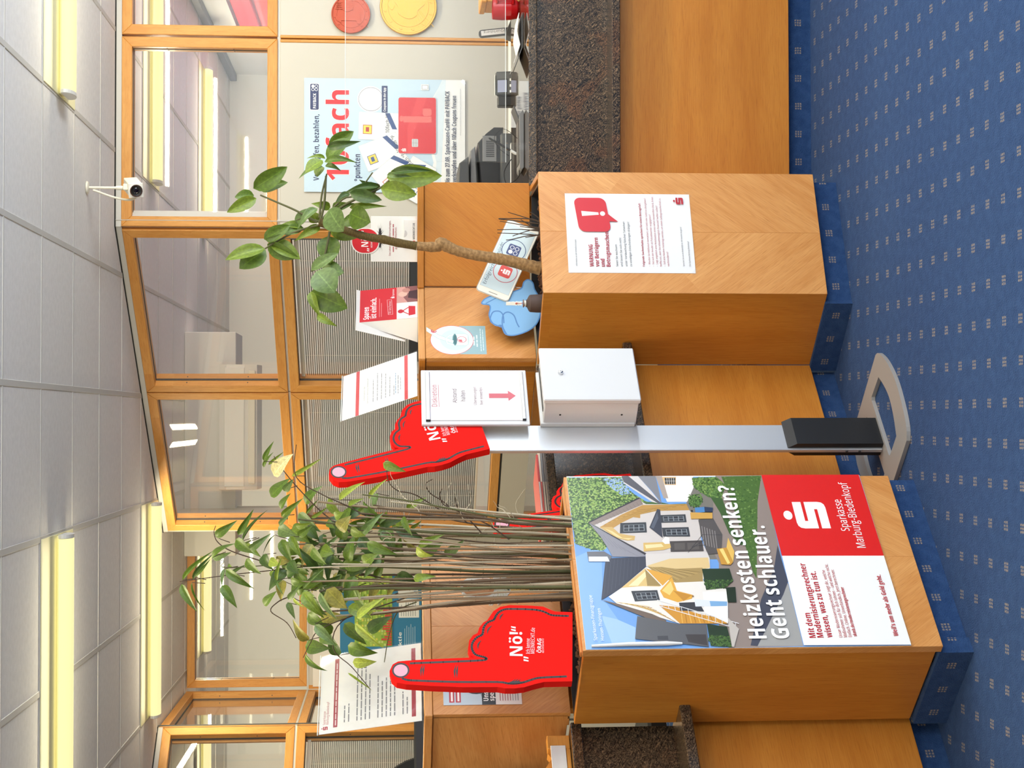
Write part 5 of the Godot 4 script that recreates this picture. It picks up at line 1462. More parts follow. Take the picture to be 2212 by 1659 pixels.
	k.text("Weil’s um mehr als Geld geht.", 0.0283, 0.0274, 0.0125, "b5202c", 0.2085, true)
	k.text("Sparkassen-Finanzgruppe", 0.0260, 0.8189, 0.0088, "eef3fa", 0.1495, false)
	k.text("Hessen-Thüringen", 0.0257, 0.8007, 0.0088, "eef3fa", 0.1048, false)
	k.t = Transform2D()
	obj("print", k.mesh(), M.gloss_ink, o)

# lines too small to read in the photograph: word-long strokes
func faint(k: Ink, x: float, y: float, long: float, h: float, c: String, r: RandomNumberGenerator) -> void:
	var tr := PackedVector2Array()
	var at := x
	while at < x + long:
		var e := minf(at + h * r.randf_range(1.6, 5.0), x + long)
		tr.append_array([Vector2(at, y), Vector2(e, y), Vector2(e, y + h * .55), Vector2(at, y), Vector2(e, y + h * .55), Vector2(at, y + h * .55)])
		at = e + h * .5
	k.up()
	k.raw(tr, hx(c))

func para(k: Ink, lines: Array, x: float, y: float, cap: float, lead: float, c: String, bold := false) -> void:
	for s in lines:
		if s != "": k.text(s, x, y, cap, c, 0.0, bold)
		y -= lead

func warning_sheet() -> void:
	var o := thing("notice", "white warning notice with a red exclamation bubble on the corner column", "notice", w(.411 + .0735 * .9255 + .0006 * .3786, .524, 5.028 + .0735 * .3786 - .0006 * .9255), 22.25)
	obj("sheet", sheet(.299, .421, .0016), M.paper, o)
	var k := Ink.new(self, .0024)
	k.text("Information an alle Schließfachinhaber", .024, .391, .0055, "6a6a6e", .100)
	var y := .337
	for s in [["WARNUNG", .082], ["vor Betrügern", .108], ["und", .029], ["Betrugsmaschen", .130]]:
		k.text(s[0], .022, y, .0135, "a82a3c", s[1], true)
		y -= .0185
	y = .256
	for s in [["Seien Sie wachsam", .082], ["und lassen Sie sich nicht", .107], ["unter Vortäuschung falscher Tatsachen", .168], ["zu voreiligen Entscheidungen drängen!", .168]]:
		k.text(s[0], .023, y, .0072, "4a4a4e", s[1])
		y -= .0152
	k.text("Folgende Sachverhalte sprechen für einen Betrugsfall:", .023, .168, .0068, "a82a3c", .240, true)
	y = .149
	for s in [["–  Wurden Sie telefonisch kontaktiert, um Geld oder Gold zu übergeben?", .258], ["–  Hat sich der Anrufer als Polizeibeamter ausgegeben?", .196], ["–  Liegt angeblich eine Notsituation eines nahen Verwandten (Kind, Enkel,", .265], ["    Neffe) vor, dem Sie schnellstmöglich finanziell helfen sollen?", .230], ["–  Soll eine Kaution hinterlegt werden, um einen Gefängnisaufenthalt zu", .258], ["    verhindern?", .055]]:
		k.text(s[0], .023, y, .0062, "b04a56", s[1])
		y -= .0125
	k.text("Sprechen Sie uns im Bedarfsfall an. Wir beraten Sie gerne!", .024, .036, .0052, "6a6a6e", .148)
	k.text("Ihre Sparkasse Marburg-Biedenkopf", .024, .015, .0052, "6a6a6e", .094)
	var bub := round_rect(.152, .279, .281, .378, .022)
	for i in bub.size(): bub[i].y += (bub[i].x - .216) * .12 + (.008 if bub[i].y > .33 else 0.0)
	k.poly(bub, hx("c9232f"))
	k.p([.192, .283, .222, .283, .190, .247], "c9232f")
	k.p([.211, .367, .230, .369, .225, .312, .216, .311], "f6eeee")
	k.dot(.2205, .298, .0085, .0085, "f6eeee")
	k.bank_sign(.259, .023, .034, "b5202c", .025)
	obj("print", k.mesh(), M.ink, o)
	for q in [[.0, .415, .7], [.292, .415, -.7], [.0, .0, -.7], [.292, .0, .7]]:
		obj("tape", box_mesh(Vector3(-.012, -.006, .0028), Vector3(.012, .006, .0030), 0.0, 0.0, Vector2.ZERO, Transform3D(Basis(Vector3(0, 0, 1), q[2]), Vector3(q[0] + .004, q[1] + .003, 0))), M.acrylic, o)

func coupon_poster() -> void:
	var o := thing("poster", "light blue coupon poster with a red bank card, on the office wall", "poster", w(1.178, 1.148, 8.0785), 0.0)
	obj("sheet", plate(.592, .834), M.paper, o)
	var k := Ink.new(self, .0008)
	var W_ := .592; var H_ := .834
	k.rect(0, 0, W_, H_, "c3dcef")
	k.p([0, 0, W_, 0, W_, .115, .40, .225, .16, .165, 0, .20], "f1f3f5")
	k.p([0, .165, .16, .15, .40, .21, W_, .12, W_, .10, 0, .13], "d9e8f3")
	k.poly(round_rect(.425, .757, .563, .805, .006), hx("eef3f8"))
	k.poly(round_rect(.427, .759, .561, .803, .006), hx("2a3768"))
	k.text("PAYBACK", .434, .7725, .0155, "f4f6fa", .078, true)
	for q in [[.532, .789], [.549, .789], [.532, .772], [.549, .772]]:
		k.dot(q[0], q[1], .0082, .0082, "f4f6fa", 16)
		if not (q[0] > .54 and q[1] > .78): k.dot(q[0], q[1], .0058, .0058, "2a3768", 16)
	k.text("Verknüpfen, bezahlen,", .058, .758, .0275, "2f3a66", .345, true)
	k.text("10fach", .058, .600, .118, "f3f6fa", .475, true)
	k.text("10fach", .061, .603, .112, "dd2a31", .469, true)
	k.text("°punkten", .058, .545, .030, "2f3a66", .140, true)
	# round badge (its code is left blank)
	k.dot(.485, .490, .068, .070, "f5f8fb", 40)
	k.dot(.485, .490, .062, .064, "3a4570", 40)
	k.dot(.485, .490, .060, .062, "f5f8fb", 40)
	k.poly(round_rect(.415, .404, .556, .434, .003), hx("2a3768"))
	k.text("Coupons in der App", .422, .413, .012, "f4f6fa", .124, true)
	# fanned coupons
	for q in [[.30, .40, -0.03, "f0d84a", "b5302e"], [.19, .37, 0.38, "f2d34a", "2c4a8c"], [.105, .30, 0.72, "f0f0f0", "c8412f"], [.09, .20, 1.05, "f2f2f2", "2c62a0"]]:
		var t := Transform2D(q[2], Vector2(q[0], q[1]))
		k.t = t
		k.poly(round_rect(-.03, -.055, .115, .155, .004), hx("cfd8e0"))
		k.poly(round_rect(-.028, -.053, .113, .153, .004), hx("f4f5f6"))
		k.rect(0, .085, .048, .132, q[4])
		k.rect(.003, .088, .045, .129, q[3])
		k.rect(.012, .100, .036, .117, q[4])
		k.p([.03, -.045, .113, -.005, .113, .02, .03, -.02], "33508c")
		k.t = Transform2D()
	k.t = Transform2D(0.0, Vector2(.34, .395)); k.text("10fach °P", -.03, .0, .019, "3c4660", .100); 
	k.t = Transform2D(0.38, Vector2(.235, .345)); k.text("10fach °P", -.025, .0, .019, "3c4660", .095)
	k.t = Transform2D(0.72, Vector2(.155, .275)); k.text("10fach °P", -.02, .0, .019, "3c4660", .090)
	k.t = Transform2D()
	# red bank card
	k.poly(round_rect(.202, .148, .498, .348, .012), hx("b9ccd9"))
	k.poly(round_rect(.204, .152, .496, .347, .012), hx("d9252c"))
	k.p([.204, .30, .34, .30, .496, .25, .496, .20, .30, .27, .204, .27], "e2383d")
	k.poly(round_rect(.366, .175, .398, .322, .004), hx("e66a62"))
	k.poly(round_rect(.400, .175, .440, .222, .012), hx("e66a62"))
	k.dot(.385, .332, .016, .010, "e66a62")
	k.poly(round_rect(.238, .245, .280, .278, .005), hx("c9cdd2"))
	for yy in [.255, .268]: k.rect(.240, yy, .278, yy + .0015, "8f959c")
	k.rect(.258, .246, .2595, .277, "8f959c")
	k.bank_sign(.214, .308, .026, "f4e6e6", .016)
	k.poly(round_rect(.535, .190, .566, .230, .001), hx("e9edf0"))
	k.line([.540, .195, .561, .195, .561, .225, .540, .225], .0015, "6b747c", true)
	k.text("Bis zum 27.09. Sparkassen-Card® mit PAYBACK", .050, .082, .0225, "47506a", .482, true)
	k.text("verknüpfen und über 10fach Coupons freuen", .056, .047, .0225, "47506a", .452, true)
	k.rect(.30, .024, .545, .0255, "9aa0aa")
	obj("print", k.mesh(), M.gloss_ink, o)
	for q in [[.012, .826, .8], [.58, .826, -.8], [.58, .008, .8]]:
		obj("tape", box_mesh(Vector3(-.014, -.008, .0016), Vector3(.014, .008, .0018), 0.0, 0.0, Vector2.ZERO, Transform3D(Basis(Vector3(0, 0, 1), q[2]), Vector3(q[0], q[1], 0))), M.acrylic, o)

func stock_poster() -> void:
	var o := thing("poster", "share-themed poster with a green chart and a blond woman in the alcove", "poster", w(-1.842, 1.333, 10.846), 0.0)
	obj("sheet", plate(.772, .746), M.card, o)
	var k := Ink.new(self, .0008)
	k.rect(0, 0, .772, .746, "ebe7df")
	k.p([.42, .745, .772, .70, .772, .745], "dcd8d0")
	k.text("Aktien", .33, .665, .020, "8a8680", .075)
	k.rect(.10, .18, .772, .56, "2b7fae")
	k.rect(.27, .20, .772, .46, "9dc04c")
	var r := RandomNumberGenerator.new()
	r.seed = 5
	for i in 26:
		for j in 13:
			if r.randf() < .72: k.rect(.275 + i * .019, .205 + j * .0192, .290 + i * .019, .219 + j * .0192, ["b7d26a", "83b04a", "d7d65a", "c8dc8a"][r.randi() % 4])
	for i in 15: k.rect(.28 + i * .018, .205, .292 + i * .018, .225 + r.randf() * .05, "d2493e")
	k.rect(.10, .0, .772, .18, "2b7fae")
	k.text("Aktie", .24, .135, .022, "eaf3f8", .13, true)
	for i in 6: k.rect(.25, .112 - i * .014, .25 + .14 + r.randf() * .05, .115 - i * .014, "bcd9e8")
	k.rect(.47, .015, .60, .155, "eef1f2")
	k.rect(.62, .02, .76, .16, "e4e8ea")
	for i in 7: k.rect(.48, .135 - i * .016, .48 + .06 + r.randf() * .05, .139 - i * .016, "8a949c")
	for i in 8: k.rect(.63 + i * .014, .03, .639 + i * .014, .04 + i * .011, "6d8fa6")
	# the woman: hair, face, blouse
	k.poly(smooth(pv([-.0, .0, .0, .20, .035, .235, .085, .23, .12, .19, .14, .12, .19, .05, .20, .0])), hx("c9ae84"))
	k.p([.0, 0, .26, 0, .24, .04, .12, .065, .0, .05], "30343c")
	k.poly(smooth(pv([.012, .06, .006, .12, .012, .19, .045, .215, .085, .205, .105, .165, .10, .11, .075, .065, .045, .048])), hx("d8a98c"))
	k.poly(smooth(pv([.0, .15, .0, .235, .05, .245, .11, .215, .07, .215, .03, .20])), hx("d9c096"))
	k.dot(.080, .135, .008, .004, "3a2a24"); k.dot(.035, .135, .008, .004, "3a2a24")
	k.rect(.070, .147, .092, .150, "7a5a42"); k.rect(.026, .147, .046, .150, "7a5a42")
	k.p([.055, .13, .063, .105, .052, .10], "bf8c70")
	k.poly(ellipse(.056, .082, .016, .006, 16), hx("a8534c"))
	obj("print", k.mesh(), M.ink, o)

# ---------------------------------------------------------------- slanted acrylic holders
func holder(label: String, at: Vector3, deg: float, wd: float, ht: float, back: float) -> Array:
	var o := thing("sign_holder", label, "sign holder", at, deg, "clear acrylic sign holders on the screens")
	var lean := atan2(back, ht)
	var ln := sqrt(back * back + ht * ht)
	var t := Transform3D(Basis(Vector3.RIGHT, -lean), Vector3.ZERO)
	obj("front_pane", box_mesh(Vector3(0, 0.004, 0), Vector3(wd, ln, .0022), .0006, 0.0, Vector2.ZERO, t), M.acrylic, o)
	obj("foot", box_mesh(Vector3(0, 0.0002, -.075), Vector3(wd, .0035, .006), .0006), M.acrylic, o)
	obj("pane_edge", box_mesh(Vector3(0, ln - .0015, -.001), Vector3(wd, ln + .0005, .0024), 0.0, 0, Vector2.ZERO, t), M.acrylic_edge, o)
	var p := obj("inserted_sheet", box_mesh(Vector3(.003, .006, -.0012), Vector3(wd - .003, ln - .004, -.0006), 0.0, 0, Vector2.ZERO, t), M.paper, o)
	var k := Ink.new(self, -.0005)
	k.step = .00002
	return [o, k, t, ln]

func notices() -> void:
	# on the middle screen: bottom edge runs from s = -0.12 to 0.104 on the 45 degree line
	var c := 0.70711
	var h := holder("acrylic holder with a red-barred information letter, on the corner screen", w(.185 - .121 * c - .03 * c, 1.4325, 5.252 - .121 * c + .03 * c), 45.0, .224, .262, .122)
	var k: Ink = h[1]
	k.rect(.0035, .0065, .2205, .284, "e9e8e3")
	k.rect(.0035, .222, .2205, .235, "c4303a"); k.rect(.0035, .040, .2205, .053, "c4303a")
	var y := .200
	k.text("Information der", .065, y, .006, "55555a", .07); k.text("Sparkasse Marburg-Biedenkopf", .045, y - .012, .006, "55555a", .125)
	var rr := RandomNumberGenerator.new(); rr.seed = 9
	for i in 7:
		faint(k, .045, y - .032, [.11, .135, .13, .12, .10, .05, .09][i], .0046, "77777c", rr); y -= .0155
	faint(k, .05, .084, .1, .0046, "5f87a6", rr); faint(k, .06, .066, .06, .004, "85858a", rr)
	var pm := obj("print", k.mesh(), M.ink, h[0]); pm.transform = h[2]
	var h2 := holder("acrylic holder with a long letter under two dark red bars, left screen", w(.185 - 1.403 * c - .025 * c, 1.4325, 5.252 - 1.403 * c + .025 * c), 45.0, .268, .292, .062)
	k = h2[1]
	k.rect(.0035, .0065, .2645, .294, "e6e5df")
	k.rect(.02, .243, .25, .255, "9c2c38"); k.rect(.02, .022, .25, .034, "9c2c38")
	faint(k, .026, .247, .21, .006, "dcc0c0", rr)
	k.bank_sign(.015, .270, .018, "a8303c"); k.text("Sparkasse", .032, .277, .007, "a8303c", .045); k.text("Marburg-Biedenkopf", .032, .268, .007, "a8303c", .075)
	y = .222
	for n in [.055, .06, 0, .19, .205, .20, .15, 0, .14, .12, .13, .15, .11, 0, .075, .055]:
		if n > 0: faint(k, .032, y, n, .0056, "7c7c7e", rr)
		y -= .0118
	pm = obj("print", k.mesh(), M.ink, h2[0]); pm.transform = h2[2]

	# red triangular display on the corner screen
	var d := thing("table_display", "red and white savings display standing folded on the corner screen", "display", w(.185 + .262 * c - .02 * c, 1.4325, 5.252 + .262 * c + .02 * c), 45.0)
	var tilt := Transform3D(Basis(Vector3.RIGHT, -.12), Vector3.ZERO)
	obj("front_card", box_mesh(Vector3(0, 0, 0), Vector3(.172, .207, .001), 0.0, 0, Vector2.ZERO, tilt), M.card, d)
	var sd := st_new()
	tri(sd, Vector3(0, 0, 0), Vector3(-.045, 0, -.075), tilt * Vector3(0, .207, 0), Vector3(-.85, .2, .5).normalized())
	tri(sd, tilt * Vector3(0, .207, 0), Vector3(-.045, 0, -.075), tilt * Vector3(-.004, .207, -.004), Vector3(-.85, .2, .5).normalized())
	tri(sd, Vector3(0, 0, -.001), Vector3(-.045, 0, -.076), tilt * Vector3(0, .207, -.001), Vector3(.85, -.2, -.5).normalized())
	obj("side_card", done(sd), M.card, d)
	obj("back_card", box_mesh(Vector3(-.045, 0, -.077), Vector3(.172, .18, -.076), 0.0, 0, Vector2.ZERO, Transform3D(Basis(Vector3.RIGHT, .3), Vector3(0, .022, 0))), M.card, d)
	k = Ink.new(self, .0011); k.step = .00003
	k.rect(0, .074, .172, .207, "d2232e")
	k.text("Sparen", .012, .172, .020, "f6eeee", .066, true); k.text("ist einfach.", .016, .146, .020, "f6eeee", .110, true)
	k.rect(.020, .134, .118, .136, "e88a8c"); k.rect(.020, .127, .094, .129, "e88a8c")
	k.line([.028, .088, .108, .092, .108, .108, .028, .104], .0014, "f0b9ba", true); k.text("Wir sind Partner.", .033, .0935, .0095, "f0c9ca", .070)
	k.bank_sign(.115, .082, .014, "f6eeee"); k.text("Sparkasse", .128, .083, .007, "f6eeee", .036)
	k.rect(0, 0, .086, .074, "ece6e2"); k.dot(.040, .060, .010, .010, "c8262f"); k.p([.018, .008, .062, .008, .066, .032, .014, .032], "c8262f"); k.line([.022, .032, .036, .050, .044, .050, .058, .032], .004, "c8262f")
	k.rect(.086, 0, .172, .074, "8f5a58"); k.p([.086, .035, .115, .05, .14, .03, .172, .045, .172, .074, .086, .074], "d99d92"); k.p([.10, .0, .15, .0, .145, .03, .11, .034], "4a2c30"); k.dot(.132, .052, .014, .016, "e6b8a4"); k.dot(.152, .040, .012, .014, "c58a7c")
	pm = obj("print", k.mesh(), M.gloss_ink, d); pm.transform = tilt

	# leaflet dispenser with a round red talker behind the tree trunk
	var e := thing("leaflet_dispenser", "white leaflet dispenser with a round red head, behind the tree trunk", "dispenser", w(.563, 1.4325, 5.565), 0.0)
	obj("card_back", box_mesh(Vector3(0, 0, 0), Vector3(.163, .166, .003), .0006), M.card, e)
	obj("leaflet_pocket", box_mesh(Vector3(.055, 0, .0035), Vector3(.150, .048, .012), .001), M.card, e)
	var hd := round_rect(.028, .135, .12, .235, .04, 8)
	obj("round_head", prism_mesh(hd, .0032, .0052, Transform3D(), .0004), M.card, e)
	k = Ink.new(self, .0055); k.step = .00005
	k.poly(round_rect(.031, .138, .117, .232, .040, 8), hx("d32a34"))
	k.text("„Nö!“", .036, .175, .024, "f7eeee", .075, true); k.text("MEINRECHT.de", .050, .160, .006, "f7eeee", .045)
	obj("head_print", k.mesh(), M.gloss_ink, e)
	k = Ink.new(self, .0031); k.step = .00003
	k.poly(ellipse(.085, .133, .036, .006, 24), hx("2a2022"))
	for i in 22:
		var a := TAU * i / 22.0
		k.poly(PackedVector2Array([Vector2(.085, .133) + Vector2(cos(a) * .03, sin(a) * .005), Vector2(.085, .133) + Vector2(cos(a + .12) * .03, sin(a + .12) * .005), Vector2(.085, .133) + Vector2(cos(a + .06) * (.045 + .02 * fmod(i * .37, 1.0)), sin(a + .06) * .016)]), hx("2a2022"))
	k.text("Das Leben ist voller Überraschungen,", .022, .095, .0065, "a8343e", .125); faint(k, .035, .084, .10, .0065, "b8545e", rr); k.text("guten Rechtsschutz.", .045, .074, .0065, "a8343e", .08)
	obj("card_print", k.mesh(), M.ink, e)
	k = Ink.new(self, .0122); k.step = .00003
	k.dot(.070, .012, .0055, .0055, "c8262f"); k.text("MEINRECHT.DE", .080, .009, .007, "3a3a3e", .058, true); k.poly(ellipse(.1, .048, .013, .012, 20).slice(10), hx("cfcac6"))
	obj("pocket_print", k.mesh(), M.ink, e)

	# euro pot sticker on the left leaf of the corner screen
	var g := thing("sticker", "teal sticker of a money pot and banknote on the corner screen", "sticker", w(.185 + .049 * c + .0008 * c, 1.199, 5.252 + .049 * c - .0008 * c), 45.0)
	var shape := PackedVector2Array()
	shape.append_array(pv([0, 0, .147, 0, .147, .110]))
	for i in 19:
		var a := -.1 + (PI + .2) * i / 18.0
		shape.append(Vector2(.0735 + .0745 * cos(a), .118 + .075 * sin(a)))
	shape.append(Vector2(0, .110))
	obj("sticker_sheet", prism_mesh(shape, 0.0, .0005), M.card, g)
	k = Ink.new(self, .0006); k.step = .00003
	k.rect(.001, .001, .146, .092, "94b4bb")
	k.dot(.0735, .118, .0745, .0748, "d2626c", 40); k.dot(.0735, .118, .0725, .0728, "d5e6e4", 40)
	k.dot(.0735, .108, .052, .050, "c9dedd", 36)
	k.poly(round_rect(.045, .062, .105, .108, .008), hx("dbebe8")); k.line([.045, .108, .045, .07, .052, .062, .098, .062, .105, .07, .105, .108], .0010, "8fb0b2")
	k.poly(ellipse(.075, .108, .030, .008, 24), hx("5f8d92")); k.poly(ellipse(.075, .107, .024, .0055, 24), hx("426e74"))
	k.p([.070, .112, .100, .165, .140, .205, .118, .205, .080, .165, .055, .115], "dcebe6"); k.line([.070, .112, .100, .165, .140, .205, .118, .205, .080, .165, .055, .115], .0010, "8aa6a4", true)
	k.text("€", .105, .176, .020, "c9535f", .016, true, -.5)
	k.line([.048, .112, .056, .135, .080, .140, .094, .128, .1, .112], .004, "eef5f3"); k.line([.048, .112, .056, .137, .080, .142, .096, .129, .1, .112], .0008, "8fb0b2")
	k.dot(.075, .084, .016, .016, "d2626c", 24); k.dot(.075, .084, .014, .014, "e8f1ef", 24); k.p([.075, .084, .075, .097, .064, .092, .062, .082], "d2626c")
	faint(k, .045, .040, .045, .008, "d9e9e9", rr); faint(k, .038, .030, .06, .008, "d9e9e9", rr)
	faint(k, .016, .018, .115, .0045, "d9e9e9", rr); faint(k, .02, .010, .105, .0045, "d9e9e9", rr)
	obj("print", k.mesh(), M.ink, g)

	# leaflet half hidden behind the upright foam hand
	var l := thing("leaflet", "offer leaflet fixed to the left screen, mostly behind the foam hand", "leaflet", w(.185 - 1.371 * c + .0012 * c, 1.163, 5.252 - 1.371 * c - .0012 * c), 45.0)
	obj("sheet", plate(.153, .216), M.paper, l)
	k = Ink.new(self, .0008); k.step = .00003
	k.rect(0, 0, .153, .216, "e4e0de"); k.rect(0, .072, .153, .216, "8fa6b8"); k.p([.0, .10, .153, .16, .153, .216, 0, .216], "b7c9d6"); k.rect(.0, .072, .153, .110, "1c1c20"); k.poly(ellipse(.085, .125, .05, .05, 28), hx("1c1c20"))
	k.rect(.008, .186, .08, .200, "b22a36"); k.rect(.008, .168, .09, .182, "b22a36"); faint(k, .012, .190, .06, .010, "f3e6e6", rr); faint(k, .012, .172, .07, .010, "f3e6e6", rr)
	k.text("Unser", .012, .092, .0135, "f2f0ee", .048, true); k.text("speziell", .012, .076, .0135, "f2f0ee", .06, true)
	for i in 8: k.rect(.012, .058 - i * .007, .06 + fmod(i * .031, .05), .0605 - i * .007, "a86a72" if i < 5 else "9a9a9a")
	obj("print", k.mesh(), M.gloss_ink, l)

# ---------------------------------------------------------------- plants
var TREE_LEAVES := [
	[0.890, 1.749, 5.320, 0.892, 1.809, 5.300, 0.015, 0], [0.877, 1.756, 5.280, 0.834, 1.814, 5.260, 0.041, 0], [0.868, 1.749, 5.260, 0.872, 1.643, 5.240, 0.024, 1], [0.868, 1.749, 5.330, 0.851, 1.696, 5.310, 0.018, 1],
	[0.864, 1.758, 5.330, 0.827, 1.840, 5.310, 0.022, 3], [0.867, 1.762, 5.350, 0.830, 1.778, 5.330, 0.031, 0], [0.916, 1.739, 5.240, 0.932, 1.629, 5.220, 0.026, 2], [0.881, 1.742, 5.300, 0.955, 1.665, 5.280, 0.048, 1],
	[0.934, 1.737, 5.340, 0.984, 1.653, 5.320, 0.040, 1], [0.824, 1.540, 5.300, 0.829, 1.353, 5.280, 0.063, 0], [0.833, 1.526, 5.250, 0.841, 1.385, 5.230, 0.021, 2], [0.826, 1.539, 5.260, 0.820, 1.456, 5.240, 0.018, 3],
	[0.783, 1.560, 5.280, 0.761, 1.440, 5.260, 0.052, 0], [0.795, 1.562, 5.330, 0.813, 1.634, 5.310, 0.026, 2], [0.793, 1.568, 5.300, 0.769, 1.691, 5.280, 0.022, 2], [0.791, 1.573, 5.350, 0.786, 1.627, 5.330, 0.031, 1],
	[0.763, 1.664, 5.250, 0.737, 1.557, 5.230, 0.035, 2], [0.774, 1.667, 5.340, 0.737, 1.719, 5.320, 0.022, 2], [0.725, 1.732, 5.330, 0.735, 1.794, 5.310, 0.026, 0], [0.726, 1.725, 5.320, 0.733, 1.652, 5.300, 0.027, 1],
	[0.724, 1.667, 5.330, 0.729, 1.543, 5.310, 0.021, 0], [0.699, 1.665, 5.280, 0.665, 1.596, 5.260, 0.065, 1], [0.702, 1.731, 5.210, 0.625, 1.686, 5.190, 0.071, 3], [0.695, 1.678, 5.330, 0.662, 1.653, 5.310, 0.053, 1],
	[0.673, 1.776, 5.340, 0.708, 1.795, 5.320, 0.035, 0], [0.712, 1.773, 5.270, 0.646, 1.842, 5.250, 0.027, 3], [0.658, 1.766, 5.320, 0.607, 1.852, 5.300, 0.027, 0], [0.653, 1.823, 5.320, 0.630, 1.899, 5.300, 0.031, 1],
	[0.656, 1.828, 5.330, 0.660, 1.909, 5.310, 0.026, 0], [0.654, 1.738, 5.360, 0.628, 1.628, 5.340, 0.040, 0], [0.626, 1.739, 5.330, 0.532, 1.733, 5.310, 0.062, 1], [0.503, 1.793, 5.260, 0.560, 1.703, 5.240, 0.031, 3],
	[0.496, 1.775, 5.230, 0.424, 1.712, 5.210, 0.078, 3], [0.505, 1.765, 5.330, 0.502, 1.686, 5.310, 0.057, 1], [0.433, 1.794, 5.280, 0.374, 1.673, 5.260, 0.068, 1], [0.430, 1.796, 5.270, 0.342, 1.763, 5.250, 0.027, 0],
	[0.352, 1.772, 5.260, 0.313, 1.709, 5.240, 0.024, 0], [0.604, 1.935, 5.320, 0.546, 1.832, 5.300, 0.044, 0], [0.782, 1.990, 5.300, 0.853, 1.875, 5.280, 0.049, 1], [0.778, 1.966, 5.330, 0.808, 1.877, 5.310, 0.035, 1],
	[0.762, 1.990, 5.320, 0.753, 2.052, 5.300, 0.033, 1], [0.746, 1.978, 5.280, 0.696, 2.074, 5.260, 0.035, 0], [0.576, 1.949, 5.280, 0.539, 2.080, 5.260, 0.040, 0], [0.573, 1.948, 5.300, 0.510, 2.035, 5.280, 0.059, 1],
	[0.596, 1.945, 5.320, 0.547, 1.841, 5.300, 0.045, 1], [0.610, 1.954, 5.300, 0.656, 1.866, 5.280, 0.038, 1], [0.604, 1.946, 5.270, 0.620, 1.895, 5.250, 0.016, 3], [0.661, 1.847, 5.320, 0.717, 1.799, 5.300, 0.032, 3]]
var TREE_TRUNK := [0.516, 1.014, 5.300, 0.0237, 0.526, 1.058, 5.300, 0.0213, 0.542, 1.122, 5.300, 0.0197, 0.553, 1.186, 5.300, 0.0189, 0.563, 1.249, 5.300, 0.0181, 0.577, 1.304, 5.300, 0.0181, 0.591, 1.336, 5.300, 0.0205, 0.599, 1.356, 5.300, 0.0229, 0.588, 1.375, 5.300, 0.0181, 0.591, 1.438, 5.300, 0.0142, 0.601, 1.501, 5.300, 0.0142, 0.612, 1.549, 5.300, 0.0142, 0.618, 1.588, 5.300, 0.0134, 0.626, 1.627, 5.300, 0.0134, 0.638, 1.666, 5.300, 0.0126, 0.649, 1.697, 5.300, 0.0126, 0.657, 1.729, 5.300, 0.0134, 0.669, 1.768, 5.300, 0.0142]
var TREE_TWIGS := [[[0.666, 1.768, 5.300, 0.732, 1.752, 5.300, 0.827, 1.746, 5.300], 0.0050, 0.0035], [[0.685, 1.768, 5.300, 0.763, 1.760, 5.300, 0.835, 1.743, 5.300], 0.0041, 0.0028], [[0.666, 1.765, 5.300, 0.725, 1.690, 5.300, 0.765, 1.611, 5.300, 0.789, 1.561, 5.300, 0.829, 1.517, 5.300], 0.0050, 0.0028], [[0.672, 1.768, 5.300, 0.748, 1.690, 5.300, 0.764, 1.646, 5.300, 0.841, 1.588, 5.300], 0.0038, 0.0024], [[0.669, 1.776, 5.300, 0.708, 1.846, 5.300, 0.735, 1.908, 5.300, 0.760, 1.967, 5.300], 0.0041, 0.0028], [[0.659, 1.771, 5.300, 0.637, 1.846, 5.300, 0.605, 1.908, 5.300, 0.578, 1.951, 5.300], 0.0041, 0.0028], [[0.638, 1.733, 5.300, 0.567, 1.747, 5.300, 0.519, 1.768, 5.300, 0.503, 1.796, 5.300], 0.0044, 0.0028], [[0.672, 1.768, 5.300, 0.684, 1.815, 5.300, 0.676, 1.846, 5.300], 0.0032, 0.0024]]
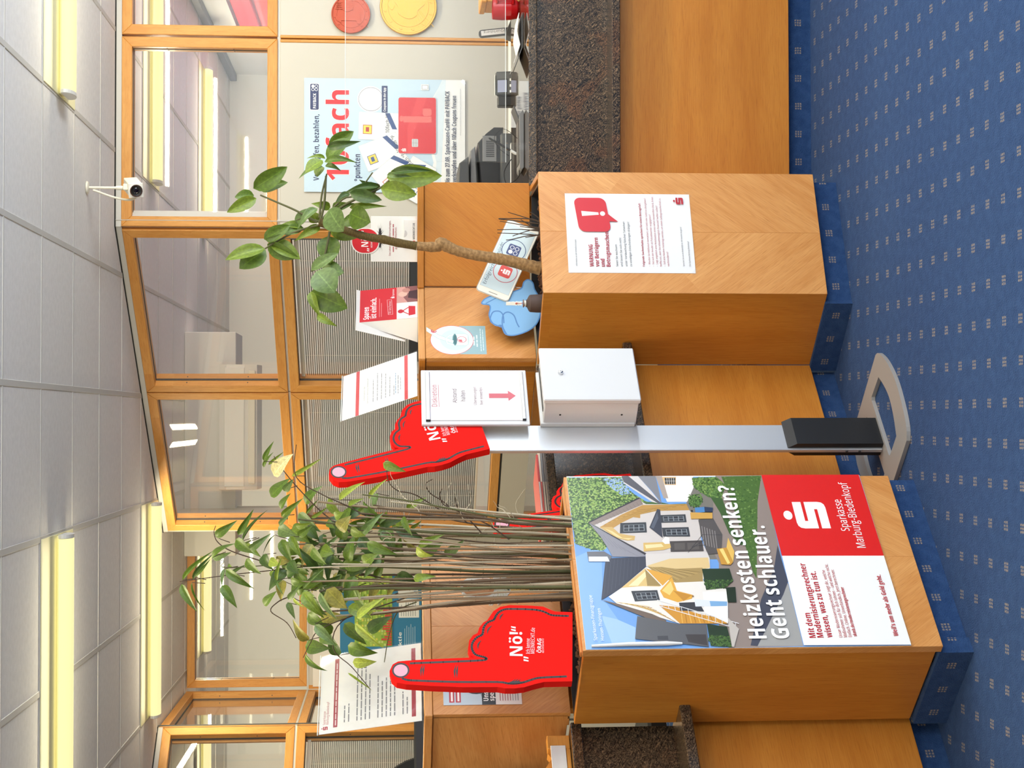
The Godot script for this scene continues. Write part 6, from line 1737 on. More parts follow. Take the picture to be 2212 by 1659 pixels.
var BAMBOO_LEAVES := [
	[-0.307, 1.983, 4.150, -0.266, 1.927, 4.130, 0.023, 1], [-0.310, 1.933, 4.239, -0.241, 1.890, 4.219, 0.018, 1], [-0.333, 1.929, 4.328, -0.245, 1.864, 4.308, 0.009, 3], [-0.347, 1.899, 4.176, -0.303, 1.841, 4.156, 0.020, 3],
	[-0.293, 1.828, 4.265, -0.313, 1.780, 4.245, 0.039, 3], [-0.343, 1.833, 4.354, -0.369, 1.755, 4.334, 0.043, 0], [-0.369, 1.998, 4.203, -0.325, 1.939, 4.183, 0.018, 1], [-0.376, 2.008, 4.292, -0.361, 1.955, 4.272, 0.019, 3],
	[-0.445, 2.099, 4.380, -0.360, 2.015, 4.360, 0.014, 1], [-0.428, 2.051, 4.229, -0.356, 1.998, 4.209, 0.011, 2], [-0.428, 2.062, 4.318, -0.381, 2.013, 4.298, 0.011, 1], [-0.433, 2.073, 4.167, -0.505, 2.032, 4.147, 0.023, 1],
	[-0.438, 2.057, 4.256, -0.514, 2.025, 4.236, 0.006, 1], [-0.456, 1.987, 4.344, -0.516, 1.944, 4.324, 0.028, 1], [-0.397, 1.964, 4.193, -0.443, 1.970, 4.173, 0.011, 3], [-0.406, 1.970, 4.282, -0.458, 1.896, 4.262, 0.024, 0],
	[-0.427, 1.965, 4.371, -0.400, 1.922, 4.351, 0.010, 2], [-0.373, 1.909, 4.220, -0.413, 1.870, 4.200, 0.029, 0], [-0.370, 1.872, 4.308, -0.410, 1.847, 4.288, 0.032, 2], [-0.315, 1.930, 4.157, -0.353, 1.885, 4.137, 0.031, 1],
	[-0.336, 1.914, 4.246, -0.369, 1.871, 4.226, 0.020, 0], [-0.342, 1.932, 4.335, -0.329, 1.902, 4.315, 0.007, 1], [-0.428, 1.825, 4.184, -0.366, 1.813, 4.164, 0.012, 0], [-0.441, 1.830, 4.272, -0.475, 1.813, 4.252, 0.008, 0],
	[-0.416, 1.851, 4.361, -0.448, 1.838, 4.341, 0.017, 0], [-0.377, 1.847, 4.210, -0.388, 1.819, 4.190, 0.027, 4], [-0.429, 1.806, 4.299, -0.407, 1.773, 4.279, 0.028, 2], [-0.397, 1.779, 4.388, -0.424, 1.753, 4.368, 0.023, 2],
	[-0.457, 1.759, 4.236, -0.398, 1.701, 4.216, 0.011, 3], [-0.465, 1.760, 4.325, -0.440, 1.706, 4.305, 0.018, 0], [-0.458, 1.755, 4.174, -0.523, 1.703, 4.154, 0.034, 0], [-0.488, 1.800, 4.263, -0.450, 1.771, 4.243, 0.017, 3],
	[-0.506, 1.808, 4.352, -0.550, 1.786, 4.332, 0.018, 3], [-0.468, 1.739, 4.200, -0.514, 1.704, 4.180, 0.027, 1], [-0.486, 1.788, 4.289, -0.512, 1.757, 4.269, 0.011, 4], [-0.404, 1.974, 4.378, -0.409, 1.959, 4.358, 0.011, 1],
	[-0.310, 1.833, 4.227, -0.362, 1.868, 4.207, 0.003, 2], [-0.412, 1.814, 4.316, -0.372, 1.799, 4.296, 0.020, 3], [-0.110, 1.858, 4.164, -0.057, 1.832, 4.144, 0.014, 1], [-0.129, 1.866, 4.253, -0.088, 1.842, 4.233, 0.010, 0],
	[-0.124, 1.860, 4.342, -0.089, 1.818, 4.322, 0.008, 0], [-0.150, 1.834, 4.191, -0.090, 1.785, 4.171, 0.047, 6], [-0.154, 1.792, 4.280, -0.106, 1.710, 4.260, 0.012, 4], [-0.214, 1.856, 4.368, -0.162, 1.803, 4.348, 0.032, 1],
	[-0.192, 1.809, 4.217, -0.160, 1.783, 4.197, 0.021, 3], [-0.259, 1.754, 4.306, -0.219, 1.722, 4.286, 0.009, 0], [-0.260, 1.733, 4.155, -0.230, 1.686, 4.135, 0.010, 0], [-0.241, 1.820, 4.244, -0.198, 1.794, 4.224, 0.021, 0],
	[-0.267, 1.824, 4.332, -0.218, 1.766, 4.312, 0.019, 0], [-0.281, 1.819, 4.181, -0.248, 1.788, 4.161, 0.013, 3], [-0.219, 1.664, 4.270, -0.168, 1.596, 4.250, 0.020, 4], [-0.221, 1.584, 4.359, -0.163, 1.536, 4.339, 0.013, 4],
	[-0.230, 1.637, 4.208, -0.211, 1.595, 4.188, 0.014, 0], [-0.258, 1.608, 4.296, -0.237, 1.591, 4.276, 0.021, 0], [-0.258, 1.478, 4.385, -0.217, 1.427, 4.365, 0.022, 0], [-0.263, 1.489, 4.234, -0.314, 1.467, 4.214, 0.021, 0],
	[-0.300, 1.468, 4.323, -0.280, 1.438, 4.303, 0.010, 0], [-0.343, 1.455, 4.172, -0.367, 1.415, 4.152, 0.028, 4], [-0.347, 1.448, 4.260, -0.312, 1.379, 4.240, 0.021, 0], [-0.444, 1.515, 4.349, -0.439, 1.463, 4.329, 0.022, 1],
	[-0.429, 1.462, 4.198, -0.419, 1.404, 4.178, 0.022, 0], [-0.373, 1.375, 4.287, -0.332, 1.323, 4.267, 0.028, 3], [-0.414, 1.646, 4.376, -0.357, 1.585, 4.356, 0.028, 3], [-0.312, 1.601, 4.224, -0.250, 1.545, 4.204, 0.023, 3],
	[-0.303, 1.540, 4.313, -0.253, 1.536, 4.293, 0.031, 0], [-0.328, 1.586, 4.162, -0.359, 1.508, 4.142, 0.031, 0], [-0.392, 1.598, 4.251, -0.363, 1.559, 4.231, 0.036, 0], [-0.399, 1.737, 4.340, -0.313, 1.662, 4.320, 0.022, 3],
	[-0.292, 1.630, 4.188, -0.311, 1.591, 4.168, 0.030, 0], [-0.462, 1.758, 4.277, -0.535, 1.701, 4.257, 0.039, 3], [-0.552, 1.718, 4.366, -0.547, 1.643, 4.346, 0.037, 5], [-0.455, 1.694, 4.215, -0.507, 1.639, 4.195, 0.046, 5],
	[-0.466, 1.626, 4.304, -0.515, 1.597, 4.284, 0.028, 0], [-0.526, 1.612, 4.152, -0.468, 1.541, 4.132, 0.023, 4], [-0.506, 1.637, 4.241, -0.535, 1.575, 4.221, 0.034, 0], [-0.455, 1.647, 4.330, -0.463, 1.628, 4.310, 0.031, 0],
	[-0.283, 1.775, 4.179, -0.276, 1.734, 4.159, 0.019, 0], [-0.317, 1.774, 4.268, -0.288, 1.736, 4.248, 0.021, 0], [-0.341, 1.759, 4.356, -0.343, 1.723, 4.336, 0.035, 2], [-0.379, 1.793, 4.205, -0.411, 1.769, 4.185, 0.031, 2],
	[-0.357, 1.714, 4.294, -0.366, 1.679, 4.274, 0.038, 0], [-0.305, 1.750, 4.383, -0.335, 1.724, 4.363, 0.028, 2], [-0.264, 1.674, 4.232, -0.249, 1.650, 4.212, 0.024, 0], [-0.280, 1.698, 4.320, -0.299, 1.677, 4.300, 0.021, 0],
	[-0.294, 1.659, 4.169, -0.256, 1.631, 4.149, 0.037, 5], [-0.350, 1.736, 4.258, -0.393, 1.698, 4.238, 0.031, 0], [-0.402, 1.786, 4.347, -0.428, 1.750, 4.327, 0.035, 1], [-0.425, 1.789, 4.196, -0.437, 1.748, 4.176, 0.024, 1],
	[-0.428, 1.738, 4.284, -0.436, 1.699, 4.264, 0.028, 2], [-0.434, 1.683, 4.373, -0.456, 1.651, 4.353, 0.028, 5], [-0.467, 1.755, 4.222, -0.531, 1.703, 4.202, 0.033, 1], [-0.621, 1.757, 4.311, -0.626, 1.689, 4.291, 0.039, 0],
	[-0.543, 1.723, 4.160, -0.600, 1.664, 4.140, 0.026, 3], [-0.612, 1.639, 4.248, -0.633, 1.561, 4.228, 0.037, 0], [-0.671, 1.628, 4.337, -0.668, 1.563, 4.317, 0.029, 4], [-0.544, 1.618, 4.186, -0.611, 1.541, 4.166, 0.022, 4],
	[-0.541, 1.617, 4.275, -0.487, 1.539, 4.255, 0.022, 4], [-0.567, 1.652, 4.364, -0.624, 1.591, 4.344, 0.035, 0], [-0.468, 1.680, 4.212, -0.506, 1.642, 4.192, 0.049, 5], [-0.642, 1.756, 4.301, -0.689, 1.701, 4.281, 0.019, 0],
	[-0.457, 1.709, 4.150, -0.529, 1.665, 4.130, 0.022, 3], [-0.461, 1.623, 4.239, -0.509, 1.593, 4.219, 0.030, 0], [-0.462, 1.747, 4.328, -0.449, 1.686, 4.308, 0.022, 0], [-0.674, 1.637, 4.176, -0.718, 1.572, 4.156, 0.006, 4],
	[-0.556, 1.725, 4.265, -0.590, 1.709, 4.245, 0.022, 2], [-0.478, 1.784, 4.354, -0.462, 1.754, 4.334, 0.026, 0], [-0.584, 1.714, 4.203, -0.601, 1.664, 4.183, 0.022, 0], [-0.415, 1.665, 4.349, -0.384, 1.616, 4.329, 0.024, 2],
	[-0.601, 1.746, 4.281, -0.546, 1.790, 4.261, 0.028, 5], [-0.408, 1.609, 4.299, -0.469, 1.657, 4.279, 0.035, 5], [-0.426, 1.621, 4.266, -0.503, 1.649, 4.246, 0.036, 1], [-0.309, 1.802, 4.420, -0.310, 1.742, 4.400, 0.031, 0],
	[-0.208, 1.563, 4.409, -0.259, 1.573, 4.389, 0.028, 3], [-0.297, 1.594, 4.292, -0.265, 1.529, 4.272, 0.030, 0], [-0.519, 1.681, 4.346, -0.461, 1.719, 4.326, 0.039, 2], [-0.392, 1.768, 4.364, -0.420, 1.816, 4.344, 0.030, 0],
	[-0.401, 1.737, 4.413, -0.376, 1.667, 4.393, 0.034, 0], [-0.388, 1.636, 4.272, -0.310, 1.623, 4.252, 0.032, 0], [-0.355, 1.587, 4.382, -0.313, 1.637, 4.362, 0.025, 1], [-0.379, 1.651, 4.405, -0.300, 1.611, 4.385, 0.036, 2],
	[-0.286, 1.557, 4.275, -0.226, 1.599, 4.255, 0.037, 1], [-0.509, 1.870, 4.316, -0.468, 1.836, 4.296, 0.024, 0], [-0.119, 1.544, 4.270, -0.143, 1.483, 4.250, 0.026, 0], [-0.428, 1.505, 4.338, -0.467, 1.430, 4.318, 0.033, 2],
	[-0.657, 1.668, 4.367, -0.589, 1.694, 4.347, 0.035, 2], [-0.424, 1.645, 4.295, -0.401, 1.580, 4.275, 0.026, 2], [-0.283, 1.512, 4.345, -0.281, 1.460, 4.325, 0.027, 0], [-0.296, 1.654, 4.352, -0.236, 1.633, 4.332, 0.037, 1],
	[-0.366, 1.558, 4.257, -0.428, 1.594, 4.237, 0.035, 3], [-0.428, 1.755, 4.311, -0.481, 1.797, 4.291, 0.038, 0], [-0.261, 1.780, 4.394, -0.315, 1.719, 4.374, 0.032, 3], [-0.315, 1.641, 4.423, -0.277, 1.581, 4.403, 0.037, 1],
	[-0.361, 1.688, 4.404, -0.409, 1.714, 4.384, 0.039, 3], [-0.286, 1.555, 4.289, -0.273, 1.489, 4.269, 0.029, 2], [-0.387, 1.422, 4.389, -0.337, 1.491, 4.369, 0.025, 5], [-0.412, 1.724, 4.310, -0.348, 1.780, 4.290, 0.026, 2],
	[-0.294, 1.524, 4.375, -0.283, 1.454, 4.355, 0.024, 0], [-0.449, 1.564, 4.388, -0.372, 1.540, 4.368, 0.024, 0], [-0.375, 1.684, 4.332, -0.452, 1.698, 4.312, 0.025, 2], [-0.577, 1.585, 4.267, -0.533, 1.521, 4.247, 0.036, 2],
	[-0.455, 1.556, 4.378, -0.516, 1.585, 4.358, 0.030, 5], [-0.413, 1.811, 4.326, -0.465, 1.858, 4.306, 0.038, 2], [-0.336, 1.652, 4.405, -0.389, 1.672, 4.385, 0.026, 2], [-0.591, 1.685, 4.348, -0.558, 1.732, 4.328, 0.033, 0],
	[-0.383, 1.837, 4.303, -0.377, 1.783, 4.283, 0.027, 5], [-0.428, 1.661, 4.348, -0.474, 1.676, 4.328, 0.024, 1], [-0.305, 1.510, 4.360, -0.334, 1.430, 4.340, 0.031, 2], [-0.391, 1.724, 4.328, -0.452, 1.713, 4.308, 0.033, 0],
	[-0.304, 1.798, 4.354, -0.339, 1.748, 4.334, 0.038, 0], [-0.462, 1.756, 4.309, -0.404, 1.788, 4.289, 0.037, 0], [-0.418, 1.718, 4.399, -0.482, 1.747, 4.379, 0.032, 5], [-0.242, 1.608, 4.369, -0.281, 1.648, 4.349, 0.033, 2],
	[-0.379, 1.627, 4.372, -0.446, 1.678, 4.352, 0.026, 2], [-0.271, 1.676, 4.409, -0.332, 1.685, 4.389, 0.038, 2], [-0.471, 1.660, 4.363, -0.405, 1.652, 4.343, 0.035, 2], [-0.374, 1.436, 4.329, -0.341, 1.380, 4.309, 0.036, 1],
	[-0.343, 1.738, 4.316, -0.400, 1.768, 4.296, 0.032, 5], [-0.351, 1.525, 4.416, -0.296, 1.536, 4.396, 0.039, 3], [-0.340, 1.747, 4.411, -0.287, 1.778, 4.391, 0.027, 2], [-0.331, 1.658, 4.322, -0.270, 1.644, 4.302, 0.038, 0],
	[-0.317, 1.796, 4.278, -0.378, 1.764, 4.258, 0.023, 0], [-0.385, 1.645, 4.302, -0.339, 1.613, 4.282, 0.024, 3], [-0.302, 1.539, 4.379, -0.371, 1.512, 4.359, 0.038, 3], [-0.327, 1.820, 4.289, -0.390, 1.791, 4.269, 0.031, 0],
	[-0.465, 1.707, 4.320, -0.429, 1.661, 4.300, 0.037, 2], [-0.231, 1.756, 4.300, -0.180, 1.715, 4.280, 0.030, 0], [-0.321, 1.713, 4.398, -0.374, 1.709, 4.378, 0.025, 2], [-0.476, 1.653, 4.331, -0.466, 1.577, 4.311, 0.026, 5],
	[-0.221, 1.697, 4.400, -0.283, 1.652, 4.380, 0.029, 0], [-0.362, 1.716, 4.400, -0.410, 1.646, 4.380, 0.028, 3], [-0.446, 1.822, 4.369, -0.502, 1.827, 4.349, 0.032, 5], [-0.543, 1.754, 4.411, -0.579, 1.702, 4.391, 0.037, 0],
	[-0.305, 1.552, 4.417, -0.368, 1.514, 4.397, 0.032, 1], [-0.393, 1.653, 4.286, -0.400, 1.574, 4.266, 0.034, 0], [-0.445, 1.498, 4.398, -0.508, 1.539, 4.378, 0.025, 5], [-0.358, 1.650, 4.425, -0.295, 1.640, 4.405, 0.039, 3],
	[-0.392, 1.501, 4.397, -0.329, 1.497, 4.377, 0.035, 1], [-0.457, 1.703, 4.386, -0.482, 1.657, 4.366, 0.030, 0], [-0.324, 1.609, 4.308, -0.389, 1.566, 4.288, 0.034, 2]]
var BAMBOO_STEMS := [
	[0.0048, -0.271, 1.028, 4.260, -0.264, 1.229, 4.260, -0.251, 1.380, 4.260, -0.240, 1.571, 4.260, -0.223, 1.720, 4.260],
	[0.0030, -0.275, 1.029, 4.249, -0.261, 1.174, 4.249, -0.250, 1.281, 4.249, -0.235, 1.417, 4.249, -0.224, 1.523, 4.249],
	[0.0039, -0.281, 1.028, 4.256, -0.278, 1.198, 4.256, -0.269, 1.325, 4.256, -0.264, 1.486, 4.256, -0.255, 1.611, 4.256],
	[0.0031, -0.284, 1.030, 4.235, -0.280, 1.199, 4.235, -0.273, 1.324, 4.235, -0.270, 1.483, 4.235, -0.263, 1.608, 4.235],
	[0.0030, -0.287, 1.033, 4.210, -0.270, 1.198, 4.210, -0.249, 1.322, 4.210, -0.219, 1.478, 4.210, -0.202, 1.600, 4.210],
	[0.0038, -0.292, 1.031, 4.222, -0.283, 1.185, 4.222, -0.264, 1.300, 4.222, -0.253, 1.445, 4.222, -0.238, 1.559, 4.222],
	[0.0044, -0.307, 1.016, 4.358, -0.308, 1.159, 4.358, -0.308, 1.265, 4.358, -0.306, 1.400, 4.358, -0.310, 1.505, 4.358],
	[0.0044, -0.312, 1.014, 4.367, -0.311, 1.190, 4.367, -0.301, 1.322, 4.367, -0.292, 1.488, 4.367, -0.290, 1.618, 4.367],
	[0.0030, -0.319, 1.012, 4.387, -0.306, 1.176, 4.387, -0.293, 1.297, 4.387, -0.262, 1.452, 4.387, -0.240, 1.573, 4.387],
	[0.0038, -0.322, 1.014, 4.368, -0.326, 1.217, 4.368, -0.326, 1.369, 4.368, -0.327, 1.561, 4.368, -0.330, 1.712, 4.368],
	[0.0035, -0.320, 1.024, 4.275, -0.310, 1.196, 4.275, -0.308, 1.324, 4.275, -0.301, 1.487, 4.275, -0.290, 1.614, 4.275],
	[0.0035, -0.332, 1.013, 4.372, -0.326, 1.222, 4.372, -0.315, 1.380, 4.372, -0.301, 1.579, 4.372, -0.288, 1.735, 4.372],
	[0.0031, -0.339, 1.009, 4.399, -0.331, 1.204, 4.399, -0.330, 1.350, 4.399, -0.321, 1.534, 4.399, -0.314, 1.679, 4.399],
	[0.0041, -0.333, 1.025, 4.258, -0.320, 1.242, 4.258, -0.309, 1.405, 4.258, -0.290, 1.612, 4.258, -0.270, 1.773, 4.258],
	[0.0030, -0.349, 1.009, 4.399, -0.351, 1.158, 4.399, -0.352, 1.268, 4.399, -0.352, 1.408, 4.399, -0.355, 1.517, 4.399],
	[0.0044, -0.353, 1.010, 4.384, -0.353, 1.235, 4.384, -0.350, 1.404, 4.384, -0.346, 1.618, 4.384, -0.348, 1.785, 4.384],
	[0.0027, -0.345, 1.028, 4.224, -0.343, 1.220, 4.224, -0.340, 1.363, 4.224, -0.331, 1.545, 4.224, -0.333, 1.686, 4.224],
	[0.0026, -0.358, 1.016, 4.329, -0.348, 1.172, 4.329, -0.340, 1.288, 4.329, -0.322, 1.435, 4.329, -0.314, 1.549, 4.329],
	[0.0039, -0.355, 1.026, 4.239, -0.355, 1.198, 4.239, -0.352, 1.327, 4.239, -0.351, 1.490, 4.239, -0.349, 1.617, 4.239],
	[0.0045, -0.368, 1.016, 4.328, -0.369, 1.209, 4.328, -0.371, 1.353, 4.328, -0.370, 1.536, 4.328, -0.373, 1.679, 4.328],
	[0.0029, -0.371, 1.017, 4.310, -0.379, 1.192, 4.310, -0.379, 1.322, 4.310, -0.393, 1.487, 4.310, -0.401, 1.616, 4.310],
	[0.0030, -0.368, 1.027, 4.223, -0.357, 1.180, 4.223, -0.344, 1.294, 4.223, -0.325, 1.438, 4.223, -0.315, 1.550, 4.223],
	[0.0048, -0.383, 1.014, 4.339, -0.378, 1.170, 4.339, -0.380, 1.286, 4.339, -0.381, 1.433, 4.339, -0.375, 1.549, 4.339],
	[0.0033, -0.391, 1.009, 4.375, -0.380, 1.222, 4.375, -0.371, 1.383, 4.375, -0.360, 1.585, 4.375, -0.348, 1.744, 4.375],
	[0.0027, -0.382, 1.027, 4.219, -0.384, 1.185, 4.219, -0.379, 1.303, 4.219, -0.373, 1.452, 4.219, -0.376, 1.569, 4.219],
	[0.0033, -0.388, 1.025, 4.232, -0.389, 1.216, 4.232, -0.389, 1.359, 4.232, -0.392, 1.541, 4.232, -0.390, 1.682, 4.232],
	[0.0041, -0.392, 1.025, 4.231, -0.380, 1.182, 4.231, -0.374, 1.298, 4.231, -0.357, 1.446, 4.231, -0.343, 1.561, 4.231],
	[0.0047, -0.412, 1.006, 4.391, -0.403, 1.172, 4.391, -0.397, 1.296, 4.391, -0.378, 1.453, 4.391, -0.367, 1.575, 4.391],
	[0.0029, -0.402, 1.024, 4.232, -0.403, 1.237, 4.232, -0.401, 1.398, 4.232, -0.396, 1.601, 4.232, -0.400, 1.759, 4.232],
	[0.0047, -0.422, 1.006, 4.393, -0.414, 1.227, 4.393, -0.402, 1.394, 4.393, -0.394, 1.605, 4.393, -0.384, 1.769, 4.393],
	[0.0039, -0.420, 1.014, 4.321, -0.413, 1.184, 4.321, -0.404, 1.311, 4.321, -0.389, 1.471, 4.321, -0.385, 1.597, 4.321],
	[0.0044, -0.424, 1.014, 4.315, -0.423, 1.233, 4.315, -0.414, 1.398, 4.315, -0.404, 1.607, 4.315, -0.403, 1.770, 4.315],
	[0.0037, -0.437, 1.004, 4.396, -0.440, 1.202, 4.396, -0.437, 1.350, 4.396, -0.437, 1.538, 4.396, -0.436, 1.684, 4.396],
	[0.0032, -0.434, 1.014, 4.313, -0.436, 1.234, 4.313, -0.439, 1.401, 4.313, -0.441, 1.611, 4.313, -0.443, 1.775, 4.313],
	[0.0030, -0.447, 1.004, 4.391, -0.459, 1.175, 4.391, -0.463, 1.302, 4.391, -0.487, 1.463, 4.391, -0.497, 1.589, 4.391],
	[0.0045, -0.434, 1.023, 4.225, -0.435, 1.200, 4.225, -0.441, 1.333, 4.225, -0.446, 1.500, 4.225, -0.453, 1.631, 4.225],
	[0.0037, -0.457, 1.003, 4.395, -0.460, 1.158, 4.395, -0.464, 1.273, 4.395, -0.475, 1.418, 4.395, -0.481, 1.532, 4.395],
	[0.0041, -0.444, 1.022, 4.227, -0.457, 1.237, 4.227, -0.471, 1.399, 4.227, -0.481, 1.604, 4.227, -0.495, 1.764, 4.227],
	[0.0047, -0.454, 1.016, 4.281, -0.454, 1.187, 4.281, -0.455, 1.314, 4.281, -0.454, 1.476, 4.281, -0.456, 1.602, 4.281],
	[0.0034, -0.453, 1.022, 4.224, -0.450, 1.238, 4.224, -0.445, 1.400, 4.224, -0.435, 1.604, 4.224, -0.436, 1.764, 4.224],
	[0.0045, -0.457, 1.023, 4.218, -0.456, 1.224, 4.218, -0.458, 1.375, 4.218, -0.455, 1.566, 4.218, -0.460, 1.715, 4.218],
	[0.0039, -0.472, 1.012, 4.306, -0.466, 1.205, 4.306, -0.467, 1.350, 4.306, -0.460, 1.533, 4.306, -0.461, 1.676, 4.306],
	[0.0027, -0.466, 1.023, 4.211, -0.467, 1.206, 4.211, -0.476, 1.344, 4.211, -0.480, 1.518, 4.211, -0.486, 1.654, 4.211],
	[0.0034, -0.476, 1.018, 4.255, -0.489, 1.211, 4.255, -0.498, 1.356, 4.255, -0.523, 1.539, 4.255, -0.533, 1.682, 4.255],
	[0.0034, -0.485, 1.013, 4.297, -0.491, 1.178, 4.297, -0.504, 1.301, 4.297, -0.523, 1.457, 4.297, -0.536, 1.579, 4.297],
	[0.0045, -0.482, 1.021, 4.224, -0.483, 1.163, 4.224, -0.485, 1.269, 4.224, -0.486, 1.403, 4.224, -0.493, 1.507, 4.224],
	[0.0045, -0.499, 1.008, 4.334, -0.505, 1.190, 4.334, -0.512, 1.326, 4.334, -0.522, 1.499, 4.334, -0.526, 1.634, 4.334],
	[0.0036, -0.500, 1.011, 4.302, -0.506, 1.216, 4.302, -0.515, 1.370, 4.302, -0.520, 1.565, 4.302, -0.527, 1.717, 4.302],
	[0.0016, -0.460, 1.452, 4.314, -0.406, 1.706, 4.314, -0.417, 1.883, 4.314, -0.429, 1.996, 4.314, -0.442, 2.098, 4.314],
	[0.0016, -0.426, 1.579, 4.304, -0.398, 1.781, 4.304, -0.404, 1.970, 4.304, -0.387, 1.978, 4.304, -0.376, 2.005, 4.304],
	[0.0016, -0.308, 1.629, 4.263, -0.257, 1.704, 4.263, -0.181, 1.779, 4.263, -0.118, 1.829, 4.263, -0.099, 1.839, 4.263],
	[0.0016, -0.283, 1.553, 4.256, -0.232, 1.647, 4.256, -0.206, 1.704, 4.256, -0.156, 1.779, 4.256, -0.068, 1.779, 4.256],
	[0.0016, -0.275, 1.350, 4.308, -0.210, 1.452, 4.308, -0.197, 1.503, 4.308, -0.172, 1.529, 4.308, -0.133, 1.535, 4.308],
	[0.0016, -0.287, 1.312, 4.295, -0.229, 1.376, 4.295, -0.204, 1.414, 4.295, -0.178, 1.427, 4.295, -0.165, 1.408, 4.295],
	[0.0016, -0.309, 1.277, 4.240, -0.258, 1.327, 4.240, -0.233, 1.378, 4.240, -0.207, 1.390, 4.240, -0.189, 1.384, 4.240],
	[0.0016, -0.329, 1.200, 4.253, -0.285, 1.263, 4.253, -0.259, 1.327, 4.253, -0.227, 1.346, 4.253, -0.208, 1.346, 4.253],
	[0.0016, -0.482, 1.478, 4.235, -0.531, 1.628, 4.235, -0.567, 1.715, 4.235, -0.604, 1.740, 4.235, -0.641, 1.758, 4.235],
	[0.0016, -0.474, 1.503, 4.274, -0.548, 1.654, 4.274, -0.623, 1.679, 4.274, -0.674, 1.629, 4.274, -0.735, 1.579, 4.274],
	[0.0016, -0.504, 1.452, 4.315, -0.529, 1.503, 4.315, -0.593, 1.528, 4.315, -0.656, 1.539, 4.315, -0.669, 1.541, 4.315],
	[0.0016, -0.488, 1.807, 4.312, -0.500, 1.832, 4.312, -0.525, 1.851, 4.312, -0.557, 1.807, 4.312, -0.599, 1.782, 4.312],
	[0.0016, -0.386, 1.883, 4.317, -0.360, 1.959, 4.317, -0.335, 1.996, 4.317, -0.309, 2.006, 4.317, -0.290, 2.001, 4.317]]
var CUT_TWIGS := [[0.713, 1.124, 5.330, 0.683, 1.025, 5.330], [0.691, 1.157, 5.330, 0.691, 1.124, 5.330, 0.690, 1.043, 5.330], [0.686, 1.136, 5.330, 0.689, 1.148, 5.330], [0.682, 1.152, 5.330, 0.662, 1.032, 5.330], [0.688, 1.080, 5.330, 0.656, 1.025, 5.330], [0.678, 1.057, 5.330, 0.662, 1.041, 5.330], [0.652, 1.161, 5.330, 0.654, 1.078, 5.330, 0.649, 1.020, 5.330], [0.641, 1.161, 5.330, 0.638, 1.064, 5.330, 0.635, 1.020, 5.330], [0.631, 1.108, 5.330, 0.651, 1.048, 5.330, 0.653, 1.023, 5.330], [0.617, 1.131, 5.330, 0.619, 1.111, 5.330, 0.632, 1.057, 5.330, 0.635, 1.020, 5.330], [0.664, 1.083, 5.330, 0.659, 1.036, 5.330], [0.626, 1.064, 5.330, 0.634, 1.023, 5.330], [0.714, 1.048, 5.330, 0.700, 1.025, 5.330]]

func leaf_mesh(kind: int) -> ArrayMesh:
	# blade along +y from 0 to 1, half width 0.5 across x, folded along the midrib, arched; kind 0 broad oval, 1 pointed, 2 strongly arched
	var st := st_new()
	var n := 10
	var prof := func(v: float) -> float:
		if kind == 0: return 0.5 * pow(sin(PI * pow(v, 0.82)), 0.75)
		return 0.5 * pow(sin(PI * pow(v, 0.62)), 0.9) * (1.0 - 0.25 * v)
	var arch: float = [0.10, 0.12, 0.26][kind]
	var pts := []
	for i in n + 1:
		var v := float(i) / n
		var h: float = maxf(prof.call(v), 0.004)
		var z := arch * 4.0 * v * (1.0 - v) * 0.5 - arch * v * v * 0.6
		var row := []
		for k in 5:
			var s := (k - 2) / 2.0
			row.append(Vector3(s * h, v, z + absf(s) * h * 0.28 - s * s * h * 0.10))
		pts.append(row)
	var norms := []
	for i in n + 1:
		var row := []
		for k in 5:
			var du: Vector3 = pts[i][mini(k + 1, 4)] - pts[i][maxi(k - 1, 0)]
			var dv: Vector3 = pts[mini(i + 1, n)][k] - pts[maxi(i - 1, 0)][k]
			row.append(du.cross(dv).normalized())
		norms.append(row)
	for i in n:
		for k in 4:
			var uv := []
			for c in [[i, k], [i, k + 1], [i + 1, k + 1], [i + 1, k]]: uv.append(Vector2(c[1] / 4.0, float(c[0]) / n))
			stri(st, pts[i][k], pts[i][k + 1], pts[i + 1][k + 1], norms[i][k], norms[i][k + 1], norms[i + 1][k + 1], uv[0], uv[1], uv[2])
			stri(st, pts[i][k], pts[i + 1][k + 1], pts[i + 1][k], norms[i][k], norms[i + 1][k + 1], norms[i + 1][k], uv[0], uv[2], uv[3])
	return done(st)

func put_leaf(o: Node3D, mesh: Mesh, m: Material, p: Vector3, q: Vector3, wide: float, r: RandomNumberGenerator, face := Vector3(0, 0.35, 1), fat := 1.12) -> void:
	var y := q - p
	var nrm := (face + Vector3(r.randf_range(-.55, .55), r.randf_range(-.35, .35), r.randf_range(-.2, .2))).normalized()
	var x := y.normalized().cross(nrm).normalized()
	nrm = x.cross(y.normalized()).normalized()
	var l := obj("leaf", mesh, m, o)
	l.transform = Transform3D(Basis(x * wide * fat, y, nrm * y.length()), p - o.position)

func v3(a: Array, i: int) -> Vector3: return w(a[i], a[i + 1], a[i + 2])

func bent(path: PackedVector3Array, n := 4) -> PackedVector3Array:
	var out := PackedVector3Array()
	var m := path.size()
	for i in m - 1:
		for k in n: out.append(path[i].cubic_interpolate(path[i + 1], path[maxi(i - 1, 0)], path[mini(i + 2, m - 1)], float(k) / n))
	out.append(path[m - 1])
	return out

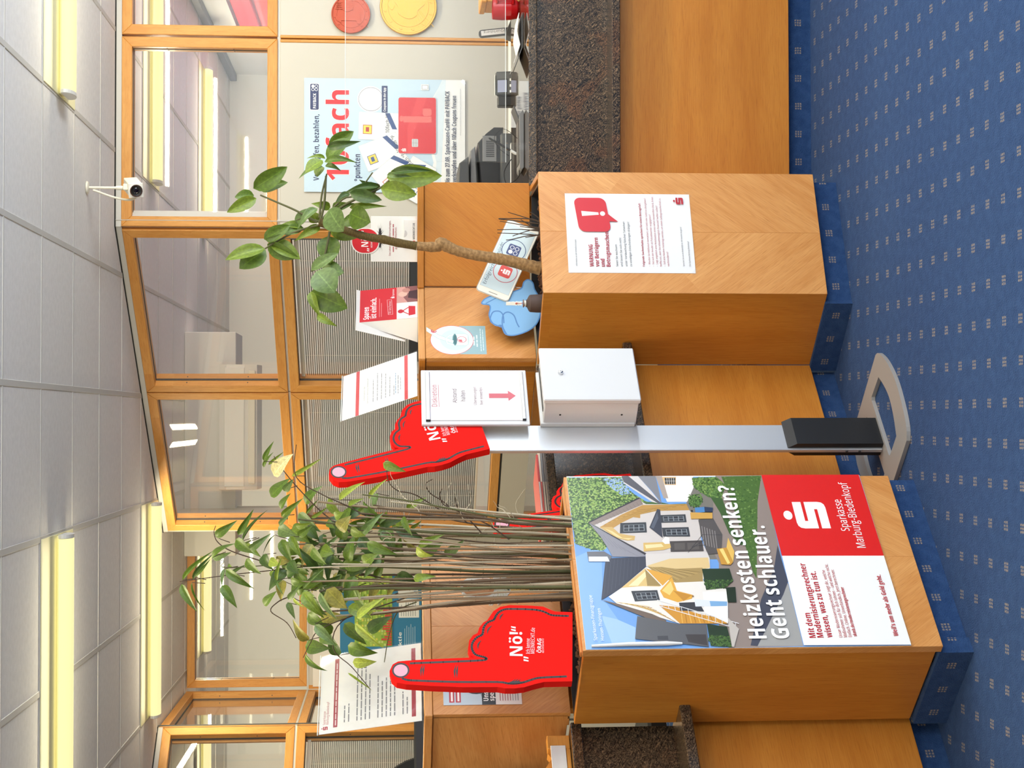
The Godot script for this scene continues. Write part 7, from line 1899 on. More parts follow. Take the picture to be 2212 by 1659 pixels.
func plants() -> void:
	var r := RandomNumberGenerator.new()
	r.seed = 21
	var lm := [leaf_mesh(0), leaf_mesh(1), leaf_mesh(2)]
	var o := thing("potted_tree", "leaning green-leaved tree with one knotted pale trunk in the corner column", "plant", w(TREE_TRUNK[0], 1.0, TREE_TRUNK[2]))
	var path := PackedVector3Array(); var rad := PackedFloat32Array()
	for i in range(0, TREE_TRUNK.size(), 4):
		path.append(v3(TREE_TRUNK, i) - o.position); rad.append(TREE_TRUNK[i + 3])
	# pale lower stem, green-grey upper stem
	var cut := 9
	var lower := bent(path.slice(0, cut + 1)); var upper := bent(path.slice(cut))
	var lr := PackedFloat32Array(); var ur := PackedFloat32Array()
	for i in lower.size():
		var f := i / 4.0
		lr.append(lerpf(rad[int(f)], rad[mini(int(f) + 1, cut)], f - int(f)) * (1.0 + 0.05 * sin(i * 2.7)))
	for i in upper.size():
		var f := i / 4.0 + cut
		ur.append(lerpf(rad[int(f)], rad[mini(int(f) + 1, rad.size() - 1)], f - int(f)) * (1.0 + (0.08 if i % 4 == 0 else 0.0)))
	obj("trunk", tube_mesh(lower, lr, 14), M.bark, o)
	obj("upper_trunk", tube_mesh(upper, ur, 12), M.bark_green, o)
	for t in TREE_TWIGS:
		var p := PackedVector3Array()
		for i in range(0, t[0].size(), 3): p.append(v3(t[0], i) - o.position)
		p = bent(p)
		var tr := PackedFloat32Array()
		for i in p.size(): tr.append(lerpf(t[1], t[2], float(i) / (p.size() - 1)))
		obj("branch", tube_mesh(p, tr, 7), M.twig_green, o)
	for i in TREE_LEAVES.size():
		var L: Array = TREE_LEAVES[i]
		put_leaf(o, lm[0] if L[6] > .03 else lm[2], M.leaf[[0, 1, 2, 3][L[7]]], v3(L, 0), v3(L, 3), L[6], r, Vector3(0, 0.35, 1), 1.3)

	var b := thing("potted_bamboo", "dense bundle of dry bamboo-like canes with drooping green leaves in the poster column", "plant", w(-.55, 1.0, 4.30))
	var kinds := [M.stalk, M.stalk_pale, M.stalk_dark, M.twig_green]
	for i in BAMBOO_STEMS.size():
		var s: Array = BAMBOO_STEMS[i]
		var p := PackedVector3Array()
		for k in range(1, s.size(), 3): p.append(v3(s, k) - b.position)
		p = bent(p, 5)
		# nodes: a slight ring every few centimetres
		var q := PackedVector3Array(); var tr := PackedFloat32Array()
		var since := r.randf() * .04
		for k in p.size():
			var f: float = s[0] * 1.15 * lerpf(1.0, 0.55, float(k) / (p.size() - 1))
			if k > 0:
				since += p[k].distance_to(p[k - 1])
				if since > .045:
					since = 0.0
					var dir := (p[k] - p[k - 1]).normalized()
					q.append(p[k] - dir * .0022); tr.append(f)
					q.append(p[k] - dir * .001); tr.append(f * 1.55)
			q.append(p[k]); tr.append(f)
		obj("cane", tube_mesh(q, tr, 6), kinds[3] if i % 9 == 4 else kinds[i % 3] if i < 48 else M.twig, b)
	for i in BAMBOO_LEAVES.size():
		var L: Array = BAMBOO_LEAVES[i]
		var p := v3(L, 0); var q := v3(L, 3)
		put_leaf(b, lm[2] if i % 3 == 0 else lm[1], M.leaf[[1, 1, 2, 3, 4, 5, 6][L[7]] if L[7] else i % 2], p, q, L[6], r)
		if i % 2 == 0:
			# the little stalk that carries the leaf
			var d := Vector3(r.randf_range(-.02, .02), -.035, r.randf_range(-.03, .0))
			obj("leaf_stalk", tube_mesh(PackedVector3Array([p - b.position, p - b.position + d * .5 + Vector3(0, .004, 0), p - b.position + d]), PackedFloat32Array([.0009, .001, .0012]), 5), M.twig, b)
	# pale curling tendrils on the right side
	for i in 26:
		var s: Array = BAMBOO_STEMS[r.randi_range(0, 20)]
		var at := v3(s, 4 + 3 * (r.randi() % 3)) - b.position
		var p := PackedVector3Array([at])
		var dir := Vector3(r.randf_range(.3, 1.0), r.randf_range(-.3, .6), r.randf_range(-.2, .4)).normalized()
		for k in 7:
			dir = (dir + Vector3(r.randf_range(-.6, .6), r.randf_range(-.5, .6), r.randf_range(-.4, .4))).normalized()
			at += dir * r.randf_range(.008, .016)
			p.append(at)
		p = bent(p, 3)
		var tr := PackedFloat32Array()
		for k in p.size(): tr.append(lerpf(.0012, .0005, float(k) / p.size()))
		obj("tendril", tube_mesh(p, tr, 5), M.stalk_pale, b)

	var c := thing("pruned_shrub", "small bunch of cut dark twigs left standing in the corner planter", "plant", w(.655, 1.0, 5.33))
	for t in CUT_TWIGS:
		var p := PackedVector3Array()
		for i in range(0, t.size(), 3): p.append(v3(t, i) - c.position)
		p.append(Vector3(.0, .0, 0.0).lerp(p[p.size() - 1] * Vector3(1, 0, 1), .5))
		var tr := PackedFloat32Array()
		for i in p.size(): tr.append(lerpf(.0014, .0026, float(i) / (p.size() - 1)))
		obj("twig", tube_mesh(bent(p, 3), stretch(tr, 3), 6), M.twig, c)

func stretch(a: PackedFloat32Array, n: int) -> PackedFloat32Array:
	var out := PackedFloat32Array()
	for i in a.size() - 1:
		for k in n: out.append(lerpf(a[i], a[i + 1], float(k) / n))
	out.append(a[a.size() - 1])
	return out

# ---------------------------------------------------------------- small things
func cutouts() -> void:
	# cardboard phone held by a blue cartoon glove
	var o := thing("cardboard_cutout", "cardboard phone held in a blue cartoon hand, leaning in the corner planter", "cutout", w(.45, 0, 5.36), 22.25)
	var hand := smooth(pv([-.055, 1.215, -.06, 1.19, -.073, 1.185, -.100, 1.190, -.128, 1.180, -.140, 1.165, -.138, 1.150, -.150, 1.145, -.172, 1.135, -.176, 1.105, -.160, 1.060, -.135, 1.030, -.100, 1.015, -.060, 1.010, -.025, 1.018, .0, 1.030, .025, 1.035, .038, 1.050, .028, 1.066, .008, 1.072, -.002, 1.085, -.010, 1.11, -.03, 1.19]), true, 3)
	obj("hand_board", prism_mesh(hand, -.006, -.001), mat(hx("7fb0dc"), .6), o)
	obj("stand_foot", prism_mesh(pv([-.115, .985, -.03, .985, -.045, 1.03, -.10, 1.03]), -.012, -.007), mat(hx("5673bd"), .6), o)
	var t2 := Transform2D(-.408, Vector2(-.004, 1.236))
	var ph := round_rect(0, -.122, .305, 0, .014)
	var phone := PackedVector2Array()
	for q in ph: phone.append(t2 * q)
	obj("phone_board", prism_mesh(phone, 0.0, .005), mat(hx("efe9dc"), .5), o)
	var k := Ink.new(self, -.0009); k.step = .00004
	k.stroke(hand, .0042, "4f86c2", true)
	k.stroke(smooth(pv([-.145, 1.150, -.125, 1.185, -.09, 1.178, -.085, 1.155, -.10, 1.142, -.13, 1.140]), false, 4), .0042, "4f7fba")
	k.stroke(smooth(pv([-.172, 1.132, -.14, 1.145, -.10, 1.142, -.088, 1.125, -.10, 1.105, -.13, 1.095, -.145, 1.088]), false, 4), .0042, "4f7fba")
	k.stroke(smooth(pv([-.055, 1.20, -.035, 1.165, -.02, 1.13]), false, 4), .003, "4f7fba")
	obj("hand_print", k.mesh(), M.ink, o)
	k = Ink.new(self, .0051); k.step = .00004
	k.t = t2
	k.stroke(round_rect(.001, -.121, .304, -.001, .014), .0016, "8a877e", true)
	k.rect(.024, -.114, .288, -.008, "c9d8dd")
	k.line([.024, -.114, .288, -.114, .288, -.008, .024, -.008], .0008, "a9b4b6", true)
	k.poly(round_rect(.010, -.078, .0125, -.046, .001), hx("8a877e"))
	k.text("Erfolgreich verknüpft!", .034, -.026, .0120, "3a4a5c", .175)
	k.dot(.105, -.070, .043, .043, "c2525a", 40); k.dot(.105, -.070, .0405, .0405, "cbdade", 40)
	k.poly(round_rect(.083, -.092, .127, -.048, .008), hx("d8473f")); k.bank_sign(.096, -.087, .034, "f6ecea", .019)
	k.dot(.195, -.066, .043, .043, "44587f", 40); k.dot(.195, -.066, .0405, .0405, "cbdade", 40)
	k.poly(round_rect(.173, -.088, .217, -.044, .006), hx("46507f"))
	for q in [[.186, -.057, 1], [.204, -.057, 0], [.186, -.075, 0], [.204, -.075, 0]]:
		k.dot(q[0], q[1], .0078, .0078, "eef1f4", 18)
		if q[2] == 0: k.dot(q[0], q[1], .0058, .0058, "46507f", 18)
	obj("phone_print", k.mesh(), M.ink, o)
	# cardboard sparkling-wine bottle (the figure riding on the cork is left out)
	var b := thing("cardboard_cutout", "cardboard bottle with popping cork, leaning among the bamboo canes", "cutout", w(-.750, 0, 4.117), 46.2)
	var body := pv([.486, .99, .408, .985, .400, 1.02, .378, 1.085, .379, 1.135, .377, 1.188, .368, 1.195, .350, 1.19, .345, 1.20, .360, 1.212, .338, 1.214, .334, 1.224, .352, 1.228, .333, 1.240, .334, 1.250, .356, 1.246, .345, 1.268, .352, 1.276, .364, 1.258, .360, 1.29, .366, 1.318, .385, 1.328, .418, 1.326, .432, 1.305, .434, 1.262, .428, 1.236, .444, 1.222, .438, 1.214, .428, 1.214, .446, 1.200, .440, 1.192, .422, 1.200, .408, 1.190, .412, 1.165, .428, 1.135, .460, 1.078, .478, 1.03])
	obj("board", prism_mesh(body, -.004, 0.0), mat(hx("efece2"), .6), b)
	k = Ink.new(self, .0002); k.step = .00004
	k.p([.478, 1.0, .412, .998, .404, 1.022, .383, 1.083, .457, 1.076, .474, 1.03], "e9e6db")
	k.p([.383, 1.087, .457, 1.080, .427, 1.132, .383, 1.133], "3f5f2c")
	k.p([.390, 1.090, .405, 1.088, .395, 1.130, .386, 1.130], "6f8d33")
	var rr := RandomNumberGenerator.new(); rr.seed = 3
	k.dabs(pv([.386, 1.09, .452, 1.084, .424, 1.13, .385, 1.131]), 110, .0016, ["b9c66a", "d8dca0"], rr)
	k.p([.384, 1.134, .426, 1.133, .408, 1.165, .405, 1.186, .381, 1.186, .382, 1.16], "d79a35")
	k.p([.385, 1.145, .392, 1.145, .389, 1.186, .383, 1.186], "efc36b")
	k.dot(.404, 1.139, .0155, .0155, "4a2c1c", 28); k.dot(.404, 1.139, .0135, .0135, "b5333a", 28); k.bank_sign(.400, 1.132, .014, "f1e6dc")
	k.t = Transform2D(.24, Vector2(.410, 1.030)); k.poly(round_rect(0, 0, .052, .022, .002), hx("2c3c6e")); k.text("PAYBACK", .004, .0075, .0075, "eef0f4", .034, true); k.dot(.0445, .0145, .003, .003, "eef0f4", 12); k.dot(.0445, .0075, .003, .003, "eef0f4", 12); k.t = Transform2D()
	k.p([.384, 1.189, .403, 1.190, .402, 1.204, .386, 1.203], "3e4f2c")
	for i in 14:
		var a := TAU * i / 14.0
		k.line([.393, 1.212, .393 + cos(a) * .036, 1.216 + sin(a) * .022], .0035, "dfe0c4")
	k.poly(smooth(pv([.372, 1.24, .396, 1.232, .424, 1.240, .428, 1.265, .420, 1.30, .404, 1.318, .380, 1.318, .367, 1.30, .366, 1.265])), hx("c98a58"))
	k.poly(smooth(pv([.380, 1.25, .396, 1.242, .412, 1.25, .414, 1.29, .398, 1.312, .384, 1.308, .376, 1.28])), hx("d59a69"))
	obj("print", k.mesh(), M.ink, b)

func planter_bits() -> void:
	var o := thing("level_gauge", "clear water level tube on a brown cap beside the blue cartoon hand", "level gauge", w(.3865, 1.0, 5.17))
	obj("cap", lathe_mesh(pv([0, -.03, .031, -.03, .0305, .04, .029, .062, .026, .066, .0125, .073, .0125, .076, 0, .076]), 28), mat(Color(.30, .235, .215), .7), o)
	obj("collar", lathe_mesh(pv([0, .083, .0135, .083, .0135, .086, 0, .086]), 20), mat(Color(.45, .36, .34), .6), o)
	obj("neck", lathe_mesh(pv([.010, .075, .010, .083]), 20), M.cream_plastic, o)
	obj("tube", lathe_mesh(pv([.0092, .086, .0092, .140, .0075, .147, .004, .150, 0, .151]), 20), M.acrylic, o)
	obj("float_rod", lathe_mesh(pv([0, .086, .0009, .086, .0009, .104, .003, .106, .003, .110, 0, .112]), 10), mat(hx("c4533f"), .5), o)
	obj("scale_strip", box_mesh(Vector3(-.006, .09, -.006), Vector3(.006, .142, -.0055), 0.0), M.cream_plastic, o)

func desk_things() -> void:
	# clear screen over the right counter
	var s := thing("counter_shield", "clear acrylic shield standing over the right counter in front of the coin pictures", "shield", w(.93, 0, 5.60))
	obj("shield_sheet", box_mesh(Vector3(0, 1.113, -.003), Vector3(2.4, 1.69, .003), 0.0), M.acrylic, s)
	obj("shield_edge", box_mesh(Vector3(0, 1.6895, -.003), Vector3(2.4, 1.6915, .003), 0.0), M.acrylic_edge, s)
	obj("shield_edge", box_mesh(Vector3(0, 1.1115, -.003), Vector3(2.4, 1.1130, .003), 0.0), M.acrylic_edge, s)
	for x in [.06, 1.1, 2.3]: obj("shield_foot", box_mesh(Vector3(x - .012, 1.036, -.03), Vector3(x + .012, 1.112, .004), .001), M.acrylic, s)
	# coin pictures
	for c in [[2.104, 1.742, .101, "small copper one cent coin relief hung on the office wall", "1", hx("a8482e"), hx("8d4632")], [2.148, 1.444, .1485, "large golden fifty cent coin relief hung on the office wall", "50", hx("cfa040"), hx("a9823a")]]:
		var o := thing("coin_relief", c[3], "wall relief", w(c[0], c[1], 8.079), 0.0, "")
		var cm := mat(c[5], .36, .5)
		var turn := Transform3D(Basis(Vector3(1, 0, 0), Vector3(0, 0, 1), Vector3(0, -1, 0)), Vector3.ZERO)
		obj("disc", lathe_mesh(pv([0, .012, c[2] * .92, .012, c[2] * .935, .017, c[2] * .985, .017, c[2], .012, c[2], 0.0]), 56, turn), cm, o)
		var k := Ink.new(self, .0124)
		var st := st_new()
		var R: float = c[2]
		var raise := func(pts: PackedVector2Array, z: float, called := "") -> void: obj(called if called != "" else "star" if pts.size() == 10 else "raised_line" if pts.size() == 4 else "raised_emblem", prism_mesh(pts, .0115, z), cm, o)
		for i in 12:
			var a := TAU * i / 12.0 + .2
			if c[4] == "1" and (i < 2 or i > 10): continue
			var star := PackedVector2Array()
			for j in 10: star.append(Vector2(cos(a), sin(a)) * R * .82 + Vector2(cos(TAU * j / 10 + PI / 2), sin(TAU * j / 10 + PI / 2)) * R * (.062 if j % 2 == 0 else .028))
			raise.call(star, .0150)
		for i in 6:
			var y := R * (-.55 + i * .065)
			raise.call(pv([-R * .70, y - R * .35 + i * .01, -R * .15, y + R * .1, -R * .15, y + R * .125, -R * .70, y - R * .325 + i * .01]), .0138)
		if c[4] == "1":
			raise.call(pv([-.036, .072, -.012, .082, -.012, -.03, .002, -.036, .002, -.05, -.052, -.05, -.052, -.036, -.036, -.03, -.036, .05, -.048, .048]), .0165)
			raise.call(ellipse(.045, .018, .034, .034, 30), .0150)
			raise.call(ellipse(.045, .018, .028, .028, 30), .0158)
			for i in 5: raise.call(pv([.02 + i * .011, -.012, .024 + i * .011, -.012, .028 + i * .009, .046, .024 + i * .009, .046]), .0166)
			obj("lettering", text_relief([["EURO", .022, .060, .013], ["CENT", .022, .044, .013]]), cm, o)
		else:
			raise.call(smooth(pv([-.065, .0, -.04, .05, -.0, .055, .03, .07, .06, .03, .05, -.01, .075, -.05, .03, -.045, .015, -.085, -.02, -.05, -.05, -.04])), .0158)
			raise.call(smooth(pv([-.02, .085, .01, .105, .03, .09, .01, .07])), .0150)
			obj("lettering", text_relief([["50", .035, .055, .052], ["EURO", .058, .0, .018], ["CENT", .058, -.024, .018]]), cm, o)
		obj("inner_ring", lathe_mesh(pv([R * .70, .012, R * .705, .0142, R * .72, .0142, R * .725, .012]), 56, turn), cm, o)
	# red jug with handle and spout
	var j := thing("jug", "glossy red watering jug on the right counter", "jug", w(1.590, 1.035, 5.985))
	obj("body", lathe_mesh(pv([0, .002, .030, .0, .036, .006, .041, .03, .0425, .06, .0415, .085, .040, .100, .0385, .1005, .0385, .09, 0, .088]), 32), M.red_glaze, j)
	var hp := bent(PackedVector3Array([Vector3(.012, .022, .040), Vector3(.03, .026, .052), Vector3(.034, .055, .058), Vector3(.028, .082, .052), Vector3(.012, .086, .040)]), 5)
	var hr := PackedFloat32Array()
	for i in hp.size(): hr.append(.0055)
	obj("handle", tube_mesh(hp, hr, 10), M.red_glaze, j)
	obj("spout", tube_mesh(bent(PackedVector3Array([Vector3(.034, .055, 0), Vector3(.055, .085, 0), Vector3(.068, .118, 0)]), 4), PackedFloat32Array([.014, .0135, .013, .012, .011, .010, .009, .0085, .0095]), 12), M.red_glaze, j)
	# open folder / brochure on the counter
	var f := thing("open_brochure", "open brochure standing face down like a low tent on the right counter", "brochure", w(1.40, 1.035, 5.86))
	obj("cover", prism_mesh(pv([-.085, .030, -.01, .002, .12, .002, .12, .004, -.01, .0045, -.084, .032]), -.10, .10), M.mid_grey, f)
	obj("page", prism_mesh(pv([-.07, .034, .0, .010, .05, .022, .12, .014, .12, .0155, .05, .0235, .0, .012, -.069, .0355]), -.095, .095), M.paper, f)
	# label printer / stand with a name clip
	var n := thing("name_stand", "black desk stand with a white name strip behind the red jug", "stand", w(1.655, 1.0, 6.55))
	obj("base", prism_mesh(pv([-.05, 0, .05, 0, .045, .02, -.02, .045, -.035, .045]), -.04, .04, Transform3D(), .002), M.dark_grey, n)
	obj("strip_holder", prism_mesh(round_rect(-.018, .0, .014, .14, .014), -.008, .008, Transform3D(Basis(Vector3(0, 0, 1), .12), Vector3(-.005, .02, 0)), .002), M.dark_grey, n)
	obj("name_strip", box_mesh(Vector3(-.012, .03, .0081), Vector3(.009, .130, .0086), 0.0, 0, Vector2.ZERO, Transform3D(Basis(Vector3(0, 0, 1), .12), Vector3(-.005, .02, 0))), M.paper, n)
	var ns := Ink.new(self, .0088); ns.t = Transform2D(.12, Vector2(-.005, .02)); ns.text("Quirlsberg", .006, .034, .010, "5a5a60", .085, false, PI / 2)
	obj("strip_print", ns.mesh(), M.ink, n)
	# wooden box at the edge of the view
	var wb := thing("wooden_box", "small pale wooden box at the right edge beside the red jug", "box", w(1.73, 1.035, 6.25))
	obj("box_body", box_mesh(Vector3(-.06, 0, -.1), Vector3(.16, .11, .08), .003), M.pale_wood, wb)
	obj("box_lid", box_mesh(Vector3(-.065, .11, -.105), Vector3(.165, .135, .085), .004), M.pale_wood, wb)
	# lower back desk carrying the machines
	var dk := thing("back_desk", "light desk behind the right counter that carries the card terminal and the printer", "desk", w(.93, 0, 6.40))
	obj("desk_top", box_mesh(Vector3(0, .96, -.75), Vector3(2.3, .99, 0.0), .003), M.white_plastic, dk)
	obj("desk_side", box_mesh(Vector3(0, 0, -.72), Vector3(.03, .96, -.02), .002), M.white_plastic, dk)
	obj("desk_side", box_mesh(Vector3(2.27, 0, -.72), Vector3(2.3, .96, -.02), .002), M.white_plastic, dk)
	# payment terminal, display towards the customer
	var t := thing("card_terminal", "grey payment terminal with a small screen on the desk behind the right counter", "card terminal", w(1.42, .99, 6.6))
	var tl := Transform3D(Basis(Vector3.RIGHT, -.25), Vector3.ZERO)
	obj("case", box_mesh(Vector3(-.035, 0, -.02), Vector3(.068, .095, .01), .006, 0, Vector2.ZERO, tl), M.dark_grey, t)
	obj("screen", box_mesh(Vector3(-.022, .045, .0101), Vector3(.030, .085, .0112), 0.0, 0, Vector2.ZERO, tl), mat(hx("8d93b0"), .15), t)
	obj("screen_bezel", box_mesh(Vector3(-.028, .040, .0096), Vector3(.036, .089, .0104), .0005, 0, Vector2.ZERO, tl), M.black, t)
	obj("trim", box_mesh(Vector3(-.034, .0955, .000), Vector3(.054, .0985, .0105), .001, 0, Vector2.ZERO, tl), M.white_plastic, t)
	for q in [[-.02, .026], [.005, .026], [.03, .026]]: obj("key", box_mesh(Vector3(q[0] - .005, q[1] - .006, .0095), Vector3(q[0] + .006, q[1] + .006, .0125), .001, 0, Vector2.ZERO, tl), M.white_plastic, t)
	obj("reader_block", box_mesh(Vector3(-.082, 0, -.05), Vector3(-.038, .085, .0), .004), M.black, t)
	# printer
	var p := thing("printer", "black desktop printer with paper in its tray behind the corner screen", "printer", w(1.12, .99, 6.75))
	obj("body", box_mesh(Vector3(-.16, .0, -.16), Vector3(.10, .075, .16), .008), M.dark_grey, p)
	obj("paper_tray", box_mesh(Vector3(-.15, .0, .16), Vector3(.085, .028, .20), .003), M.white_plastic, p)
	obj("upper_body", prism_mesh(pv([-.16, .075, .128, .06, .128, .10, .10, .135, .06, .17, -.16, .155]), -.15, .14, Transform3D(), .004), M.black, p)
	obj("output_shelf", prism_mesh(pv([-.16, .17, .05, .18, .03, .20, -.16, .20]), -.14, .12, Transform3D(), .003), M.mid_grey, p)
	obj("scanner_lid", prism_mesh(pv([-.16, .205, .0, .21, -.03, .25, -.16, .255]), -.16, .15, Transform3D(), .004), M.dark_grey, p)
	obj("front_panel", box_mesh(Vector3(-.02, .09, .14), Vector3(.09, .15, .146), .002), M.mid_grey, p)
	var gr := st_new()
	for i in 9: box(gr, Vector3(.0 + i * .008, .10, .1455), Vector3(.004 + i * .008, .135, .1475), 0.0)
	obj("vent_grille", done(gr), M.black, p)
	obj("output_sheet", box_mesh(Vector3(-.13, .03, .10), Vector3(.05, .033, .26), 0.0), M.paper, p)
	# signature pad with its pen and coiled cable
	var g := thing("signature_pad", "flat signature pad tilted on the right counter beside the corner column", "signature pad", w(1.03, 1.035, 5.78))
	obj("pad", prism_mesh(pv([-.10, .001, .10, .001, .115, .006, .10, .019, -.10, .017, -.11, .01]), -.08, .07, Transform3D(), .002), M.mid_grey, g)
	obj("pad_glass", box_mesh(Vector3(-.08, .0185, -.06), Vector3(.08, .020, .05), 0.0, 0, Vector2.ZERO, Transform3D(Basis(Vector3(0, 0, 1), .01), Vector3.ZERO)), M.black, g)
	obj("pad_flap", prism_mesh(pv([.085, .016, .135, .036, .132, .039, .083, .020]), -.07, .05), M.dark_grey, g)
	var cord := bent(PackedVector3Array([Vector3(-.09, .014, .03), Vector3(-.13, .02, .02), Vector3(-.15, .06, .0), Vector3(-.10, .068, -.03), Vector3(-.05, .04, -.05)]), 5)
	var cr := PackedFloat32Array()
	for i in cord.size(): cr.append(.0016)
	obj("cord", tube_mesh(cord, cr, 6), M.black_matt, g)
	var cord2 := bent(PackedVector3Array([Vector3(.02, .02, .0), Vector3(.055, .07, .0), Vector3(.03, .105, -.02), Vector3(-.01, .09, -.03), Vector3(-.04, .05, -.03)]), 5)
	cr = PackedFloat32Array()
	for i in cord2.size(): cr.append(.0011)
	obj("cord", tube_mesh(cord2, cr, 6), M.black_matt, g)
	var pn := thing("pen", "black stylus with a white tip leaning in its holder by the signature pad", "pen", w(1.018, 1.055, 5.90))
	obj("barrel", tube_mesh(PackedVector3Array([Vector3(.008, .018, 0), Vector3(.052, .096, 0), Vector3(.055, .101, 0)]), PackedFloat32Array([.0048, .0042, .002]), 10), M.black, pn)
	obj("tip", tube_mesh(PackedVector3Array([Vector3(-.008, -.012, 0), Vector3(-.003, .0, 0), Vector3(.008, .018, 0)]), PackedFloat32Array([.003, .0062, .0052]), 10), M.white_plastic, pn)
	# monitors whose backs show as black bands over the screens
	for q in [[.506, 6.62, 0.0, "black monitor whose top edge shows above the corner screen"], [-1.05, 4.86, 45.0, "black monitor whose top edge shows at the far left above the screen"]]:
		var m := thing("monitor", q[3], "monitor", w(q[0], 1.0, q[1]), q[2])
		obj("panel", box_mesh(Vector3(-.26, .12, -.02), Vector3(.26, .452, .0), .006), M.black, m)
		obj("stand_neck", box_mesh(Vector3(-.03, .01, -.04), Vector3(.03, .2, -.02), .003), M.black, m)
		obj("stand_foot", box_mesh(Vector3(-.12, 0, -.12), Vector3(.12, .012, .06), .003), M.black, m)
	var d2 := thing("back_desk", "desk behind the corner screen under the monitor", "desk", w(.50, 0, 6.62))
	obj("desk_top", box_mesh(Vector3(-.4, .97, -.25), Vector3(.4, .998, .2), .003), M.white_plastic, d2)
	obj("desk_leg", box_mesh(Vector3(-.38, 0, -.2), Vector3(-.34, .97, .15), .003), M.mid_grey, d2)
	obj("desk_leg", box_mesh(Vector3(.34, 0, -.2), Vector3(.38, .97, .15), .003), M.mid_grey, d2)
	# office chair behind the left counter
	var ch := thing("office_chair", "dark office chair back in front of the slatted blind at the far left", "chair", w(-1.52, 0, 6.2), 40.0)
	obj("backrest", prism_mesh(round_rect(-.24, 0, .24, .62, .2, 8), -.05, 0.0, Transform3D(Basis(Vector3.RIGHT, -.12), Vector3(0, .98, 0)), .012), M.black_matt, ch)
	obj("seat", prism_mesh(round_rect(-.25, -.24, .25, .24, .08), 0, .07, Transform3D(Basis(Vector3(1, 0, 0), Vector3(0, 0, -1), Vector3(0, 1, 0)), Vector3(0, .48, .22)), .012), M.black_matt, ch)
	obj("back_bar", tube_mesh(PackedVector3Array([Vector3(0, .5, .1), Vector3(0, .6, -.07), Vector3(0, 1.1, -.08)]), PackedFloat32Array([.02, .02, .02]), 8), M.black, ch)
	obj("column", lathe_mesh(pv([0, .08, .03, .08, .03, .3, .02, .3, .02, .48, 0, .48]), 16, Transform3D(Basis(), Vector3(0, 0, .22))), M.black, ch)
	for i in 5:
		var a := TAU * i / 5.0
		obj("star_leg", tube_mesh(PackedVector3Array([Vector3(0, .09, .22), Vector3(cos(a) * .3, .06, .22 + sin(a) * .3)]), PackedFloat32Array([.022, .014]), 8), M.black, ch)
		obj("castor", lathe_mesh(pv([0, -.025, .028, -.025, .028, .025, 0, .025]), 14, Transform3D(Basis(Vector3(0, 0, 1), PI / 2), Vector3(cos(a) * .3, .028, .22 + sin(a) * .3))), M.black_matt, ch)

func text_relief(rows: Array) -> ArrayMesh:
	var st := st_new()
	for q in rows:
		var g := glyphs(q[0], true)
		var kk: float = q[3] / 0.714
		var tr: PackedVector2Array = g[0]
		for i in range(0, tr.size(), 3):
			var p := []
			for k in 3: p.append(Vector3(q[1] + (tr[i + k].x - g[2]) * kk * .9, q[2] + tr[i + k].y * kk, .0175))
			tri(st, p[0], p[1], p[2], Vector3(0, 0, 1))
			for k in 3:
				var a: Vector3 = p[k]; var b: Vector3 = p[(k + 1) % 3]
				var n := Vector3(b.y - a.y, a.x - b.x, 0)
				if n.length() < 1e-6: continue
				quad(st, a, b, b - Vector3(0, 0, .005), a - Vector3(0, 0, .005), n.normalized())
	return done(st)

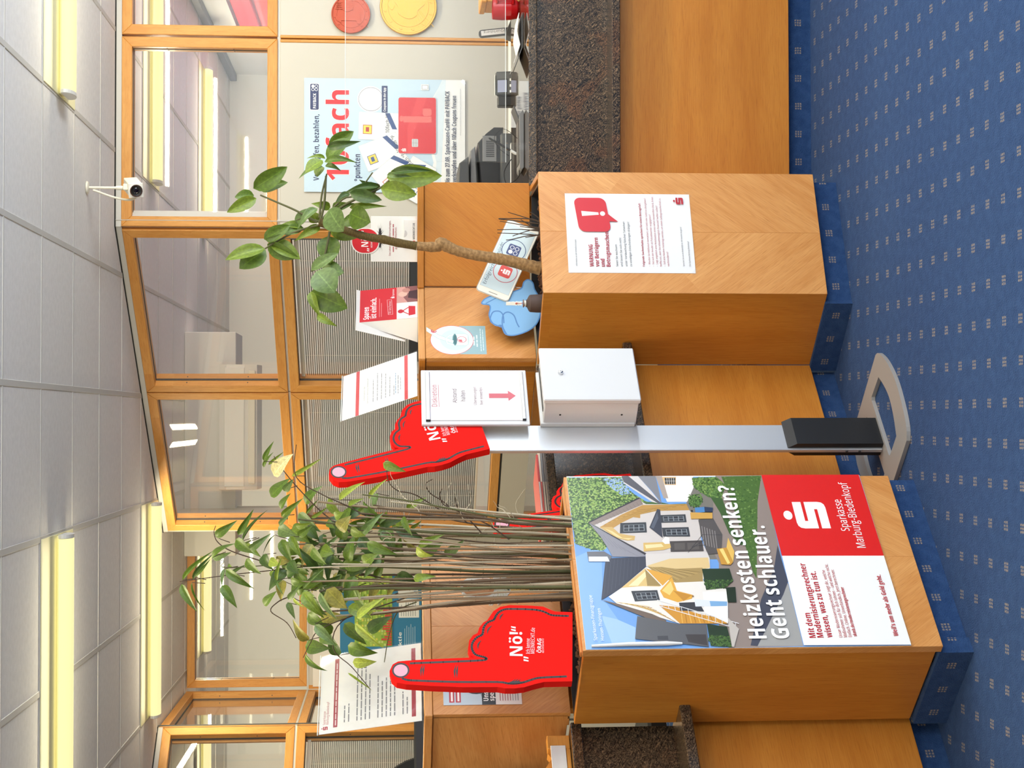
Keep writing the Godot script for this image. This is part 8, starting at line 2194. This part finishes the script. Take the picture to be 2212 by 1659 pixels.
func hall_things() -> void:
	# camera hanging from the ceiling
	var c := thing("security_camera", "small white box camera hanging from the ceiling on a thin arm", "camera", w(1.083, CEIL, 7.358))
	obj("ceiling_rose", lathe_mesh(pv([0, -.012, .012, -.012, .026, -.009, .030, -.003, .030, -.001, 0, -.001]), 24), M.cream_plastic, c)
	obj("arm", lathe_mesh(pv([0, -.135, .0065, -.135, .0065, -.01, 0, -.01]), 14), M.cream_plastic, c)
	obj("swivel", lathe_mesh(pv([0, -.172, .006, -.172, .010, -.165, .0105, -.150, .0095, -.135, 0, -.135]), 14), M.cream_plastic, c)
	obj("bracket", box_mesh(Vector3(-.014, -.198, -.02), Vector3(.016, -.172, .03), .003), M.cream_plastic, c)
	var tilt := Transform3D(Basis(Vector3.UP, -.36) * Basis(Vector3.RIGHT, .32), Vector3(.002, -.216, .0))
	obj("housing", box_mesh(Vector3(-.031, -.031, -.085), Vector3(.031, .031, .062), .003, 0, Vector2.ZERO, tilt), M.cream_plastic, c)
	obj("front_plate", box_mesh(Vector3(-.034, -.034, .060), Vector3(.034, .034, .066), .002, 0, Vector2.ZERO, tilt), M.white_plastic, c)
	obj("lens_ring", lathe_mesh(pv([.0245, .0, .029, .0, .029, .008, .0245, .008, .0245, .0]), 30, tilt * Transform3D(Basis(Vector3.RIGHT, Vector3(0, 0, 1), Vector3(0, -1, 0)), Vector3(0, 0, .066))), M.chrome, c)
	obj("lens_barrel", lathe_mesh(pv([0, .0008, .018, .0010, .0255, .004, .0255, .0]), 30, tilt * Transform3D(Basis(Vector3.RIGHT, Vector3(0, 0, 1), Vector3(0, -1, 0)), Vector3(0, 0, .066))), M.black, c)
	obj("lens", lathe_mesh(pv([0, .006, .009, .0045, .014, .001]), 24, tilt * Transform3D(Basis(Vector3.RIGHT, Vector3(0, 0, 1), Vector3(0, -1, 0)), Vector3(0, 0, .0665))), mat(Color(.05, .04, .10), .05), c)
	var cp := bent(PackedVector3Array([Vector3(-.012, -.030, .0), Vector3(-.016, -.045, .0), Vector3(-.032, -.09, -.01), Vector3(-.046, -.14, -.02), Vector3(-.05, -.19, -.04), Vector3(-.035, -.215, -.07)]), 4)
	var rr := PackedFloat32Array()
	for i in cp.size(): rr.append(.0055)
	obj("cable", tube_mesh(cp, rr, 8), M.cream_plastic, c)
	# brochure rack of pale plywood on the left counter
	var b := thing("brochure_rack", "pale plywood brochure rack at the lower left edge of the view", "rack", w(-.868, 1.036, 4.255), 45.0)
	obj("post", box_mesh(Vector3(-.038, 0, -.03), Vector3(.004, .062, .0), .002), M.pale_wood, b)
	obj("side_board", prism_mesh(pv([-.30, .20, -.05, .050, -.034, .060, -.030, .0, -.30, .0]), -.06, -.03, Transform3D(), .002), M.pale_wood, b)
	obj("base_board", box_mesh(Vector3(-.30, .0, -.16), Vector3(-.038, .012, .0), .002), M.pale_wood, b)
	obj("back_board", box_mesh(Vector3(-.30, .012, -.17), Vector3(-.02, .20, -.155), .002), M.pale_wood, b)
	var tones := ["e9c9bf", "efe4dc", "d9dee2", "c98a80", "e6e6e4"]
	for i in 5:
		var m := thing("brochure", ["pinkish brochure leaning in the plywood rack, front of the pile", "cream brochure in the plywood rack, second of the pile", "pale grey brochure in the plywood rack, third of the pile", "reddish brochure in the plywood rack, fourth of the pile", "white brochure in the plywood rack, back of the pile"][i], "brochure", w(-.868, 1.036, 4.255), 45.0, "brochures in the plywood rack")
		obj("pages", box_mesh(Vector3(-.25, .013, .003 + i * .0062 - .03), Vector3(-.006 - i * .006, .030 + i * .006, .008 + i * .0062 - .03), .0008), mat(hx(tones[i]), .5), m)
	# magazines lying on the middle counter behind the bamboo
	for i in 3:
		var m := thing("magazine", ["red and white magazine on the middle counter behind the bamboo, top of the pile", "magazine on the middle counter, middle of the pile", "magazine on the middle counter, bottom of the pile"][i], "magazine", w(-.20, 1.0355 + (2 - i) * .007, 4.98), 45.0, "magazines on the middle counter")
		obj("pages", prism_mesh(pv([-.17 - i * .02, .0, .10 + i * .02, .0, .10 + i * .02, .006, -.17 - i * .02, .006]), -.12, .02), mat(hx(["d84a48", "e8d9c8", "8a8a8c"][i]), .45), m)
		var k := Ink.new(self, .0205)
		k.rect(-.16, .0008, -.02, .0052, ["efe6e0", "c9483f", "d9c9b4"][i])
		obj("spine_print", k.mesh(), M.ink, m)
